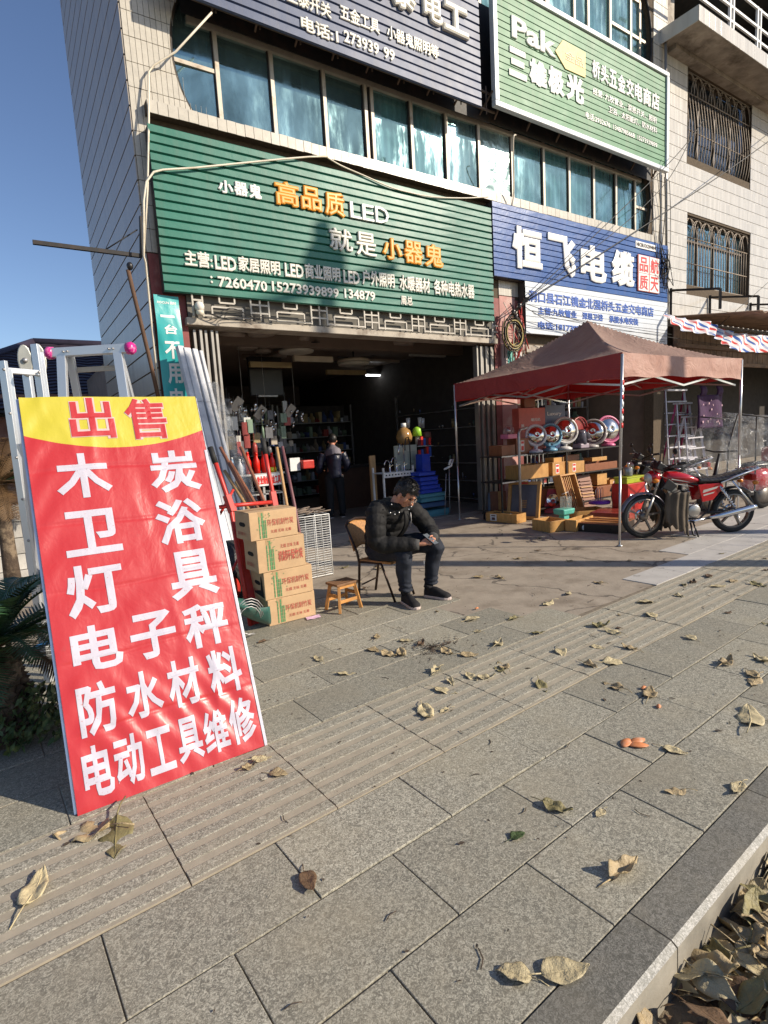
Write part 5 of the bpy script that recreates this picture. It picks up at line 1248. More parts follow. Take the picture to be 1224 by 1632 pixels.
# ------------------------------------------------------------------ tent
TP=[V((6.25,4.06,0)),V((9.08,3.98,0)),V((9.42,7.30,0)),V((6.48,7.37,0))]   # front-left, front-right, back-right, back-left
tent=thing('canopy_tent','faded brown-red pop-up canopy tent on steel poles sheltering the display','tent',(7.9,5.7,0))
M_can,nt,b=nodes('canopy_cloth'); co=pos(nt)
n1=nz(nt,co,2.2,5,.6); geo=nt.nodes.new('ShaderNodeNewGeometry')
out_=mix(nt,ramp(nt,n1,.35,.7),(.235,.155,.122),(.33,.22,.175)); c_=mix(nt,geo.outputs['Backfacing'],out_,(.46,.035,.03)); nt.links.new(c_,b.inputs['Base Color']); b.inputs['Roughness'].default_value=.75
bump(nt,nz(nt,co,5,4,.6,1.),1,.03,b)
tr_=nt.nodes.new('ShaderNodeBsdfTranslucent'); tr_.inputs[0].default_value=(.55,.03,.025,1); ms=nt.nodes.new('ShaderNodeMixShader'); ms.inputs[0].default_value=.16
nt.links.new(b.outputs[0],ms.inputs[1]); nt.links.new(tr_.outputs[0],ms.inputs[2]); nt.links.new(ms.outputs[0],nt.nodes['Material Output'].inputs[0])
M_val,nt,b=nodes('valance_cloth'); co=pos(nt); out_=mix(nt,ramp(nt,nz(nt,co,2.5,5,.6),.35,.7),(.36,.195,.15),(.45,.275,.22)); geo=nt.nodes.new('ShaderNodeNewGeometry')
c_=mix(nt,geo.outputs['Backfacing'],(.46,.03,.03),out_); nt.links.new(c_,b.inputs['Base Color']); b.inputs['Roughness'].default_value=.75; bump(nt,nz(nt,co,4,4,.6,1.),1,.03,b)
M_val2,nt,b=nodes('valance_red_cloth'); co=pos(nt); out_=mix(nt,ramp(nt,nz(nt,co,2.5,5,.6),.35,.7),(.30,.03,.03),(.37,.045,.04)); nt.links.new(out_,b.inputs['Base Color']); b.inputs['Roughness'].default_value=.75; bump(nt,nz(nt,co,4,4,.6,1.),1,.03,b)  # left valance cloth: red, with its shade darkened into the colour
ZV0,ZV1,ZA=2.06,2.36,3.16
def bil(s,t): 
    a=TP[0].lerp(TP[1],(s+1)/2); b_=TP[3].lerp(TP[2],(s+1)/2); return a.lerp(b_,(t+1)/2)
def roof(s,t,dz=0):
    r=max(abs(s),abs(t)); m_=min(abs(s),abs(t)); p=bil(s*1.003,t*1.003)
    q=m_/r if r>1e-6 else 1
    z=ZV1+(ZA-ZV1)*(1-r)**1.28-.10*(1-q*q)*r*(1-r)*4+.012*noise.noise(V((s*3,t*3,0)))*(1-r)-.02*(1-q*q)*r
    return V((p.x,p.y,z+dz))
mb=MB(); N=72
mb.sheet(lambda a,b_:roof(2*a-1,2*b_-1),N,N); part('canopy_roof',mb,M_can,tent,solid=0)
for i,(p,q) in enumerate(((0,1),(1,2),(2,3),(3,0))):
    cr_=[(-1,-1),(1,-1),(1,1),(-1,1)]
    def val(a,b_,p=p,q=q,i=i):
        s=cr_[p][0]+(cr_[q][0]-cr_[p][0])*a; t=cr_[p][1]+(cr_[q][1]-cr_[p][1])*a
        top=roof(s,t); lo=ZV0+.025*math.sin(a*3.14)+.01*math.sin(a*23); z=top.z+(lo-top.z)*b_
        o=bil(s*1.02,t*1.02)-bil(s,t); o.normalize()
        w=(.012*math.sin(a*19+i)+.02*noise.noise(V((a*7,b_*2,i*3))))*b_
        return V((top.x,top.y,z))+o*(w+.004)
    mb=MB(); mb.sheet(val,60,8); part('valance',mb,M_val2 if i==3 else M_val,tent)
M_pole=mat('galvanised_tube',(.62,.62,.62),.3,metal=.85,var=.12)
lean=[V((.0,.0,0))]*4
for i,p in enumerate(TP):
    k=V((-.05,0,0)) if i==0 else V((0,0,0))
    mb=MB(); mb.tube([p+k+V((0,0,.95)),p+V((0,0,ZV1-.02))],.019,4 if 0 else 8); mb.tube([p+k*1.3+V((0,0,.0)),p+k+V((0,0,1.0))],.0145,8); mb.tube([p+k*1.3+V((0,0,0)),p+k*1.3+V((0,0,.012))],.035,10); o=part('pole',mb,M_pole,tent)
    if i==0:
        for j in range(7):
            mb=MB(); z=1.46+j*.085; kk=k*(1-(z-.95)/1.09); mb.tube([p+kk+V((0,0,z)),p+kk+V((.002,0,z+.06))],.0235,8); part('tape_band',mb,mat('red_tape',(.65,.03,.03),.4) if j%2==0 else mat('white_tape',(.8,.78,.76),.4),tent)
for p,q in ((0,1),(1,2),(2,3),(3,0)):
    a,b_=TP[p].lerp(bil(0,0),.035),TP[q].lerp(bil(0,0),.035)
    for k in range(2):
        f0=k/2;f1=(k+1)/2
        for za,zb in ((ZV1-.16,ZV0-.08),(ZV0-.08,ZV1-.16)):
            mb=MB(); u=a.lerp(b_,f0);v=a.lerp(b_,f1); mb.bar(u+V((0,0,za)),v+V((0,0,zb)),.012,.024); part('scissor_bar',mb,M_pole,tent)
ce=bil(0,0)
for k in ((0,-1),(1,0),(0,1),(-1,0)):
    m_=bil(*k); mb=MB(); mb.bar(m_+V((0,0,ZV0+.05)),ce+V((0,0,2.55)),.012,.024); part('scissor_bar',mb,M_pole,tent)
    mb=MB(); mb.bar(m_+V((0,0,ZV1-.08)),ce+V((0,0,2.25)),.012,.024); part('scissor_bar',mb,M_pole,tent)
mb=MB(); mb.tube([ce+V((0,0,2.2)),ce+V((0,0,ZA-.03))],.02,8); part('centre_pole',mb,M_pole,tent)
# ------------------------------------------------------------------ display rack and heaters
YS=6.55
def wx(px,py,Y=YS): return W(px,py,Y)
ch=crop(760,600,4.896)
rk=thing('display_rack','black two-tier display rack under the tent carrying heaters and wooden boxes','rack',(7.6,YS,0))
zt=wx(*ch(460,600)).z; zm=wx(*ch(460,795)).z; xl=wx(*ch(190,600)).x; xr=wx(*ch(1140,585)).x
print('rack',zt,zm,xl,xr)
for z in (zt,zm,.12):
    mb=MB(); mb.bb((xl,YS,z-.02),(xr,YS+.5,z)); part('shelf_board',mb,M_black,rk)
    mb=MB(); mb.bb((xl,YS-.012,z-.022),(xl+.62,YS-.002,z+.002)); part('shelf_edge',mb,M_steel,rk)
for x in (xl+.02,(xl+xr)/2,xr-.02):
    for y in (YS+.03,YS+.47):
        mb=MB(); mb.bb((x-.012,y-.012,0),(x+.012,y+.012,zt)); part('upright',mb,M_black,rk)
x=wx(*ch(312,700)).x; mb=MB(); mb.tube([(x,YS-.06,0),(x,YS-.06,zt+.36),(x+.03,YS-.06,zt+.42),(x+.25,YS-.02,zt+.45)],.022,10); part('rail_post',mb,M_steel,rk)
M_chr=mat('polished_dish',(.62,.60,.58),.14,metal=1,var=.05)
M_pine=mat('golden_pine',(.50,.27,.085),.5,var=.18,vs=7,scale=(1,4,1),col2=(.38,.18,.05),c2s=5,bmp=.0006,bs=60)
M_pined=mat('red_brown_wood',(.22,.075,.03),.45,var=.2,vs=7,scale=(1,4,1))
M_lab=mat('white_label',(.72,.72,.70),.5)
def heater(cx,cy,rpx,col,label,yaw_,tilt=-.15,Y=YS+.15,back=False):
    c=W(*ch(cx,cy),Y); r=rpx/4.896*(c.length/F_PX)*1.02
    t=thing('dish_heater',label,'heater',(c.x,Y,zt),0,'dish heaters on the display rack')
    R=Matrix.Rotation(yaw_,3,'Z')@Matrix.Rotation(math.radians(90)+tilt,3,'X')
    cm=mat('heater_'+col[0],col[1],.35)
    mb=MB(); mb.lathe([(.03*r,-.0+.32*r),(.35*r,.28*r),(.7*r,.12*r),(.97*r,-.10*r)][::-1],28,c,R,cap=False); part('dish',mb,M_chr,t,solid=.003)
    mb=MB(); mb.tube([c+R@V((1.0*r*math.cos(k*.2244),1.0*r*math.sin(k*.2244),-.10*r)) for k in range(28)],.022,8,closed=True); part('ring',mb,cm,t)
    for k in range(5):
        mb=MB(); q=r*(.25+.17*k); mb.tube([c+R@V((q*math.cos(j*.3142),q*math.sin(j*.3142),-.14*r)) for j in range(20)],.0016,4,closed=True); part('guard_wire',mb,M_steel,t)
    for k in range(8):
        a=k*math.pi/4+.3; mb=MB(); mb.tube([c+R@V((.12*r*math.cos(a),.12*r*math.sin(a),-.16*r)),c+R@V((r*math.cos(a),r*math.sin(a),-.10*r))],.0016,4); part('guard_wire',mb,M_steel,t)
    mb=MB(); mb.lathe([(.02,.2*r),(.10*r,.1*r),(.12*r,-.12*r),(.001,-.14*r)],14,c,R); part('heating_core',mb,mat('brass_core',(.45,.30,.12),.3,metal=.8),t)
    pts=[c+R@V((1.04*r*math.cos(a),1.04*r*math.sin(a),-.08*r)) for a in [math.pi+.1+k*(math.pi-.2)/12 for k in range(13)]]
    mb=MB(); mb.tube(pts,.03,8,flat=.6); mb.tube([c-V((0,-.0,r)),V((c.x,Y+.03,zt+.05))],[.035,.03],10); part('yoke',mb,cm,t)
    mb=MB(); mb.lathe([(.001,0),(.13,0),(.135,.03),(.09,.06),(.03,.07)][::1],20,(c.x,Y+.03,zt+.001)); part('base',mb,cm,t)
heater(463,457,72,('white',(.62,.64,.70)),'white-ringed dish heater leftmost in the rack row',-.5)
heater(580,455,78,('blue',(.16,.36,.52)),'pale blue ringed dish heater second from the left',-.45,Y=YS+.25)
heater(695,418,90,('grey',(.55,.55,.55)),'grey ringed dish heater third from the left, taller than its neighbours',-.4,Y=YS+.2)
heater(905,432,85,('beige',(.45,.42,.40)),'brownish grey dish heater just left of the rightmost pink one',-1.0,Y=YS+.15)
heater(1035,410,90,('pink',(.55,.13,.25)),'pink ringed dish heater rightmost in the rack row',-.35)
h6=thing('tower_heater','round-backed heater with grey lantern body between the grey and brownish dish heaters','heater',(W(*ch(812,570),YS+.2).x,YS+.2,zt))
hx=h6.location.x
mb=MB(); mb.box((hx,YS+.2,zt+.05),(.26,.2,.09)); part('base',mb,mat('mauve_plastic',(.30,.25,.30),.4),h6,bev=.02)
mb=MB(); mb.lathe([(.11,.08),(.10,.3),(.085,.34)],16,(hx,YS+.2,zt)); part('lantern',mb,mat('smoked_plastic',(.09,.09,.12),.15),h6)
mb=MB(); rr=.23; mb.tube([(hx+rr*math.cos(k*math.pi/12),YS+.22,zt+.36+rr*math.sin(k*math.pi/12)) for k in range(13)],.015,8); mb.add([(hx+rr*math.cos(k*math.pi/12),YS+.26,zt+.36+rr*math.sin(k*math.pi/12)) for k in range(13)],[tuple(range(13))],False); part('hood',mb,mat('red_black_hood',(.25,.03,.03),.3),h6)
def wbox(name,label,x0,x1,yt,yb,Y,dep,mt,open_=True,z0=None,lab=False,rz=0,group=None,cat='box',walls=.014,crp=ch,slatn=0,txt=None,txtm=None):
    a=W(*crp(x0,yb),Y); b_=W(*crp(x1,yb),Y); top=W(*crp((x0+x1)/2,yt),Y).z; zb=(a.z+b_.z)/2 if z0 is None else z0
    w=b_.x-a.x; h=max(.02,top-zb); t=thing(name,label,cat,(a.x,Y,zb),rz,group); T=lambda x,y,z:RM[t.name]@V((x,y,z))
    def bx(p,q,nm,m2=None,bev=.002):
        mb=MB(); c=[(p[i]+q[i])/2 for i in range(3)]; mb.box(T(*c),[abs(q[i]-p[i]) for i in range(3)],rz=rz); return part(nm,mb,m2 or mt,t,bev=bev)
    if open_:
        bx((0,0,0),(w,walls,h),'side_panel'); bx((0,dep-walls,0),(w,dep,h),'side_panel'); bx((0,walls,0),(walls,dep-walls,h),'end_panel'); bx((w-walls,walls,0),(w,dep-walls,h),'end_panel'); bx((walls,walls,.003),(w-walls,dep-walls,.015),'bottom_panel')
    else: bx((0,0,0),(w,dep,h),'box_body',bev=.004)
    if lab:
        mb=MB(); lw=min(.09,w*.3); mb.add([T(w*.25,-.002,h*.15),T(w*.25+lw,-.002,h*.15),T(w*.25+lw,-.002,h*.85),T(w*.25,-.002,h*.85)],[(0,1,2,3)],False); part('paper_label',mb,M_lab,t)
        mb=MB(); mb.add([T(w*.25+lw*.15,-.004,h*.22),T(w*.25+lw*.85,-.004,h*.22),T(w*.25+lw*.85,-.004,h*.5),T(w*.25+lw*.15,-.004,h*.5)],[(0,1,2,3)],False); mb.add([T(w*.25+lw*.1,-.004,h*.65),T(w*.25+lw*.9,-.004,h*.65),T(w*.25+lw*.9,-.004,h*.8),T(w*.25+lw*.1,-.004,h*.8)],[(0,1,2,3)],False); part('label_print',mb,M_red,t)
    if txt:
        for s_,fx,fz,fw,fh in txt: text('lettering',s_,txtm,t,T(w*fx,-.004,h*fz),(1,0,0),(0,0,1),w*fw,h*fh,0,.02)
    return t,T,w,h
gW='wooden foot-warmer boxes'
wbox('wooden_box','open pine box at the left end of the rack middle shelf',345,560,688,783,YS+.02,.36,M_pine,z0=zm+.001)
wbox('wooden_box','closed pine box with red printed label on the rack middle shelf',592,688,668,768,YS+.03,.34,M_pine,False,zm+.001,True)
wbox('wooden_box','closed pine box with small blue label right of the red-labelled one',716,840,662,755,YS+.03,.33,M_pine,False,zm+.001,True)
wbox('wooden_box','long darker pine tray at the right end of the rack middle shelf',845,1095,672,748,YS+.02,.4,M_pined,True,zm+.001)
wbox('wooden_box','small pine board box propped above the long tray',900,1015,628,665,YS+.2,.2,M_pine,False,zm+.16)
wbox('wooden_box','stack of pine slats low at the right under the rack shelf',940,1015,755,835,YS+.1,.2,M_pine,False,.36)
wbox('wooden_box','dark pine chest at the right below the rack',940,1110,850,990,YS+.0,.4,M_pined,False,.13)
wbox('product_carton','coral red appliance carton with a pale panel standing behind the heaters',330,535,245,420,YS+.40,.16,mat('coral_carton',(.48,.10,.08),.5),False,zt+.001,txt=[('暖风机',.45,.70,.35,.07),('取暖器',.45,.5,.3,.06),('热',.07,.55,.12,.10)],txtm=M_lab)
t,T,w,h=wbox('product_carton','navy blue appliance carton beside the coral one behind the heaters',535,690,222,400,YS+.42,.14,mat('navy_carton',(.04,.06,.14),.4),False,zt+.001,txt=[('Luxury',.1,.75,.7,.1)],txtm=M_lab)
wbox('product_carton','small brown carton on top of the coral carton',372,455,172,243,YS+.46,.1,M_pined,False,None)
wbox('wooden_box','dark red wooden box at the upper left end of the rack',195,300,535,600,YS+.05,.3,M_pined,False,zt+.001)
wbox('wooden_box','dark red wooden box behind the rail post on the rack top',310,440,480,598,YS+.2,.22,M_pined,False,zt+.001,True)
# pink clear-domed warmer
t,T,w,h=wbox('tower_heater','pink warmer with clear dome at the left end of the rack',245,315,450,490,YS+.12,.18,mat('pink_plastic',(.60,.16,.28),.35),False,zt+.28,cat='heater')
mb=MB(); c=T(w/2,.09,h); mb.lathe([(w*.48,0),(w*.45,.09),(w*.25,.14),(.001,.15)],16,c); part('dome',mb,glass_mat('clear_dome',(.4,.3,.3),.3,.05),t)
mb=MB(); mb.lathe([(.03,0),(.03,.12)],10,c); part('core',mb,M_chr,t)
for k,(x0,x1,yt,lb,mt_,op) in enumerate(((350,470,905,'pine box leftmost on the lowest rack board',M_pine,True),(480,560,880,'dark red box on the lowest rack board behind the red heater',M_pined,False),(600,690,860,'pine chest on the lowest rack board left of the slatted warmer',M_pine,False),(860,925,880,'tall dark red case on the lowest rack board',M_pined,False),(1040,1130,800,'pine drawer on the right end of the lowest rack board',M_pine,True))):
    wbox('wooden_box',lb,x0,x1,yt,950,YS+.12,.28,mt_,op,.125,k%2==0)
wbox('wooden_box','small pine box stacked on the red-labelled closed box',600,680,632,668,YS+.08,.2,M_pine,True,None)
wbox('wooden_box','slim dark red tray leaning behind the stacked pine box',690,800,610,655,YS+.3,.06,M_pined,False,None)
# ground goods: placed from their footprint
def ground(name,label,p0,p1,ptop,dep,mt,cat='box',open_=True,lab=False,**k):
    a=G(*ch(*p0)); b_=G(*ch(*p1)); rz=math.atan2(b_.y-a.y,b_.x-a.x); w=(b_-a).length
    top=P3(*ch(*ptop),a.x,a.y).z; t=thing(name,label,cat,tuple(a),rz); T=lambda x,y,z:RM[t.name]@V((x,y,z)); h=top
    def bx(p,q,nm,m2=None,bev=.002,par=None):
        mb=MB(); c=[(p[i]+q[i])/2 for i in range(3)]; mb.box(T(*c),[abs(q[i]-p[i]) for i in range(3)],rz=rz); return part(nm,mb,m2 or mt,par or t,bev=bev)
    g=.014
    if open_:
        bx((0,0,0),(w,g,h),'side_panel'); bx((0,dep-g,0),(w,dep,h),'side_panel'); bx((0,g,0),(g,dep-g,h),'end_panel'); bx((w-g,g,0),(w,dep-g,h),'end_panel'); bx((g,g,.003),(w-g,dep-g,.015),'bottom_panel')
    elif open_ is False: bx((0,0,0),(w,dep,h),'box_body',bev=.006)
    if lab:
        mb=MB(); mb.add([T(w*.15,-.002,h*.12),T(w*.15+.13,-.002,h*.12),T(w*.15+.13,-.002,h*.85),T(w*.15,-.002,h*.85)],[(0,1,2,3)],False); part('paper_label',mb,M_lab,t)
        mb=MB(); mb.add([T(w*.15+.03,-.004,h*.2),T(w*.15+.10,-.004,h*.2),T(w*.15+.10,-.004,h*.5),T(w*.15+.03,-.004,h*.5)],[(0,1,2,3)],False); mb.add([T(w*.15+.02,-.004,h*.62),T(w*.15+.11,-.004,h*.62),T(w*.15+.11,-.004,h*.76),T(w*.15+.02,-.004,h*.76)],[(0,1,2,3)],False); part('label_print',mb,mat('dark_print',(.12,.06,.05),.6),t)
    return t,T,w,h,bx
ground('wooden_box','long open pine box with white label lying on the ground at the left',(72,1128),(312,1150),(72,1060),.26,M_pine,lab=True)
ground('wooden_box','open pine box with blue and white sticker in the middle foreground of the display',(432,1195),(570,1220),(432,1112),.34,M_pine,lab=False)
ground('wooden_box','low pine tray box right of the teal stand',(690,1205),(775,1212),(690,1118),.55,M_pine)
t,T,w,h,bx=ground('warmer_case','black-sided square warming table case with wooden top lying by the tent pole',(770,1205),(1120,1228),(770,1145),.62,mat('dark_lacquer',(.025,.018,.016),.3),open_=False)
bx((.0,0.0,h),(w,.62,h+.012),'wooden_top',M_pined); bx((.06,.06,h+.012),(w-.06,.56,h+.02),'inset_panel',mat('amber_panel',(.45,.20,.06),.2)); 
mb=MB(); mb.lathe([(.001,.004),(.035,.004),(.038,0)],16,T(.12,-.001,h*.5),Matrix.Rotation(rz_:=0,3,'Z')@Matrix.Rotation(math.radians(90),3,'X')); part('dial',mb,M_lab,t)
for k in range(2): bx((.06,.2+.16*k,h+.02),(w-.06,.23+.16*k,h+.03),'slat',M_pined)
t,T,w,h,bx=ground('warmer_case','red lacquered low warming table behind the black-sided case',(880,1120),(1190,1135),(880,1060),.6,mat('red_lacquer',(.30,.05,.035),.25),open_=False)
t,T,w,h,bx=ground('warmer_case','shallow pine tray case lying behind the teal stand',(770,1110),(1035,1090),(770,1055),.45,M_pine)
# leaning frames
def leaning(name,label,p0,p1,ptl,mt,cat,thick=.05,leanv=.12):
    a=G(*ch(*p0)); b_=G(*ch(*p1)); top=P3(*ch(*ptl),a.x,a.y); h=top.z
    t=thing(name,label,cat,tuple(a)); u=(b_-a); w=u.length; u.normalize(); n=V((-u.y,u.x,0)); up=(V((0,0,1))*h+n*leanv).normalized(); hh=h/up.z
    nn=u.cross(up)
    def T(x,z,d): return a+u*x+up*z-nn*d
    def fb(p,q,nm,m2=None,par=None):
        c=[(p[i]+q[i])/2 for i in range(3)]; mb=MB(); mb.box(T(c[0],c[1],c[2]),[abs(q[i]-p[i]) for i in range(3)],R=Matrix((u,up,-nn)).transposed()); return part(nm,mb,m2 or mt,par or t,bev=.002)
    return t,T,w,hh,fb,(u,up,nn)
t,T,w,h,fb,ax=leaning('foot_warmer','large square pine frame warmer with dark mesh panel leaning on the rack',(232,1108),(480,1120),(258,822),M_pine,'foot warmer')
k=.055
fb((0,0,0),(w,k,.06),'frame_rail');fb((0,h-k,0),(w,h,.06),'frame_rail');fb((0,k,0),(k,h-k,.06),'frame_stile');fb((w-k,k,0),(w,h-k,.06),'frame_stile')
fb((k,k,.03),(w-k,h-k,.045),'mesh_panel',mat('dark_mesh',(.10,.10,.12),.5,bmp=.003,bs=60)); fb((w*.42,h-k*.8,-.002),(w*.62,h-k*.3,0),'paper_label',M_red)
for k2 in range(5):
    mb=MB(); 
    for j in range(5): mb.box(T(w*.42+.022*j,h*.32+.028*k2,.027),(.014,.004,.018),R=Matrix((ax[0],-ax[2],ax[1])).transposed())
    part('vent_row',mb,M_pine,t)
t,T,w,h,fb,ax=leaning('foot_warmer','red square heater with a round silver dish leaning beside the pine frame',(528,1068),(668,1065),(500,880),mat('red_lacquer2',(.50,.03,.025),.35),'foot warmer')
fb((0,0,0.0),(w,h,.05),'frame_body')
mb=MB(); c=T(w/2,h/2,-.004); R=Matrix((ax[0],ax[1],ax[2])).transposed(); r=w*.36
mb.lathe([(r,.008),(r*.92,.004),(r*.6,-.02),(r*.25,-.03),(.001,-.03)][::-1],24,c+ax[2]*.036,R,cap=False); part('dish',mb,M_chr,t); mb=MB(); mb.lathe([(r*.25,0),(r*.22,.03),(.001,.032)],14,c+ax[2]*.012,R); part('core',mb,mat('red_core',(.45,.06,.05),.3),t)
fb((0,h*.97,-.003),(w,h,.052),'frame_rail',M_pine); fb((w*.9,h*.5,-.004),(w*.99,h*.9,-.001),'paper_label',M_lab)
t,T,w,h,fb,ax=leaning('foot_warmer','upright pine slatted foot warmer leaning in the middle of the display',(735,1075),(850,1045),(690,770),M_pine,'foot warmer',leanv=.2)
k=.03
fb((0,0,0),(w,k,.16),'frame_rail');fb((0,h-k,0),(w,h,.16),'frame_rail');fb((0,k,0),(k,h-k,.16),'frame_stile');fb((w-k,k,0),(w,h-k,.16),'frame_stile')
for j in range(6): fb((w*(.16+.12*j),k,.06),(w*(.16+.12*j)+.018,h-k,.075),'slat')
fb((k,k,.13),(w-k,h-k,.15),'back_panel',M_pined)
t,T,w,h,fb,ax=leaning('foot_warmer','dark red slatted foot warmer behind the upright pine one',(840,1020),(940,1005),(830,775),M_pined,'foot warmer',leanv=.15)
fb((0,0,.03),(w,h,.12),'frame_body')
for j in range(8): fb((.02,h*(.1+.1*j),.0),(w-.02,h*(.1+.1*j)+.02,.028),'slat',M_pine if j in (2,3,5) else M_pined)
t,T,w,h,fb,ax=leaning('foot_warmer','brown board box with a pine strip standing at the far left of the display',(108,1050),(232,1045),(108,900),M_pined,'foot warmer',leanv=.04)
fb((0,0,0),(w,h,.14),'frame_body'); fb((w*.5,0,-.012),(w*.72,h,-.001),'pine_strip',M_pine)
t,T,w,h,fb,ax=leaning('foot_warmer','pale blue-grey board standing leftmost by the shutters',(64,1045),(104,1048),(64,910),mat('blue_grey_board',(.22,.26,.33),.6),'board',leanv=.03)
fb((0,0,0),(w,h,.03),'board_body')
# teal stand with clear box
a=G(*ch(690,1160)); ts=thing('table_stand','teal plastic base with clear box and wire standing in front of the slatted warmers','stand',tuple(a))
mt=mat('teal_plastic',(.10,.42,.34),.35)
mb=MB(); mb.box(a+V((.1,.1,.20)),(.26,.2,.09),tp=1.1); part('base',mb,mt,ts,bev=.02); mb=MB(); mb.box(a+V((.1,.1,.08)),(.12,.1,.16)); part('foot',mb,mt,ts)
mb=MB(); mb.box(a+V((.15,.1,.34)),(.13,.12,.18)); part('clear_box',mb,glass_mat('clear_acrylic',(.5,.6,.6),.18,.05),ts)
mb=MB(); mb.tube([a+V((.18,.1,.24)),a+V((.24,.1,.42)),a+V((.18,.08,.5)),a+V((.05,.1,.47))],.006,6); part('wire',mb,M_steel,ts)
a=G(*ch(1060,1085)); a=V((a.x,a.y+.25,.0)); zq=.185
pu=thing('round_warmer','round purple warmer with bent wire racks on the red lacquered table','warmer',(a.x,a.y,zq)); mb=MB(); mb.lathe([(.001,0),(.17,.0),(.18,.03),(.16,.055),(.001,.06)],24,(a.x,a.y,zq)); part('base',mb,mat('purple_plastic',(.12,.03,.36),.35),pu)
for s_ in (-1,0,1):
    mb=MB(); mb.tube([(a.x+s_*.07-.025,a.y,zq+.06),(a.x+s_*.07-.03,a.y,zq+.24),(a.x+s_*.07,a.y,zq+.275),(a.x+s_*.07+.03,a.y,zq+.24),(a.x+s_*.07+.025,a.y,zq+.06)],.005,6); part('wire_rack',mb,M_alu,pu)
# right of the front pole: red speaker heater, lime box, glass pot
cr2=crop(960,580,4.636)
a=W(*cr2(190,1025),5.35); b_=W(*cr2(315,1025),5.35); zt2=W(*cr2(250,880),5.35).z
rh=thing('box_heater','red box heater with a round silver face behind the front tent pole','heater',(a.x,5.35,0))
mb=MB(); mb.bb((a.x,5.35,0),(b_.x,5.65,zt2)); part('box_body',mb,MT['red_lacquer2'],rh,bev=.01)
for fx_ in (.2,.72):
    mb=MB(); mb.lathe([(.10,.0),(.09,.012),(.05,-.002),(.001,.004)],20,(a.x+(b_.x-a.x)*fx_,5.345,zt2*.5),Matrix.Rotation(math.radians(90),3,'X')); part('round_face',mb,M_chr,rh)
lm_=thing('lime_box','lime yellow plastic box on the red box heater','box',(a.x,5.4,zt2)); mb=MB(); mb.bb((a.x,5.37,zt2+.001),(b_.x,5.6,zt2+.09)); part('tub',mb,mat('lime_plastic',(.42,.48,.03),.4),lm_,bev=.012); mb=MB(); mb.bb((a.x-.012,5.36,zt2+.09),(b_.x+.012,5.61,zt2+.115)); part('lid',mb,MT['lime_plastic'],lm_,bev=.006)
gp=thing('glass_pot','small glass pot with chrome lid standing on the lime box','pot',(a.x+.15,5.5,zt2+.116)); mb=MB(); mb.lathe([(.07,0),(.075,.02),(.075,.13),(.065,.15)],16,(a.x+.2,5.48,zt2+.117)); part('bowl',mb,mat('smoky_glass',(.25,.26,.26),.1,metal=.3),gp); mb=MB(); mb.ball((a.x+.2,5.48,zt2+.32),.03,8); mb.tube([(a.x+.2,5.48,zt2+.27),(a.x+.2,5.48,zt2+.3)],.012,6); part('knob',mb,M_chr,gp)
# step ladders in the neighbour shop and hanging cloth
M_lad=mat('white_step_ladder',(.62,.60,.64),.4,metal=.2,var=.1)
def ladder(label,x0,x1,ytop,Y,n,spread=.12,red=False):
    a=W(x0,ytop,Y);b_=W(x1,ytop,Y); t=thing('step_ladder',label,'ladder',((a.x+b_.x)/2,Y,0),0,'white step ladders standing in the right shop'); z=(a.z+b_.z)/2
    for s_,p in ((-1,a),(1,b_)):
        for yy,nm in ((-.2,'front_leg'),(.4,'rear_leg')):
            mb=MB(); mb.bar((p.x+s_*spread,Y+yy,0),(p.x,Y,z),.022,.05); part(nm,mb,mat('magenta_rail',(.40,.04,.14),.4) if red and nm=='rear_leg' else M_lad,t)
    mb=MB(); mb.bb((a.x-.02,Y-.08,z-.02),(b_.x+.02,Y+.08,z+.02)); part('top_step',mb,M_lad,t)
    for k in range(1,n):
        f=k/n; zz=z*(1-f); mb=MB(); mb.bb((a.x-spread*f,Y-.2*f-.05,zz-.015),(b_.x+spread*f,Y-.2*f+.05,zz+.015)); part('step',mb,M_lad,t)
ladder('short white step ladder in front of the taller two',1091,1113,664,7.5,6); ladder('middle white step ladder behind the short one',1078,1098,643,7.65,7,red=True); ladder('tall white step ladder rearmost, nearest the tent',1060,1090,622,7.8,8,red=True)
a=W(1112,618,7.2);b_=W(1152,618,7.2);zb_=W(1130,682,7.2).z
pc=thing('hanging_cloth','purple padded apron with pale heart print hanging under the awning','cloth',((a.x+b_.x)/2,7.2,zb_))
M_pp=mat('purple_padded_cloth',(.045,.012,.055),.8,var=.2,bmp=.01,bs=9)
mb=MB(); w_=b_.x-a.x
mb.sheet(lambda p,q:V((a.x+w_*p,7.2-.03*math.sin(p*9+q*3)-.05*math.sin(p*3.14),zb_+(a.z-.18-zb_)*q)),16,16); part('apron_body',mb,M_pp,pc,solid=.03)
for s_ in (.08,.72):
    mb=MB(); mb.sheet(lambda p,q,s_=s_:V((a.x+w_*(s_+.2*p),7.2-.05*math.sin(q*3.14),a.z-.20+.24*q)),4,6); part('strap',mb,M_pp,pc,solid=.03)
for k in range(16):
    c=V((a.x+w_*ru(.08,.92),7.125,ru(zb_+.05,a.z-.25))); mb=MB(); s_=ru(.02,.035); an=ru(-.6,.6)
    mb.add([c+V((s_*math.cos(j*.7854+an)*(1 if j%2 else .8),-.002*k*.3,s_*math.sin(j*.7854+an)*(.9 if j%3 else 1.1))) for j in range(8)],[tuple(range(8))],False); part('heart_print',mb,mat('pale_pink_print',(.50,.32,.36),.8),pc)
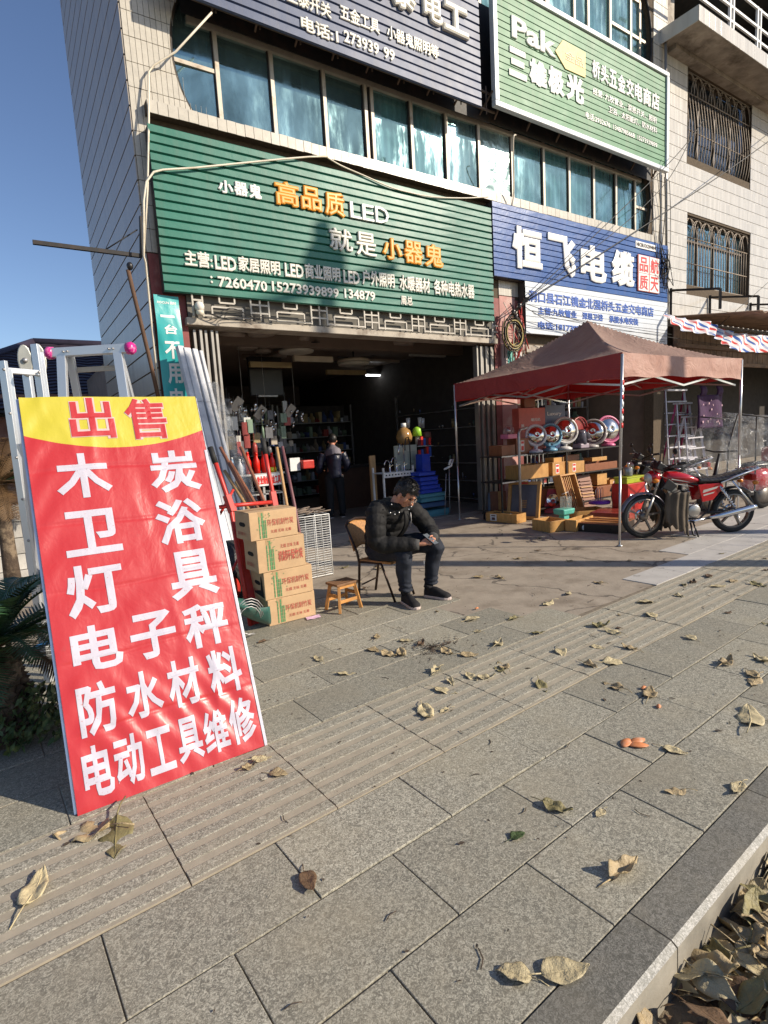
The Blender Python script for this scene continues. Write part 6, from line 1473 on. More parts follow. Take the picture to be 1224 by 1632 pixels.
# rod and tarp strip
tp=thing('striped_tarp','red white and blue striped tarpaulin draped along the awning edge','tarp',(14.5,6.2,3.9))
pts=[(1060,500,505),(1090,508,528),(1130,512,532),(1150,524,545),(1175,531,560),(1224,535,562),(1300,540,566)]
def tarp(a_,b__):
    k=a_*(len(pts)-1); i=min(len(pts)-2,int(k)); f=k-i; x=pts[i][0]+(pts[i+1][0]-pts[i][0])*f; yt=pts[i][1]+(pts[i+1][1]-pts[i][1])*f; yb=pts[i][2]+(pts[i+1][2]-pts[i][2])*f
    Y=6.9-.9*a_; p=W(x,yt+(yb-yt)*b__,Y-.25*b__); return p+V((0,.04*math.sin(a_*70+b__*3),.03*noise.noise(V((a_*20,b__*3,0)))))
m,nt,b=nodes('striped_tarp_weave'); u_=nt.nodes.new('ShaderNodeUVMap'); 
sx=nt.nodes.new('ShaderNodeSeparateXYZ'); nt.links.new(nt.nodes.new('ShaderNodeNewGeometry').outputs['Position'],sx.inputs[0])
q=mth(nt,'FRACT',mth(nt,'MULTIPLY',sx.outputs[0],2.3)); q2=mth(nt,'FRACT',mth(nt,'MULTIPLY',sx.outputs[2],3.2))
c_=mix(nt,mth(nt,'GREATER_THAN',q,.5),(.72,.70,.68),(.55,.05,.04)); c_=mix(nt,mth(nt,'GREATER_THAN',q,.76),c_,(.70,.70,.70)); c_=mix(nt,mth(nt,'LESS_THAN',q,.22),c_,(.03,.10,.36)); c_=mix(nt,mth(nt,'MULTIPLY',mth(nt,'GREATER_THAN',q2,.7),.5),c_,(.7,.7,.7)); nt.links.new(c_,b.inputs['Base Color']); b.inputs['Roughness'].default_value=.5
mb=MB(); mb.sheet(tarp,140,8); part('tarp_sheet',mb,m,tp)
# ------------------------------------------------------------------ motorcycles
M_tank=mat('glossy_red_paint',(.42,.010,.014),.16,var=.05,coat=.8); M_engine=mat('cast_engine_metal',(.40,.38,.35),.35,metal=.85,var=.2); M_chrome=mat('chrome',(.72,.70,.68),.12,metal=1,var=.05)
M_blackp=mat('black_plastic',(.02,.019,.02),.35,var=.1); M_seat=mat('black_vinyl_seat',(.02,.019,.019),.28,bmp=.006,bs=22); M_wheel=mat('grey_cast_wheel',(.20,.18,.16),.4,metal=.6)
M_amb=mat('amber_lens',(.65,.20,.02),.15); M_lens=mat('headlamp_lens',(.55,.53,.48),.08,metal=.2); M_canvas=mat('brown_canvas_guard',(.085,.065,.045),.85,bmp=.004,bs=30,var=.3)
def moto(label,loc,rz,paint,guard=True,lite=False):
    t=thing('motorcycle',label,'motorcycle',loc,rz); pr=lambda n,mb,m_,p=None,**k:part(n,mb,m_,p or t,w=False,**k)
    RX=Matrix.Rotation(math.radians(90),3,'X'); r=.285
    for x,nm in ((.60,'front_wheel'),(-.60,'rear_wheel')):
        mb=MB(); w_=.038 if x>0 else .048; mb.lathe([(r-.055,-w_*.7),(r-.02,-w_),(r,-w_*.5),(r+.003,0),(r,w_*.5),(r-.02,w_),(r-.055,w_*.7),(r-.055,-w_*.7)],36,(x,0,r),RX); wh=pr('tyre',mb,M_rub)
        mb=MB(); mb.lathe([(r-.075,-.028),(r-.05,-.034),(r-.05,.034),(r-.075,.028),(r-.075,-.028)],32,(x,0,r),RX); mb.lathe([(.001,-.05),(.05,-.05),(.055,0),(.05,.05),(.001,.05)],14,(x,0,r),RX)
        for k in range(5):
            a=k*1.2566+.3; mb.bar((x+.04*math.cos(a),0,r+.04*math.sin(a)),(x+(r-.06)*math.cos(a+.15),0,r+(r-.06)*math.sin(a+.15)),.022,.036,up=(0,1,0))
        pr('rim',mb,M_wheel,wh)
        mb=MB(); mb.lathe([(.06,.045),(.09,.047),(.09,.05),(.06,.05),(.06,.045)],20,(x,0,r),RX); pr('brake_disc',mb,M_chrome,wh)
    # fork, fenders
    for s_ in (-1,1):
        mb=MB(); mb.tube([(.60,s_*.075,r),(.50,s_*.075,.55)],.021,10); mb.tube([(.50,s_*.075,.55),(.40,s_*.07,.84)],.015,8); pr('fork_tube',mb,M_engine)
    def fender(x,a0,a1,rr,w_,m_,nm):
        mb=MB(); mb.sheet(lambda p,q:V((x+rr*math.cos(a0+(a1-a0)*p)*(1-.06*(2*q-1)**2),(q-.5)*w_,r+rr*math.sin(a0+(a1-a0)*p)*(1-.06*(2*q-1)**2))),20,6); pr(nm,mb,m_,solid=.004)
    fender(.60,.25,2.75,r+.035,.11,mat('grey_mudguard',(.17,.16,.20),.25,metal=.3),'front_fender'); fender(-.60,.5,2.4,r+.045,.13,M_blackp,'rear_fender')
    # frame
    for s_ in (-1,1):
        mb=MB(); mb.tube([(.36,0,.80),(.28,s_*.06,.55),(.20,s_*.08,.25),(-.1,s_*.09,.22),(-.22,s_*.09,.32),(-.28,s_*.08,.62),(.30,0,.76)],.014,8); mb.tube([(-.2,s_*.08,.66),(-.65,s_*.09,.72)],.012,8); mb.tube([(-.2,s_*.1,.30),(-.60,s_*.075,r)],.018,8); pr('frame_tube',mb,M_blackp)
        mb=MB(); mb.tube([(-.35,s_*.115,.64),(-.58,s_*.115,.31)],.014,8); 
        for k in range(9): mb.lathe([(.026,-.006),(.028,0),(.026,.006)],8,(-.37-.022*k,s_*.115,.61-.031*k),Matrix.Rotation(.6,3,'Y'))
        pr('rear_shock',mb,M_chrome)
    # engine
    mb=MB(); mb.box((.05,0,.33),(.26,.20,.18)); mb.lathe([(.001,-.13),(.085,-.12),(.095,0),(.085,.12),(.001,.13)],18,(-.02,0,.33),RX); mb.lathe([(.001,-.12),(.07,-.11),(.07,.11),(.001,.12)],18,(.10,0,.31),RX); en=pr('engine',mb,M_engine,bev=.01)
    Rc=Matrix.Rotation(.35,3,'Y')
    for k in range(8):
        mb=MB(); mb.box((.13+.012*k,0,.43+.022*k),(.14,.15,.008),R=Rc); pr('cooling_fin',mb,M_engine,en)
    mb=MB(); mb.box((.25,0,.62),(.12,.13,.05),R=Rc); pr('cylinder_head',mb,M_engine,en)
    mb=MB(); mb.tube([(.24,.05,.55),(.34,.08,.42),(.26,.12,.22),(0,.14,.20),(-.2,.15,.24)],.019,10); mb.tube([(-.2,.155,.24),(-.35,.16,.26),(-.75,.17,.34),(-.80,.17,.345)],[.022,.036,.042,.03],12); pr('exhaust',mb,M_chrome)
    mb=MB(); mb.tube([(.30,-.0,.24),(.22,.16,.2),(.05,.17,.2)],.012,8); pr('leg_bar',mb,M_chrome)
    mb=MB(); mb.tube([(.06,.08,.2),(.05,.24,.21)],.014,8); mb.tube([(.0,.10,.22),(-.03,.20,.0)],.011,8); mb.tube([(-.15,.1,.22),(-.17,.22,.24)],.012,8); pr('footpeg',mb,M_blackp)
    mb=MB(); mb.tube([(.02,.08,.22),(-.0,.13,.02),(-.03,.13,.0)],.012,8); mb.tube([(.02,-.08,.22),(-.0,-.13,.02)],.012,8); pr('centre_stand',mb,M_blackp)
    # tank
    def tank(p,q):
        x=.34-.46*p; w_=.135*math.sin(math.pi*min(1,max(.0,.16+.74*(1-p))))**.6; top=.875-.06*p-.10*abs(2*(.35-p))**2*.5; bot=.66+.03*p; a=q*2*math.pi
        cz=(top+bot)/2; hz_=(top-bot)/2; sh=1 if 0<p<1 else .25
        return V((x,w_*math.sin(a)*sh*(1+.15*math.cos(a)),cz+hz_*math.cos(a)*sh))
    mb=MB(); mb.sheet(tank,16,24); tk=pr('fuel_tank',mb,paint)
    mb=MB(); mb.lathe([(.035,0),(.035,.012),(.001,.016)],14,(.14,0,.878)); pr('fuel_cap',mb,M_chrome,tk)
    for s_ in (-1,1):
        for k in range(3):
            mb=MB(); mb.add([(.30-.02*k,s_*.142,.76-.03*k),(.05-.02*k,s_*.150,.71-.03*k),(.10-.02*k,s_*.151,.728-.03*k),(.30-.02*k,s_*.143,.775-.03*k)],[(0,1,2,3)],False); pr('stripe',mb,[M_lens,M_blackp,M_lens][k],tk)
        mb=MB(); mb.prism([(-.06,.67),(-.12,.44),(-.26,.46),(-.40,.62),(-.38,.68)],.105,.125,lambda x,y,q,s_=s_:V((x,s_*q,y))); sp_=pr('side_cover',mb,paint,bev=.008)
        mb=MB(); mb.add([(-.12,s_*.127,.56),(-.30,s_*.127,.61),(-.33,s_*.127,.64),(-.13,s_*.127,.60)],[(0,1,2,3)],False); mb.add([(-.13,s_*.127,.52),(-.26,s_*.127,.55),(-.28,s_*.127,.57),(-.13,s_*.127,.54)],[(0,1,2,3)],False); pr('stripe',mb,M_lens,sp_)
        mb=MB(); mb.prism([(.34,.78),(.42,.66),(.30,.60),(.22,.68)],.13,.145,lambda x,y,q,s_=s_:V((x,s_*q,y))); pr('tank_shroud',mb,M_lens if 0 else M_blackp,bev=.006)
    # seat
    def seat(p,q):
        x=-.08-.66*p; a=q*2*math.pi; w_=.125+.02*math.sin(p*3); top=.77+.055*p**1.5-.02*math.sin(p*4); sh=1 if 0<p<1 else .4
        return V((x,w_*math.sin(a)*sh,top-.045+.045*math.cos(a)*sh+.0015*math.sin(p*70)*max(0,math.cos(a))))
    mb=MB(); mb.sheet(seat,60,18); pr('seat',mb,M_seat)
    mb=MB()
    for s_ in (-1,1): mb.tube([(-.35,s_*.14,.68),(-.55,s_*.16,.76),(-.85,s_*.13,.84)],.013,8)
    mb.tube([(-.85,.13,.84),(-.9,0,.85),(-.85,-.13,.84)],.013,8)
    for k in range(3): mb.tube([(-.72-.06*k,.13,.83+.01*k),(-.72-.06*k,-.13,.83+.01*k)],.009,6)
    pr('rear_rack',mb,M_chrome)
    mb=MB(); mb.tube([(-.48,.17,.70),(-.62,.18,.52),(-.78,.18,.34),(-.70,.17,.28)],.012,8); pr('guard_rail',mb,M_chrome)
    mb=MB(); mb.box((-.83,0,.72),(.07,.16,.09)); pr('tail_light',mb,mat('red_lens',(.4,.01,.01),.15),bev=.015)
    for s_ in (-1,1):
        mb=MB(); mb.ball((-.80,s_*.15,.66),.035,8,1.2,.9,.8); mb.ball((.52,s_*.17,.76),.036,10,1.2,.9,.8); mb.tube([(.46,s_*.06,.77),(.50,s_*.14,.76)],.010,6); pr('indicator',mb,M_amb)
    # front end
    mb=MB(); mb.ball((.47,0,.80),.10,14,.95,1.15,.85); hl=pr('headlamp_shell',mb,paint)
    mb=MB(); mb.ball((.52,0,.79),.082,14,.75,1.1,.85); pr('headlamp_glass',mb,M_lens,hl)
    mb=MB(); mb.box((.41,0,.93),(.09,.20,.09),R=Matrix.Rotation(-.5,3,'Y')); mb.ball((.41,.05,.96),.05,10,.6,1,1); mb.ball((.41,-.05,.96),.05,10,.6,1,1); pr('instrument_cluster',mb,M_blackp,bev=.015)
    mb=MB(); mb.tube([(.27,.37,.98),(.31,.25,.97),(.38,.10,.90),(.38,-.10,.90),(.31,-.25,.97),(.27,-.37,.98)],.011,8); hb=pr('handlebar',mb,M_blackp)
    for s_ in (-1,1):
        mb=MB(); mb.tube([(.25,s_*.38,.985),(.30,s_*.27,.97)],.018,8); pr('grip',mb,M_rub,hb); mb=MB(); mb.tube([(.33,s_*.24,.985),(.36,s_*.36,.975)],.006,6); pr('lever',mb,M_chrome,hb)
        mb=MB(); mb.tube([(.32,s_*.24,.98),(.36,s_*.30,1.10)],.006,6); mb.ball((.36,s_*.32,1.13),.05,10,.25,1.1,.8); pr('mirror',mb,M_blackp,hb)
    mb=MB(); mb.tube([(.38,.05,.88),(.50,.12,.70),(.30,.10,.52),(.1,.08,.50)],.006,6); mb.tube([(.38,-.05,.92),(.52,0,1.0),(.5,.1,.85),(.2,.1,.7)],.005,6); pr('brake_cable',mb,M_cable)
    if guard:
        for s_,nm in ((1,0),(-1,1)):
            def gd(p,q): 
                return V((.40-.30*p+.02*math.sin(q*3),s_*(.20+.05*math.sin(p*3.1)+.015*math.sin(p*20)),.60-.52*q*(.75+.35*p)+.02*math.sin(p*31)*(q>.9)))
            mb=MB(); mb.sheet(gd,20,14); pr('leg_guard_cloth',mb,M_canvas,solid=.006)
        mb=MB(); mb.sheet(lambda p,q:V((.33+.05*p,(q-.5)*.12,.34-.26*p)),6,4); pr('mud_flap',mb,M_canvas,solid=.004)
    return t
f=G(1033,862); rr_=G(1173,853); mid=(f+rr_)/2+V((.19,.16,0)); ang=math.atan2(f.y-rr_.y,f.x-rr_.x)
m1=moto('red motorcycle with black seat and brown canvas leg guards parked by the tent pole',(mid.x,mid.y,0),ang,M_tank)
p_=G(1010,800); m2=moto('dark motorcycle with rear rack in shade behind the red motorcycle',(9.35,5.35,0),ang+.05,M_blackp,False)
# rain-covered electric bike
eb=thing('covered_scooter','electric scooter under a crumpled clear rain cover at the right edge','scooter',(9.7,4.3,0),ang+.2)
pr=lambda n,mb,m_,**k:part(n,mb,m_,eb,w=False,**k)
for x in (.5,-.55):
    mb=MB(); mb.lathe([(.15,-.04),(.21,-.035),(.225,0),(.21,.035),(.15,.04),(.15,-.04)],24,(x,0,.225),Matrix.Rotation(math.radians(90),3,'X')); pr('tyre',mb,M_rub); mb=MB(); mb.lathe([(.001,-.03),(.15,-.03),(.15,.03),(.001,.03)],18,(x,0,.225),Matrix.Rotation(math.radians(90),3,'X')); pr('rim',mb,M_wheel)
mb=MB(); mb.tube([(.5,0,.225),(.42,0,.5),(.32,0,.95)],[.03,.04,.02],10); pr('steering_column',mb,M_blackp); mb=MB(); mb.box((0,0,.28),(.5,.26,.08)); pr('footboard',mb,M_blackp,bev=.02)
mb=MB(); mb.ball((-.4,0,.5),.25,12,1.4,.7,.8); pr('body_shell',mb,M_tank); mb=MB(); mb.ball((-.38,0,.72),.16,12,2.,.85,.4); pr('seat',mb,M_seat)
mb=MB(); mb.tube([(.25,.34,1.0),(.33,.1,.98),(.33,-.1,.98),(.25,-.34,1.0)],.014,8); pr('handlebar',mb,M_blackp)
mb=MB(); mb.box((-.80,0,.86),(.30,.32,.27)); pr('top_box',mb,mat('red_top_box',(.30,.02,.02),.3),bev=.04)
for pts in ([(.55,.36,.25),(.50,.36,1.1),(.35,.36,1.55)],[(.35,.36,1.55),(-.5,.36,1.45)],[(.0,.36,.35),(0,.36,1.5)],[(.35,-.36,1.55),(-.5,-.36,1.45)]):
    mb=MB(); mb.tube(pts,.012,6); pr('cover_rod',mb,M_black)
def cov(p,q):
    a=math.pi*q; x=.62-1.15*p; hh=1.62-.12*p-.35*max(0,.25-p)*4*.8
    return V((x+.03*noise.noise(V((p*6,q*6,0))),.42*math.cos(a)*1.05+.05*noise.noise(V((p*9,q*9,1))),.35+(hh-.35)*math.sin(a)**.45+.05*noise.noise(V((p*8,q*8,2)))))
mb=MB(); mb.sheet(cov,40,40); pr('rain_cover',mb,M_film)
# ------------------------------------------------------------------ shop interior goods
cf=crop(600,640,7.771)
YB=8.9
M_bl=mat('deep_blue_plastic',(.012,.05,.42),.35); M_tb=mat('dull_teal_carton',(.07,.24,.30),.5,var=.15); M_tb2=mat('slate_blue_carton',(.04,.10,.22),.5,var=.15)
for i,(x0,x1,yt,yb,mt,lb) in enumerate(((570,895,1400,1445,M_tb,'lowest teal'),(560,918,1340,1398,M_tb,'widest light teal'),(540,865,1250,1305,M_tb2,'slate blue third'),(560,845,1185,1235,M_tb,'teal fourth'),(540,855,1135,1180,M_tb,'teal fifth'),(555,812,1085,1130,M_bl,'blue sixth'),(560,790,1035,1082,M_bl,'blue seventh'),(555,765,985,1030,M_bl,'blue eighth'),(545,760,930,980,M_bl,'blue ninth'),(530,730,870,915,M_bl,'small blue topmost'))):
    a=W(*cf(x0,yb),8.0);b_=W(*cf(x1,yb),8.0);z1=W(*cf((x0+x1)/2,yt),8.0).z; z0=(a.z+b_.z)/2
    t=thing('toolbox',lb+' flat case of the stack beside the faucet stand','box',(a.x,8.0,max(0,z0)),0,'flat blue cases stacked in the doorway')
    mb=MB(); mb.bb((a.x,8.0,max(0.01,z0)),(b_.x,8.0+.35,z1-.012)); part('case_body',mb,mt,t,bev=.006); mb=MB(); mb.bb((a.x-.008,7.99,z1-.012),(b_.x+.008,8.36,z1)); part('lid',mb,mt,t,bev=.004)
# faucet stand
a=W(*cf(90,950),8.25);b_=W(*cf(490,950),8.25)
fs_=thing('faucet_stand','white metal stand carrying faucets and a clear hose card behind the seated man','stand',((a.x+b_.x)/2,8.25,0))
M_wm=mat('white_enamel_stand',(.62,.62,.60),.35)
mb=MB(); mb.bb((a.x,8.25,a.z),(b_.x-.05,8.27,a.z+.09)); part('front_rail',mb,M_wm,fs_)
for k in range(9):
    mb=MB(); x=a.x+.06+(b_.x-a.x-.18)*k/8; mb.lathe([(.001,.01),(.013,.008),(.013,0)],8,(x,8.249,a.z+.045),Matrix.Rotation(math.radians(90),3,'X')); part('hole_plug',mb,M_hole,fs_)
for x in (a.x,b_.x-.06):
    for y in (8.26,8.6): mb=MB(); mb.bb((x,y,0),(x+.03,y+.03,a.z+.18)); part('leg',mb,M_wm,fs_)
mb=MB(); mb.bb((a.x,8.27,a.z+.07),(b_.x-.05,8.62,a.z+.085)); part('shelf',mb,M_wm,fs_)
def item(name,label,cat,x,y,z,fn,mt,group=None):
    t=thing(name,label,cat,(x,y,z),0,group); 
    for n_,mb in fn(x,y,z): part(n_,mb,mt if not isinstance(mt,dict) else mt[n_],t)
    return t
zf=a.z+.086
def faucet(x,y,z,h=.34):
    mb=MB(); mb.lathe([(.03,0),(.03,.01),(.016,.02),(.016,.12),(.02,.14)],12,(x,y,z)); m2=MB(); m2.tube([(x,y,z+.12),(x,y,z+h*.8),(x-.04,y-.02,z+h),(x-.11,y-.04,z+h*.97),(x-.15,y-.05,z+h*.75),(x-.15,y-.05,z+h*.6)],.011,8); m3=MB(); m3.bar((x,y,z+.1),(x+.06,y-.02,z+.13),.014,.01)
    return [('body',mb),('spout',m2),('handle',m3)]
item('faucet','tall chrome kitchen faucet with arched spout on the stand','faucet',W(*cf(350,900),8.4).x,8.4,zf,lambda x,y,z:faucet(x,y,z,.5),M_chrome)
item('faucet','matt black kitchen faucet right of the chrome arched one','faucet',W(*cf(430,900),8.4).x,8.4,zf,lambda x,y,z:faucet(x,y,z,.62),M_blackp)
item('faucet','short chrome basin tap at the left end of the stand','faucet',W(*cf(170,900),8.4).x,8.4,zf,lambda x,y,z:faucet(x,y,z,.22),M_chrome)
item('faucet','small chrome tap beside the short basin tap','faucet',W(*cf(255,900),8.4).x,8.4,zf,lambda x,y,z:faucet(x,y,z,.26),M_chrome)
a1=W(*cf(235,810),8.65);b1=W(*cf(510,810),8.65);z1=W(*cf(370,540),8.65).z
cb=thing('display_board','pale green-white display board behind the faucets','board',(a1.x,8.65,a1.z)); mb=MB(); mb.bb((a1.x,8.65,a.z+.086),(b1.x,8.68,z1)); part('board_panel',mb,mat('pale_board',(.40,.42,.34),.5),cb); 
for k in range(3): mb=MB(); mb.bb((a1.x+.05+.25*k,8.645,a1.z+.1),(a1.x+.22+.25*k,8.65,z1-.12)); part('printed_panel',mb,mat('pale_print',(.30,.33,.27),.5),cb)
def bottle(h,r): return lambda x,y,z:[('body',MB().lathe([(.001,0),(r,0),(r,h*.6),(r*.45,h*.8),(r*.4,h*.92)],14,(x,y,z))),('cap',MB().lathe([(r*.45,0),(r*.45,h*.1),(.001,h*.11)],10,(x,y,z+h*.92)))]
x=W(*cf(335,515),8.75); item('jar','amber round-bellied jar with pale neck above the display board','jar',x.x,8.72,z1+.0,lambda x,y,z:[('body',MB().lathe([(.05,0),(.14,.06),(.16,.16),(.12,.28),(.05,.34)],18,(x,y,z))),('neck',MB().lathe([(.05,.34),(.05,.42)],12,(x,y,z)))],{'body':mat('amber_glass',(.30,.17,.06),.15),'neck':M_lab})
x=W(*cf(500,515),8.75); item('bottle','bottle with lime green shade right of the amber jar','bottle',x.x,8.72,z1,lambda x,y,z:[('body',MB().lathe([(.05,0),(.05,.16)],12,(x,y,z))),('shade',MB().lathe([(.10,.16),(.085,.3),(.04,.34)],14,(x,y,z)))],{'body':M_lens,'shade':mat('lime_shade',(.30,.60,.04),.4)})
x=W(*cf(625,470),8.75); item('bottle','brown domed lampshade on the hanging goods rack','lampshade',x.x,8.75,x.z,lambda x,y,z:[('shade',MB().lathe([(.10,0),(.085,.14),(.03,.16)],14,(x,y,z)))],mat('brown_shade',(.16,.07,.05),.5))
bpst=[(395,330),(540,320),(575,330)]
for k,q in enumerate(bpst): 
    x=W(*cf(*q),9.0); item('glass_tumbler',['tall glass vase left','tumbler middle','tumbler right'][k]+' on the top glass shelf above the lime shade','glassware',x.x,9.0,x.z,lambda x,y,z:[('body',MB().lathe([(.035,0),(.045,.2),(.04,.2),(.03,.01)],12,(x,y,z)))],M_lens)
# packs rack right of the board
a2=W(*cf(520,690),8.6);b2=W(*cf(690,690),8.6)
pk=thing('packet_rack','wire rack of red and blue packets above the blue cases','rack',(a2.x,8.6,1.2))
for z in (W(*cf(600,548),8.6).z,W(*cf(600,685),8.6).z): mb=MB(); mb.tube([(a2.x-.02,8.58,z),(b2.x+.03,8.58,z)],.006,6); part('rack_wire',mb,M_wm,pk)
for k in range(10):
    mb=MB(); x=a2.x+.02+.085*(k%5)*(b2.x-a2.x)/.45; z=W(*cf(600,680 if k<5 else 540),8.6).z; mb.bb((x,8.6,z),(x+.06*(b2.x-a2.x)/.42,8.63,z+ru(.13,.19))); part('packet',mb,[M_red,M_letb,mat('dark_packet',(.1,.03,.04),.4)][k%3],pk)
mb=MB(); q=W(*cf(620,860),8.3); mb.bb((q.x-.09,8.3,q.z-.05),(q.x+.1,8.5,q.z+.32)); part('blue_stem',mb,M_bl,pk)
q=W(*cf(900,1230),7.9); q2=W(*cf(900,820),7.9); hh_=thing('hand_truck','thin pole stand with white handle beside the blue cases','stand',(q.x,7.9,0))
mb=MB(); mb.tube([(q.x,7.9,0),(q2.x,7.9,q2.z)],.010,6); mb.tube([(q.x-.12,7.9,0),(q2.x-.08,7.9,q2.z-.1)],.008,6); part('pole',mb,M_steel,hh_); mb=MB(); mb.tube([(q2.x-.12,7.9,q2.z-.02),(q2.x+.03,7.88,q2.z+.03),(q2.x+.09,7.88,q2.z+.16),(q2.x+.02,7.88,q2.z+.14),(q2.x-.02,7.88,q2.z+.05)],.02,8); part('handle',mb,M_lab,hh_)
# brown plank
q=W(595,820,8.8);q2=W(595,726,8.8); pl=part('wooden_plank',MB().bb((q.x-.0,8.8,0),(q.x+.12,8.84,q2.z)),M_woody,loc=(q.x,8.8,0)); tag(pl,'upright light brown plank left of the faucet stand','plank')
# left table with red bottles
cg2=crop(330,590,4.533)
YT=8.35
a=W(*cg2(230,755),YT); b_=W(*cg2(560,735),YT); zt3=(a.z+b_.z)/2
tb2=thing('goods_table','grey metal goods table with a red lettered strip behind the wooden handles','table',((a.x+b_.x)/2,YT,0))
mb=MB(); mb.bb((a.x,YT,zt3-.03),(b_.x,YT+.6,zt3)); part('table_top',mb,M_steel,tb2)
for x in (a.x+.02,(a.x+b_.x)/2,b_.x-.05): 
    for y in (YT+.02,YT+.55): mb=MB(); mb.bb((x,y,0),(x+.035,y+.03,zt3-.03)); part('leg',mb,M_steel,tb2)
for z in (zt3*.35,zt3*.68): mb=MB(); mb.bb((a.x,YT+.02,z),(b_.x,YT+.58,z+.02)); part('shelf',mb,M_steel,tb2)
mb=MB(); xs0=a.x+(b_.x-a.x)*.34; mb.bb((xs0,YT-.012,zt3-.20),(b_.x-.05,YT-.004,zt3-.02)); part('sign_strip',mb,M_lab,tb2)
text('lettering','专业维修五金工具',M_red,tb2,(xs0+.02,YT-.014,zt3-.18),(1,0,0),(0,0,1),b_.x-xs0-.1,.14,0,.05)
M_rb=mat('glowing_red_plastic_bottle',(.70,.02,.01),.3); nb3=0  # even bright red plastic for body and cap
for k in range(7):
    x=a.x+.10+(b_.x-a.x)*.62*k/7+ru(-.01,.01)+.1; y=YT+.1+.18*(k%2)
    o=item('bottle',['leftmost','second','third','fourth','fifth','sixth','rightmost'][k]+' of seven red cleaner bottles on the grey goods table','bottle',x,y,zt3,bottle(ru(.27,.34),.045),{'body':M_rb,'cap':M_rb},'red cleaner bottles on the goods table')
for k,(c_,lb) in enumerate((((.55,.60,.66),'white'),((.25,.42,.62),'pale blue'),((.60,.62,.64),'silver white'),((.40,.5,.62),'blue-grey'))):
    o=item('bottle',lb+' bottle at the left end of the goods table','bottle',a.x-.12+.085*k,YT+.05+.1*(k%2),zt3-.0,bottle(.3-.03*k,.04),{'body':mat('bottle_'+lb.replace(' ','_'),c_,.25),'cap':M_lab})
o=item('tape_roll','yellow tape roll at the right end of the goods table','tape roll',b_.x-.18,YT+.15,zt3,lambda x,y,z:[('roll',MB().lathe([(.05,0),(.10,0),(.10,.08),(.05,.08),(.05,0)],18,(x,y,z)))],mat('yellow_tape_roll',(.65,.55,.03),.4))
# shelving with many small goods along the left wall and back
cols=[(.55,.55,.52),(.35,.06,.05),(.08,.12,.3),(.4,.3,.15),(.12,.12,.13),(.5,.5,.55),(.2,.28,.2),(.45,.38,.3)]
GM=[mat('goods_%s'%n,c,.4,var=.1) for n,c in zip(('ivory','crimson','navy','kraft','charcoal','silver','sage','tan'),cols)]
def shelf_unit(x0,y0,x1,y1,label,rows=6,zmax=2.5,per=9):
    d=V((x1-x0,y1-y0,0)); Ls=d.length; rz=math.atan2(d.y,d.x); t=thing('goods_shelf',label,'shelf',(x0,y0,0),rz)
    for s_ in (0,1):
        mb=MB(); mb.bb((s_*Ls-.02,0,0),(s_*Ls+.02,.04,zmax)); part('upright',mb,M_steel,t,w=False)
    mb=MB(); mb.bb((0,.38,0),(Ls,.40,zmax)); part('back_panel',mb,M_dark,t,w=False)
    for r in range(rows):
        z=.1+r*(zmax-.2)/rows; mb=MB(); mb.bb((0,0,z),(Ls,.38,z+.02)); part('shelf_board',mb,M_steel,t,w=False)
    return t,rz,Ls
gi=0
small={}
for (x0,y0,x1,y1,lb,per) in ((2.35,8.5,2.35,11.6,'tall steel shelf of hardware packets along the left wall near the door',22),(2.5,13.2,5.6,13.2,'tall steel shelf of small goods at the dark back left',18),(5.9,13.6,8.1,13.6,'tall steel shelf of small goods at the dark back right',12),(9.3,9.6,13.2,9.6,'long shelf of dark mixed stock in the right shop behind the motorcycle',26),(8.15,11.5,8.15,8.3,'steel shelf of hanging hardware along the right wall near the shutters',22)):
    t,rz,Ls=shelf_unit(x0,y0,x1,y1,lb)
    if x0==8.15 or x0==2.35: pass
    R_=RM[t.name]
    for r in range(6):
        z=.1+r*2.3/6+.021; s_=.03
        while s_<Ls-.15:
            w_=ru(.07,.17); h_=ru(.10,.32); k=random.choice((0,0,0,1,1,2)); gm=random.choice(GM)
            key=(k,gm.name)
            mb=MB()
            if key not in small:
                if k==0: mb.bb((0,0,0),(1,.2,1))
                elif k==1: mb.lathe([(.001,0),(.45,0),(.5,.5),(.2,.75),(.2,1),(.001,1)],10,(.5,.1,0),sy=.3)
                else: mb.lathe([(.001,0),(.5,0),(.5,1),(.001,1)],10,(.5,.1,0),sy=.3)
                o=part('goods_item',mb,gm,None,w=False); small[key]=o
            else: o=small[key].copy(); C.objects.link(o)
            o.parent=t; o.matrix_local=Matrix.Translation(V((s_,.06+ru(0,.08),z)))@Matrix.Diagonal((w_*.9,1,h_,1))
            gi+=1; s_+=w_
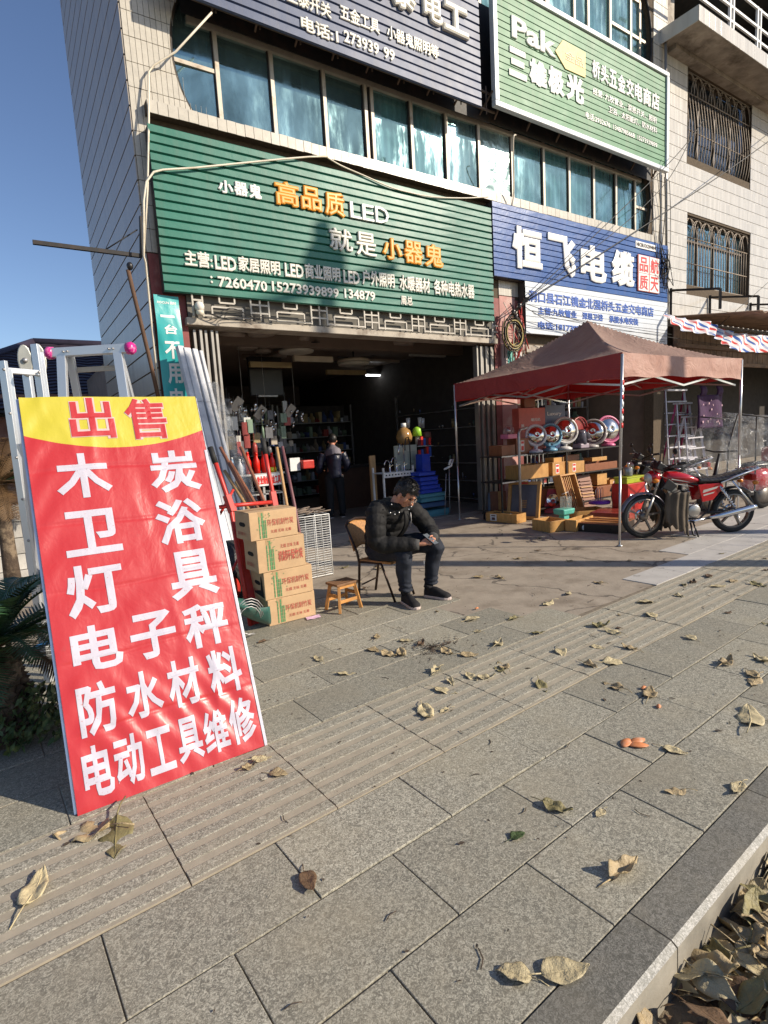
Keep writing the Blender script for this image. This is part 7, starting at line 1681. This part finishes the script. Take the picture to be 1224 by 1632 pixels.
# hanging lamps and reflective bundles at the left
for k,(px,py) in enumerate(((120,270),(265,290),(430,345),(640,330))):
    c=W(*cg2(px,py),9.0+.4*k); t=thing('hanging_goods',['leftmost','second','third','rightmost'][k]+' bundle of shiny chrome fittings hanging in the dark shop','fittings',tuple(c),0,'chrome fittings hanging inside the shop')
    mb=MB(); mb.tube([c+V((0,0,.1)),(c.x,c.y,3.35)],.004,4); part('hook_wire',mb,M_steel,t)
    mb=MB(); mb.box(c+V((-.12,0,.1)),(.14,.05,.26),R=Matrix.Rotation(.7,3,'Y')); part('card',mb,GM[7],t)
    for j in range(14):
        mb=MB(); q=c+V((ru(-.12,.2),ru(-.08,.08),ru(-.25,.12))); mb.ball(q,ru(.018,.032),7,1,1,1.5); part('fitting',mb,M_chrome,t)
for k in range(64):
    px=60+rnd()*560; py=250+rnd()*330; Yk=9.+rnd()*2.2; c=W(*cg2(px,py),Yk)
    if c.x<2.1: continue
    mb=MB(); w_=ru(.03,.07); h_=ru(.05,.13)
    if k%4: mb.bb((c.x-w_,Yk,c.z-h_),(c.x+w_,Yk+.03,c.z+h_))
    else: mb.lathe([(.001,-h_),(w_*.7,-h_),(w_*.7,h_*.5),(w_*.3,h_),(.001,h_)],10,c)
    mb.tube([c,(c.x,c.y,c.z+.3)],.003,4); gm=random.choice(GM)
    tag(part('hanging_packet',mb,gm,loc=tuple(c)),'%s %s hanging %s in the dense stock, %s of the shop'%(gm.name[6:],'packet' if k%4 else 'bottle-shaped fitting','high' if py<360 else ('at mid height' if py<470 else 'low'),'far left' if px<200 else ('left' if px<420 else 'middle')),'packet','packets hanging in the dark shop')
for k,(px,py,cc) in enumerate(((200,380,0),(275,420,1),(310,400,6),(290,510,1),(180,520,3),(150,380,0))):
    c=W(*cg2(px,py),8.9); mb=MB(); mb.bb((c.x-.05,8.9,c.z-.12),(c.x+.05,8.94,c.z+.1)); tag(part('hanging_packet',mb,GM[cc],loc=tuple(c)),['ivory upper','crimson upper','sage upper','crimson lower','kraft lower','ivory leftmost'][k]+' packet hanging on the left wall inside','packet')
c=W(*cg2(637,680),9.5); mb=MB(); mb.bb((c.x-.1,9.5,c.z-.12),(c.x+.1,9.55,c.z+.12)); tag(part('notice_card',mb,M_lab,loc=tuple(c)),'small white and blue card glowing in the dark left of the standing person','card')
c=W(*cg2(735,680),9.4); mb=MB(); mb.bb((c.x-.12,9.4,c.z-.08),(c.x+.12,9.6,c.z+.08)); tag(part('red_tub',mb,M_redp,loc=tuple(c),bev=.02),'small red tub beside the standing person','tub')
c=W(*cg2(435,110),10.5); mb=MB(); mb.bb((c.x-.35,10.5,c.z-.2),(c.x+.35,10.6,c.z+.55)); t=part('wall_monitor',mb,M_blackp,loc=tuple(c),bev=.02); tag(t,'black monitor hanging high on the left inside the shop','monitor'); mb=MB(); mb.bb((c.x-.2,10.49,c.z-.22),(c.x+.2,10.498,c.z-.19)); part('light_strip',mb,M_lab,t)
# counter
M_pined2=mat('very_dark_wood',(.06,.028,.016),.6)
cn=thing('shop_counter','dark counter in the middle of the shop behind the standing person','counter',(6.4,10.6,0)); mb=MB(); mb.bb((5.7,10.6,0),(7.6,11.2,.9)); part('counter_body',mb,M_pined2,cn); mb=MB(); mb.bb((5.65,10.55,.9),(7.65,11.25,.94)); part('counter_top',mb,M_black,cn)
# ceiling lamps
for k,(px,py,r,lb) in enumerate(((160,130,.26,'leftmost near'),(285,120,.22,'second near'),(355,165,.24,'third'),(230,175,.2,'left second row'),(290,190,.16,'small left'),(700,175,.28,'drum centre'),(830,165,.26,'right centre'),(980,190,.22,'far right'),(450,140,.1,'tiny centre'),(240,215,.15,'left third row'),(350,210,.18,'centre third row'))):
    ce_=crop(300,480,2.448); v=ray(*ce_(px,py)); t_=(3.33-HCAM)/v.z; p=v*t_; p.z=3.36
    if p.y>15.5 or p.y<8.0: continue
    t=thing('ceiling_lamp',lb+' round ceiling lamp display on the brown shop ceiling','ceiling lamp',tuple(p),0,'ceiling lamps on show in the shop')
    mb=MB(); mb.lathe([(r*.55,-.09),(r*.95,-.085),(r,-.05),(r*.98,0)],28,p); part('lamp_ring',mb,mat('pale_lamp_plastic',(.36,.30,.25),.4),t); mb=MB(); mb.lathe([(.001,-.05),(r*.5,-.055)],24,p); part('lamp_disc',mb,mat('lamp_dark_disc',(.10,.08,.06),.5),t)
for k,(px,py,Y,lb) in enumerate(((420,185,9.4,'dark fan lamp with lit rim hanging near the left'),(645,235,9.8,'brown fan lamp hanging in the middle'))):
    c=W(*crop(300,480,2.448)(px,py),Y); t=thing('fan_lamp',lb+' of the shop','fan lamp',tuple(c)); mb=MB(); mb.tube([c+V((0,0,.05)),(c.x,c.y,3.36)],.015,8); part('rod',mb,M_blackp,t)
    mb=MB(); mb.lathe([(.001,.06),(.2,.06),(.32,.03),(.33,-.02)],28,c); part('housing',mb,M_blackp if k==0 else GM[7],t); mb=MB(); mb.lathe([(.32,-.03),(.31,-.07),(.2,-.09),(.001,-.09)],28,c); part('diffuser',mb,mat('dim_diffuser',(.45,.42,.36),.4),t)
    for j in range(4):
        a=j*1.57+.4; mb=MB(); mb.box(c+V((math.cos(a)*.34,math.sin(a)*.34,.045)),(.36,.10,.008),rz=a); part('fan_blade',mb,M_blackp,t)
# lit tubes
M_tube=emis('lit_tube',(.93,.97,1.),9)
for k,(x0,y0,x1,y1,Y) in enumerate(((692,262,795,248,12.2),(738,323,870,308,13.2))):
    cc=crop(300,480,2.448); a=W(*cc(x0,y0),Y); b_=W(*cc(x1,y1),Y); b_.z=a.z=min(3.12,(a.z+b_.z)/2)
    t=thing('fluorescent_light',['nearer','farther'][k]+' lit fluorescent tube hanging in the dark shop','light',tuple(a.lerp(b_,.5)),0,'lit tubes in the shop'); mb=MB(); mb.tube([a,b_],.018,8); part('tube',mb,M_tube,t); mb=MB(); mb.bb((a.x,a.y-.03,a.z+.02),(b_.x,a.y+.03,a.z+.05)); part('batten',mb,M_wm,t)
    for q in (a,b_): mb=MB(); mb.tube([q+V((0,0,.05)),(q.x,q.y,3.36)],.004,4); part('hanger',mb,M_steel,t)
for k,(x0,y0,x1,y1,Y) in enumerate(((240,258,400,240,10.2),(412,238,560,215,9.6),(540,285,690,272,11.0),(690,238,820,222,11.2),(865,215,1010,200,9.6))):
    cc=crop(300,480,2.448); a=W(*cc(x0,y0),Y); b_=W(*cc(x1,y1),Y); a.z=b_.z=(a.z+b_.z)/2
    mb=MB(); mb.bar(a,b_,.09,.10); tag(part('boxed_lamp',mb,GM[[3,7,3,7,0][k]],loc=tuple(a)),['long kraft','shorter tan','central kraft','right tan','ivory rightmost'][k]+' boxed lamp strip slung under the shop ceiling','boxed lamp','boxed lamp strips under the ceiling')
# ------------------------------------------------------------------ pipes, cables, arm, coil
def cab(name,label,pts,r,mt,cat,n=6,sag=0,group=None,kid=None):
    P=[V(p) for p in pts]; Q_=[]
    for i in range(len(P)-1):
        k=8
        for j in range(k):
            f=j/k; p0=P[max(0,i-1)];p1=P[i];p2=P[i+1];p3=P[min(len(P)-1,i+2)]
            if len(P)>2: q=.5*((2*p1)+(p2-p0)*f+(2*p0-5*p1+4*p2-p3)*f*f+(3*p1-p0-3*p2+p3)*f**3)
            else: q=p1.lerp(p2,f)
            q.z-=sag*4*((i+f)/(len(P)-1))*(1-(i+f)/(len(P)-1)); Q_.append(q)
    Q_.append(P[-1]); mb=MB(); mb.tube(Q_,r,n)
    o=part(name,mb,mt,loc=tuple(P[0])); tag(o,label,cat,group); return o
def cw(L,Y,cr=lambda x,y:(x,y)): 
    return [W(*cr(p[0],p[1]),p[2] if len(p)>2 else Y) for p in L]
mbp=MB(); pp=cw([(675,40,7.45),(560,165,7.6),(490,207,7.70),(474,230,7.70),(474,400,7.62),(470,600,7.60),(458,816,7.68)],7.7,c1); mbp.tube(pp,.013,8); tag(part('conduit_pipe',mbp,M_pvc,loc=tuple(pp[0])),'cream conduit running down from the navy sign along the left corner','pipe')
p5=crop(0,400,3.264)
pp=cw([(1224,572,7.50),(1130,530,7.52),(1045,500,7.52)],7.6,c1)[::-1]
pp=cw([(1045,498),(985,500),(900,507),(620,535),(520,541),(490,548),(466,580),(458,640),(458,816)],7.56,c1)+cw([(757,60,7.62),(790,400,7.74),(828,760,7.77)],7.7,p5)
mbp=MB(); mbp.tube(pp,.013,8); tag(part('conduit_pipe',mbp,M_pvc,loc=tuple(pp[0])),'cream conduit crossing the green sign and bending down its left edge','pipe')
cq=crop(200,200,2.04)
cab('conduit_pipe','thin cream conduit sagging along the top right of the green sign',cw([(650,100),(700,130),(780,165),(860,200),(920,217),(1000,232),(1100,236),(1180,232)],7.58,cq),.011,M_pvc,'pipe',8)
# brass insulator bits on the ledge omitted; steel arm at the corner
arm=thing('steel_arm','black steel arm sticking out left from the building corner','bracket',(1.75,7.74,3.97))
a=W(225,408,7.74); b_=W(52,386,7.74); mb=MB(); mb.bar(a,b_,.045,.045); part('beam',mb,M_black,arm); 
c_=W(224,345,7.74); mb=MB(); mb.bar(a,c_,.05,.03); part('wall_plate',mb,M_black,arm); mb=MB(); mb.tube([W(219,366,7.74),W(165,400,7.76)],.008,6); part('brace',mb,M_black,arm)
dp=thing('rusty_pipe','rusty brown pipe hanging slantwise from the steel arm along the side wall','pipe',(1.6,7.72,2.2))
mb=MB(); mb.tube([W(204,430,7.70),W(216,480,7.70),W(238,570,7.72),W(256,650,7.74)],.026,8); part('tube',mb,mat('rusty_pipe_metal',(.11,.06,.035),.8,var=.3),dp)
mb=MB(); mb.ball(W(207,424,7.68),.04,8,1,1,1.2); part('fitting',mb,M_blackp,dp)
lb_=thing('bulb_lamp','round white bulb fixture on the beam at the top left of the doorway','lamp',tuple(W(318,492,7.6)))
c_=W(318,489,7.58); mb=MB(); mb.ball(c_,.062,14,1,1,1.15); part('bulb',mb,mat('milky_bulb',(.70,.66,.58),.15),lb_); mb=MB(); mb.lathe([(.035,0),(.05,.03),(.05,.06)],12,c_-V((0,0,.11))); part('socket',mb,M_pvc,lb_)
for k in range(4): 
    cab('loose_wire',['first','second','third','fourth'][k]+' tangled grey wire beside the round bulb fixture',[c_+V((.04,.02,-.05)),c_+V((.2+.05*k,.0,-.08-.02*k)),c_+V((.45,.02,.02-.04*k)),c_+V((.8+.3*k,.03,-.11+.02*k))],.006,M_cable,'wire',5,0,'tangled wires beside the bulb')
# long cables from the insulator cluster up to the right
I_=W(838,478,7.35)
ends=[((838,478,7.35),(1062,262,7.25),(1122,190,7.1)),((838,478,7.35),(985,363,7.2),(1062,288,7.1),(1100,222,7.0)),((838,480,7.35),(1060,336,7.0),(1224,224,6.6),(1400,90,6.2)),((838,484,7.35),(960,520,7.3),(1060,545,7.2)),((838,490,7.35),(930,540,7.3),(1000,560,7.25)),((845,495,7.35),(950,512,7.3),(1070,533,7.2)),((850,500,7.35),(1000,525,7.3),(1224,560,6.9))]
for k,e in enumerate(ends):
    cab('power_cable',['black cable rising steeply towards the balcony','black cable rising to the upper barred window','long thick black cable crossing to the right edge','thin cable sagging over the white sign part','lowest thin cable over the white sign part','thin cable along the white lettering to the awning','thin cable running under the tarp to the right edge'][k],cw(e,7.3),[.009,.008,.012,.006,.006,.006,.006][k],M_cable,'cable',5,.03,'cables from the wall insulator')
cab('power_cable','thin grey cable rising from the tarp to the right edge',cw([(1145,520,6.6),(1224,450,6.3),(1300,380,6.0)],7),.006,M_cable,'cable',5)
vp=thing('drain_pipe','thin dark downpipe between the two buildings','pipe',(13.77,7.7,0)); mb=MB(); mb.tube([W(1061,60,7.70),W(1061.5,300,7.70),W(1063,520,7.70)],.03,8); part('tube',mb,M_steel,vp)
for k in range(7):
    x=1043+4*k; cab('hanging_cable',['first','second','third','fourth','fifth','sixth','seventh'][k]+' loose cable hanging beside the round window end at the right',cw([(x,270+3*k,7.55),(x+ru(-3,6),340,7.6),(x+ru(-5,4),400+10*k%30,7.58),(1060+ru(-4,8),470,7.6)],7.6),ru(.006,.010),M_cable,'cable',5,0,'loose cables beside the round window end')
mb=MB()
for k in range(26):
    c_=W(1060+ru(-6,5),ru(400,445),7.5); mb.tube([c_,c_+V((ru(-.12,.12),ru(-.1,.05),ru(-.3,.3))),c_+V((ru(-.15,.15),0,ru(-.4,.4)))],.009,4)
tag(part('cable_tangle',mb,M_cable,loc=tuple(W(1060,420,7.5))),'dark tangle of cable ends beside the red seal of the blue sign','cable bundle')
cab('hanging_cable','pale loop of cable hanging from the green white-framed sign over the window',cw([(822,215,7.3),(818,225,7.3),(819,300,7.5),(816,328,7.6)],7.5),.012,M_pvc,'cable')
# coil and junction mess on the pink pier
co_=thing('cable_coil','thick coil of black and yellow cable hanging on the pink pier','cable coil',tuple(W(818,530,7.55)))
cc=W(817,533,7.52)
for k in range(11):
    r=.17+.012*k-.004*(k%3); mb=MB(); mb.tube([cc+V((r*math.cos(j*.3142)*(1+.08*math.sin(k)),-.02*(k%4),r*1.15*math.sin(j*.3142)+.01*math.cos(k*2))) for j in range(20)],.009,5,closed=True); part('cable_turn',mb,M_cable if k%3 else mat('yellow_cable',(.45,.36,.12),.5),co_)
jb=thing('meter_boxes','cluster of grey and turquoise meter boxes and wires on the pier under the coil','meter boxes',tuple(W(822,570,7.7)))
for k,(x0,x1,y0,y1,cm) in enumerate(((806,814,548,585,(.55,.45,.40)),(808,818,560,582,(.12,.42,.36)),(820,830,552,580,(.6,.58,.55)),(832,842,566,588,(.62,.62,.6)),(826,832,540,560,(.5,.25,.22)))):
    a=W(x0,y1,7.68);b_=W(x1,y0,7.68); mb=MB(); mb.bb((a.x,7.66-.01*k,a.z),(b_.x,7.78,b_.z)); part('meter_box',mb,mat('meter_%s'%['pink','teal','cream','white','rose'][k],cm,.5,var=.15),jb,bev=.008)
for k in range(16):
    c_=W(ru(800,842),ru(480,520),7.55); e=W(ru(804,845),ru(545,590),7.62); mb=MB(); m_=c_.lerp(e,.5)+V((ru(-.2,.2),-.1,ru(-.1,.1))); mb.tube([c_,c_.lerp(m_,.7),m_,m_.lerp(e,.6),e],ru(.006,.012),5); part('wire',mb,random.choice((M_cable,M_cable,M_pvc,M_redp)),jb)
ins=thing('insulator_bracket','dark insulator bracket with cable clamps at the left end of the blue sign','bracket',tuple(I_))
mb=MB(); mb.bar(W(812,505,7.55),W(842,475,7.33),.05,.05); part('bracket_arm',mb,M_black,ins)
for q in ((818,498),(828,488),(838,478),(822,505)): mb=MB(); mb.lathe([(.02,-.05),(.045,-.03),(.03,0),(.045,.03),(.02,.05)],10,W(*q,7.38)); part('insulator',mb,mat('brown_ceramic',(.05,.035,.03),.2),ins)
dk2=thing('shade_panel','dark panel under the leaf green upper sign above the right windows','panel',(11,7.79,7.1)); mb=MB(); mb.bb((7.96,YF-.02,7.05),(13.1,YF-.01,7.5)); mb.bb((7.6,YF-.02,7.5),(8.3,YF-.01,8.95)); part('panel_sheet',mb,M_black,dk2)  # upper piece is a black stand-in for the shade between the two signs
# shop front right side under the tent: dark openings, upright tubes
for k in range(5):
    x=8.75+k*.12; cab('shutter_tube',['first','second','third','fourth','fifth'][k]+' upright tube of the open shutter behind the tent',[(x,7.82,0),(x,7.82,3.1)],.016,M_steel,'tube',6,0,'upright shutter tubes behind the tent')
mb=MB(); mb.bb((8.62,YF-.10,3.02),(13.4,YF+.1,3.16)); tag(part('shutter_housing',mb,M_beam,loc=(11,YF,3.1)),'cream shutter housing under the white part of the blue sign','shutter housing')
# ------------------------------------------------------------------ things behind the camera whose shadows fall in the picture
def utility_pole(x,y,h,label,arms=True,lean_=0):
    t=thing('utility_pole',label,'utility pole',(x,y,-.15)); M_cp=mat('concrete_pole',(.40,.38,.35),.85,var=.1)
    mb=MB(); mb.tube([(x,y,-.15),(x,y,h)],[.17,.115],16); part('pole_shaft',mb,M_cp,t)
    if arms:
        for z in (h-.4,h-1.2): 
            mb=MB(); mb.bar((x-.75,y-.35,z),(x+.75,y+.35,z),.08,.08); part('cross_arm',mb,M_steel,t)
            for k in range(4): mb=MB(); f=-.7+.46*k; mb.lathe([(.03,0),(.05,.05),(.03,.1),(.04,.16)],10,(x+f,y+f*.46,z+.04)); part('insulator',mb,mat('brown_ceramic',(.05,.035,.03),.2),t)
    return t
# along the sun line through the shadow band on the paving
utility_pole(9.66,-1.31,9.0,'concrete utility pole beyond the right of the picture whose long shadow crosses the paving',False)
up=utility_pole(13.0,-2.35,11.9,'concrete utility pole with lamp head across the road',False)
mb=MB(); mb.ball((13.0,-2.35,11.3),.30,12,1,1,1.3); part('transformer',mb,M_steel,up); mb=MB(); mb.bar((12.2,-2.95,11.0),(13.8,-1.75,11.0),.12,.12); part('cross_arm',mb,M_steel,up)
# bare winter tree across the road, throws thin branch shadows
tree=thing('bare_tree','leafless street tree beyond the right of the picture','tree',(12.6,-3.6,-.15)); 
mbt=MB()
def branch(p,d,l,r,dep):
    q=p+d*l; m_=p.lerp(q,.5)+V((ru(-.1,.1),ru(-.1,.1),ru(-.05,.05)))*l; mbt.tube([p,m_,q],[r,r*.85,r*.65],6 if dep<2 else 4,cap=False)
    if dep<4:
        for k in range(3):
            dd=(d+V((ru(-.8,.8),ru(-.8,.8),ru(-.3,.6)))).normalized(); branch(q if k else m_,dd,l*ru(.6,.8),r*.6,dep+1)
branch(V((12.6,-3.6,-.15)),V((0,0,1)),1.7,.10,0); part('trunk',mbt,M_bark,tree)
# ------------------------------------------------------------------ leaves and litter
leafc=[('tan',(.46,.35,.19)),('straw',(.60,.50,.29)),('olive',(.27,.23,.10)),('brown',(.16,.095,.05)),('darkgreen',(.06,.10,.025))]
def leaf_mat(n,c):
    m,nt,b=nodes('leaf_'+n); co=pos(nt,True)
    sx=nt.nodes.new('ShaderNodeSeparateXYZ'); nt.links.new(co,sx.inputs[0]); ay=mth(nt,'ABSOLUTE',sx.outputs[1])
    vein=mth(nt,'FRACT',mth(nt,'MULTIPLY',mth(nt,'SUBTRACT',sx.outputs[0],mth(nt,'MULTIPLY',ay,.8)),7.)); v1=mth(nt,'LESS_THAN',vein,.09); v2=mth(nt,'LESS_THAN',ay,.012); v=mth(nt,'MAXIMUM',v1,v2)
    cc=mix(nt,ramp(nt,nz(nt,co,5,5,.7),.35,.7),c,tuple(x*.72 for x in c)); cc=mix(nt,mth(nt,'MULTIPLY',v,.22),cc,tuple(min(1,x*1.6) for x in c))
    oi=nt.nodes.new('ShaderNodeObjectInfo').outputs['Random']; cc=mix(nt,mth(nt,'MULTIPLY',oi,.35),cc,tuple(x*.4 for x in c))
    nt.links.new(cc,b.inputs['Base Color']); b.inputs['Roughness'].default_value=.6; bump(nt,mth(nt,'ADD',mth(nt,'MULTIPLY',v,-.3),nz(nt,co,7,3)),1,.008,b); return m
LM=[leaf_mat(n,c) for n,c in leafc]
def leaf_mesh(curl,fold,wid,wav,seed,stem=1.):
    mb=MB()
    def f(p,q):
        x=p; w=wid*(math.sin(math.pi*min(1,p**.75))**.8)*(1-.25*p); y=(q-.5)*2*w
        e=noise.noise(V((p*3,q*3,seed))); z=curl*(p-.5)**2*1.2+fold*abs(y)**1.3*3+wav*e+wav*.6*math.sin(p*14+seed)*abs(q-.5)*2
        if fold<0: z+=.0
        return V((x-.1,y+.05*noise.noise(V((p*2,seed,0))),z+.06))
    mb.sheet(f,14,8); a=f(0,.5); mb.tube([a,a+V((-.22*stem,.03,.0)),a+V((-.45*stem,.09,-.05))],[.010,.008,.011],5); mb.tube([f(i/6,.5)-V((0,0,.004)) for i in range(7)],.009,4)
    zs=sorted(v.z for v in mb.v); z0=zs[len(zs)//12]
    for v in mb.v: v.z-=z0
    return mb
LP=[]
for i,(cu,fo,wi,wa) in enumerate(((.08,.06,.32,.04),(.2,.10,.28,.06),(-.10,.08,.36,.05),(.04,.4,.22,.07),(.4,.10,.32,.10),(.12,-.10,.30,.06))):
    for j in range(5):
        LP.append((i,j,leaf_mesh(cu,fo,wi,wa,i*1.7)))
leafproto={}
def leaf(loc,s,rz,ci,shape,label,group,tilt=None):
    key=(shape,ci)
    if key not in leafproto:
        mb=[m_ for (i,j,m_) in LP if i==shape][0]
        o=part('fallen_leaf',mb,LM[ci],None,w=False); leafproto[key]=o
        md=o.modifiers.new('s','SOLIDIFY'); md.thickness=.006
    else:
        o=leafproto[key].copy(); C.objects.link(o)
    tx,ty=(ru(-.10,.10),ru(-.12,.12)) if tilt is None else tilt
    o.location=loc; o.rotation_euler=(tx,ty,rz); o.scale=(s,s,s*ru(.8,1.3))
    for k in ('label','group','category'):
        if k in o: del o[k]
    if label=='auto':
        q=V(loc); v_=-q.x*math.sin(PH)+q.y*math.cos(PH); cn=['tan','pale straw','olive','dark brown','green'][ci]
        zone='lying on the grooved guiding strip' if 1.85<v_<2.51 else ('on the slabs between kerb and guiding strip' if v_<1.85 else ('on the slabs before the seated man' if v_<3.9 else 'on the old concrete before the shopfronts'))
        side='near' if q.y*.826+q.x*.547<3.2 else ('middle' if q.y*.826+q.x*.547<5 else 'far')
        label='small %s dry leaf %s, %s part'%(cn,zone,side)
    elif label=='gut': label=['tan','pale straw','olive','dark brown','green'][ci]+' dry leaf in the gutter heap below the kerb, '+['flat','wavy','arched','folded','curled up','drooping'][shape]
    tag(o,label,'leaf',group); return o
big=[((168,1325),.22,0,4,'large crumpled tan leaf lying at the foot of the red banner'),((190,1312),.24,2,5,'large green and brown leaf curled up against the banner foot'),((45,1443),.17,1,1,'long straw yellow leaf at the lower left edge'),((486,1395),.11,3,0,'dark brown heart-shaped leaf on the lower left slabs'),((790,1182+400-340),.0,0,0,''),((870,1283),.12,2,4,'curled yellow-green leaf with raised stem on the middle slab'),((817,1338),.07,4,2,'small dark green leaf below the curled yellow-green one'),((960,1293),.06,1,0,'small flat straw leaf right of the curled one'),((978,1402),.15,0,3,'crumpled long tan leaf near the kerb joint'),((870,1555),.14,1,0,'straw leaf pair at the kerb edge, right half'),((842,1560),.10,1,2,'straw leaf pair at the kerb edge, left half'),((1180,1252),.11,1,1,'pale leaf lying across the kerb joint at the right'),((1090,1263),.09,0,5,'crumpled tan leaf left of the kerb joint leaf'),((403,1213),.10,1,0,'flat straw leaf just right of the banner corner'),((388,1228),.08,0,4,'crumpled leaf under the straw leaf by the banner corner'),((432,1234),.09,0,2,'tan leaf with long stem right of the banner corner'),((675,1130),.16,1,4,'biggest straw leaf on the guiding strip'),((714,1131),.08,1,3,'small leaf right of the biggest straw leaf'),((1195,1155),.22,1,5,'large crumpled leaf at the right edge'),((540,1075),.12,1,1,'thin straw leaf on the slab nearest the cartons')]
for px,s,ci,sh,lb in big:
    if s==0: continue
    p=G(*px); leaf((p.x,p.y,.004),s,ru(0,6.28),ci,sh,lb,None)
mid_=[(515,1055),(585,1035),(612,1042),(636,1040),(640,1020),(668,1028),(706,1035),(738,1045),(600,1018),(790,1030),(808,1065),(860,1088),(795,1072),(742,1076),(720,1085),(765,1082),(890,1036),(940,1030),(985,1010),(950,1000),(960,1058),(1010,1035),(1075,950),(1100,930),(1040,960),(1128,918),(1135,935),(1170,925),(1195,930),(1090,935),(1045,985),(1190,1070),(1205,1080),(1218,1055),(1112,1020),(1150,1060),(560,862),(545,905),(790,920),(855,830),(930,1060),(985,1100),(1033,1113),(1065,1195),(700,1065),(820,985),(850,1010),(760,1008),(880,960),(910,945),(960,930),(915,800+95),(1160,845),(740,990),(770,920),(830,890),(690,1100),(1240,1000),(560,930),(600,905)]
for k,px in enumerate(mid_):
    p=G(*px); ci=random.choice((0,1,1,0,2,2,3)); leaf((p.x+ru(-.02,.02),p.y+ru(-.02,.02),.004),ru(.09,.15),ru(0,6.28),ci,random.randrange(6),'auto','dry leaves scattered on the paving')
for k in range(34):
    u=ru(1.5,11);v=ru(.9,5.5); p=UV(u,v); leaf((p.x,p.y,.003),ru(.04,.10),ru(0,6.28),random.choice((0,0,3,2,3)),random.randrange(6),'auto','dry leaves scattered on the paving')
for k in range(190):
    u=1.12+1.35*rnd(); v=.655-.34*rnd()**1.0; p=UV(u,v,-.125+ru(0,.05)); leaf(p,ru(.09,.17),ru(0,6.28),random.choice((0,1,0,1,0,2,3,0)),random.randrange(6),'gut','dry leaves heaped in the gutter',(ru(-.7,.7),ru(-.7,.7)))
mb=MB()
for k in range(2600):
    u=1.0+6*rnd()**1.6; v=.66-.7*rnd(); c_=UV(u,v,-.14+ru(0,.02)); a=rnd()*6.28; s_=ru(.006,.03)
    d1=V((math.cos(a),math.sin(a),ru(-.4,.4)))*s_; d2=V((-math.sin(a),math.cos(a),ru(-.4,.4)))*s_*.5
    mb.add([c_-d1,c_-d2,c_+d1,c_+d2+V((0,0,.006))],[(0,1,2,3)],False)
for k in range(700):
    u=1.0+5*rnd()**1.2; v=.655-.9*rnd(); c_=UV(u,v,-.135+ru(0,.035)); a=rnd()*6.28; s_=ru(.03,.07); mb.cur=random.choice((0,1,1,2))
    R=Euler((ru(-.6,.6),ru(-.6,.6),a)).to_matrix(); rg=[(-1,0),(-.5,.38),(.1,.42),(.6,.25),(1,0),(.6,-.25),(.1,-.42),(-.5,-.38)]
    P_=[c_+R@V((x*s_,y*s_,.25*s_*abs(y)*3+ru(-.004,.004))) for x,y in rg]; m_=c_+R@V((0,0,0)); n0=[m_]+P_
    mb.add(n0,[(0,i+1,(i+1)%8+1) for i in range(8)],True)
tag(part('leaf_litter',mb,[LM[3],LM[0],LM[1]],loc=(0,0,0)),'broken leaf fragments and crumbs covering the gutter soil','leaf litter',kind='stuff')
mb=MB()
for k in range(900):
    u=ru(0,9);v=ru(.85,5.2); c_=UV(u,v,.004); a=rnd()*6.28; s_=ru(.002,.010)*(1 if rnd()>.1 else 2.5)
    d1=V((math.cos(a),math.sin(a),0))*s_; d2=V((-math.sin(a),math.cos(a),0))*s_*.4
    mb.add([c_-d1,c_-d2,c_+d1,c_+d2+V((0,0,.003))],[(0,1,2,3)],False)
for k in range(70):
    u=ru(.2,6);v=ru(.9,4.6); c_=UV(u,v,.004); a=rnd()*6.28; l=ru(.02,.09); d=V((math.cos(a),math.sin(a),.03)); e=V((-d.y,d.x,0)); mb.tube([c_,c_+d*l*.5+e*l*.15,c_+d*l],.0018,4)
# burnt patch of crumbs
for k in range(500):
    p=G(690,1032); r=abs(random.gauss(0,.10)); a=rnd()*6.28; c_=p+V((r*1.4*math.cos(a),r*math.sin(a),.003)); s_=ru(.003,.012); d1=V((math.cos(a*3),math.sin(a*3),0))*s_; d2=V((-d1.y,d1.x,0))*.4
    mb.add([c_-d1,c_-d2,c_+d1,c_+d2+V((0,0,.004))],[(0,1,2,3)],False)
tag(part('ground_crumbs',mb,mat('dark_crumbs',(.07,.05,.035),.9,var=.4),loc=(0,0,0)),'dark leaf crumbs and twigs strewn over the paving','crumbs',kind='stuff')
M_peel=mat('orange_peel',(.62,.22,.08),.5,var=.15,vs=50,col2=(.60,.34,.22),c2s=30)
for k,(px,py,rz) in enumerate(((998,1186,.3),(1016,1183,-.2),(1018,1190,-.7),(1050,1128,.5),(1026,1098,0),(760,971,0))):
    p=G(px,py); mb=MB(); R=Matrix.Rotation(rz,3,'Z'); s_=.045 if k<3 else .022
    mb.sheet(lambda a,b:p+R@V(((a-.5)*s_*2,(b-.5)*s_*1.0*math.sin(math.pi*min(.999,max(.001,a)))**.6,.012+.012*math.cos((a-.5)*3)*math.cos((b-.5)*2.6)-.006)),10,8)
    o=part('orange_peel',mb,M_peel,loc=tuple(p),solid=.003); tag(o,['left piece of the orange peel trio on the slab','upper right piece of the orange peel trio','lower right piece of the orange peel trio','single peel bit above the trio','tiny peel bit farther up the slab','tiny orange peel by the man\'s foot'][k],'peel','orange peel pieces')
cup=G(680,905); mb=MB(); mb.lathe([(.025,0),(.035,.08),(.034,.08),(.024,.003)],14,(cup.x,cup.y,0)); tag(part('plastic_cup',mb,M_film,loc=(cup.x,cup.y,0)),'crushed clear plastic cup on the ground behind the man\'s legs','cup')
# final tidy: labels for things without one
for o in bpy.data.objects:
    if o.parent is None and o.type in('MESH','EMPTY') and o.get('kind')=='' : del o['kind']
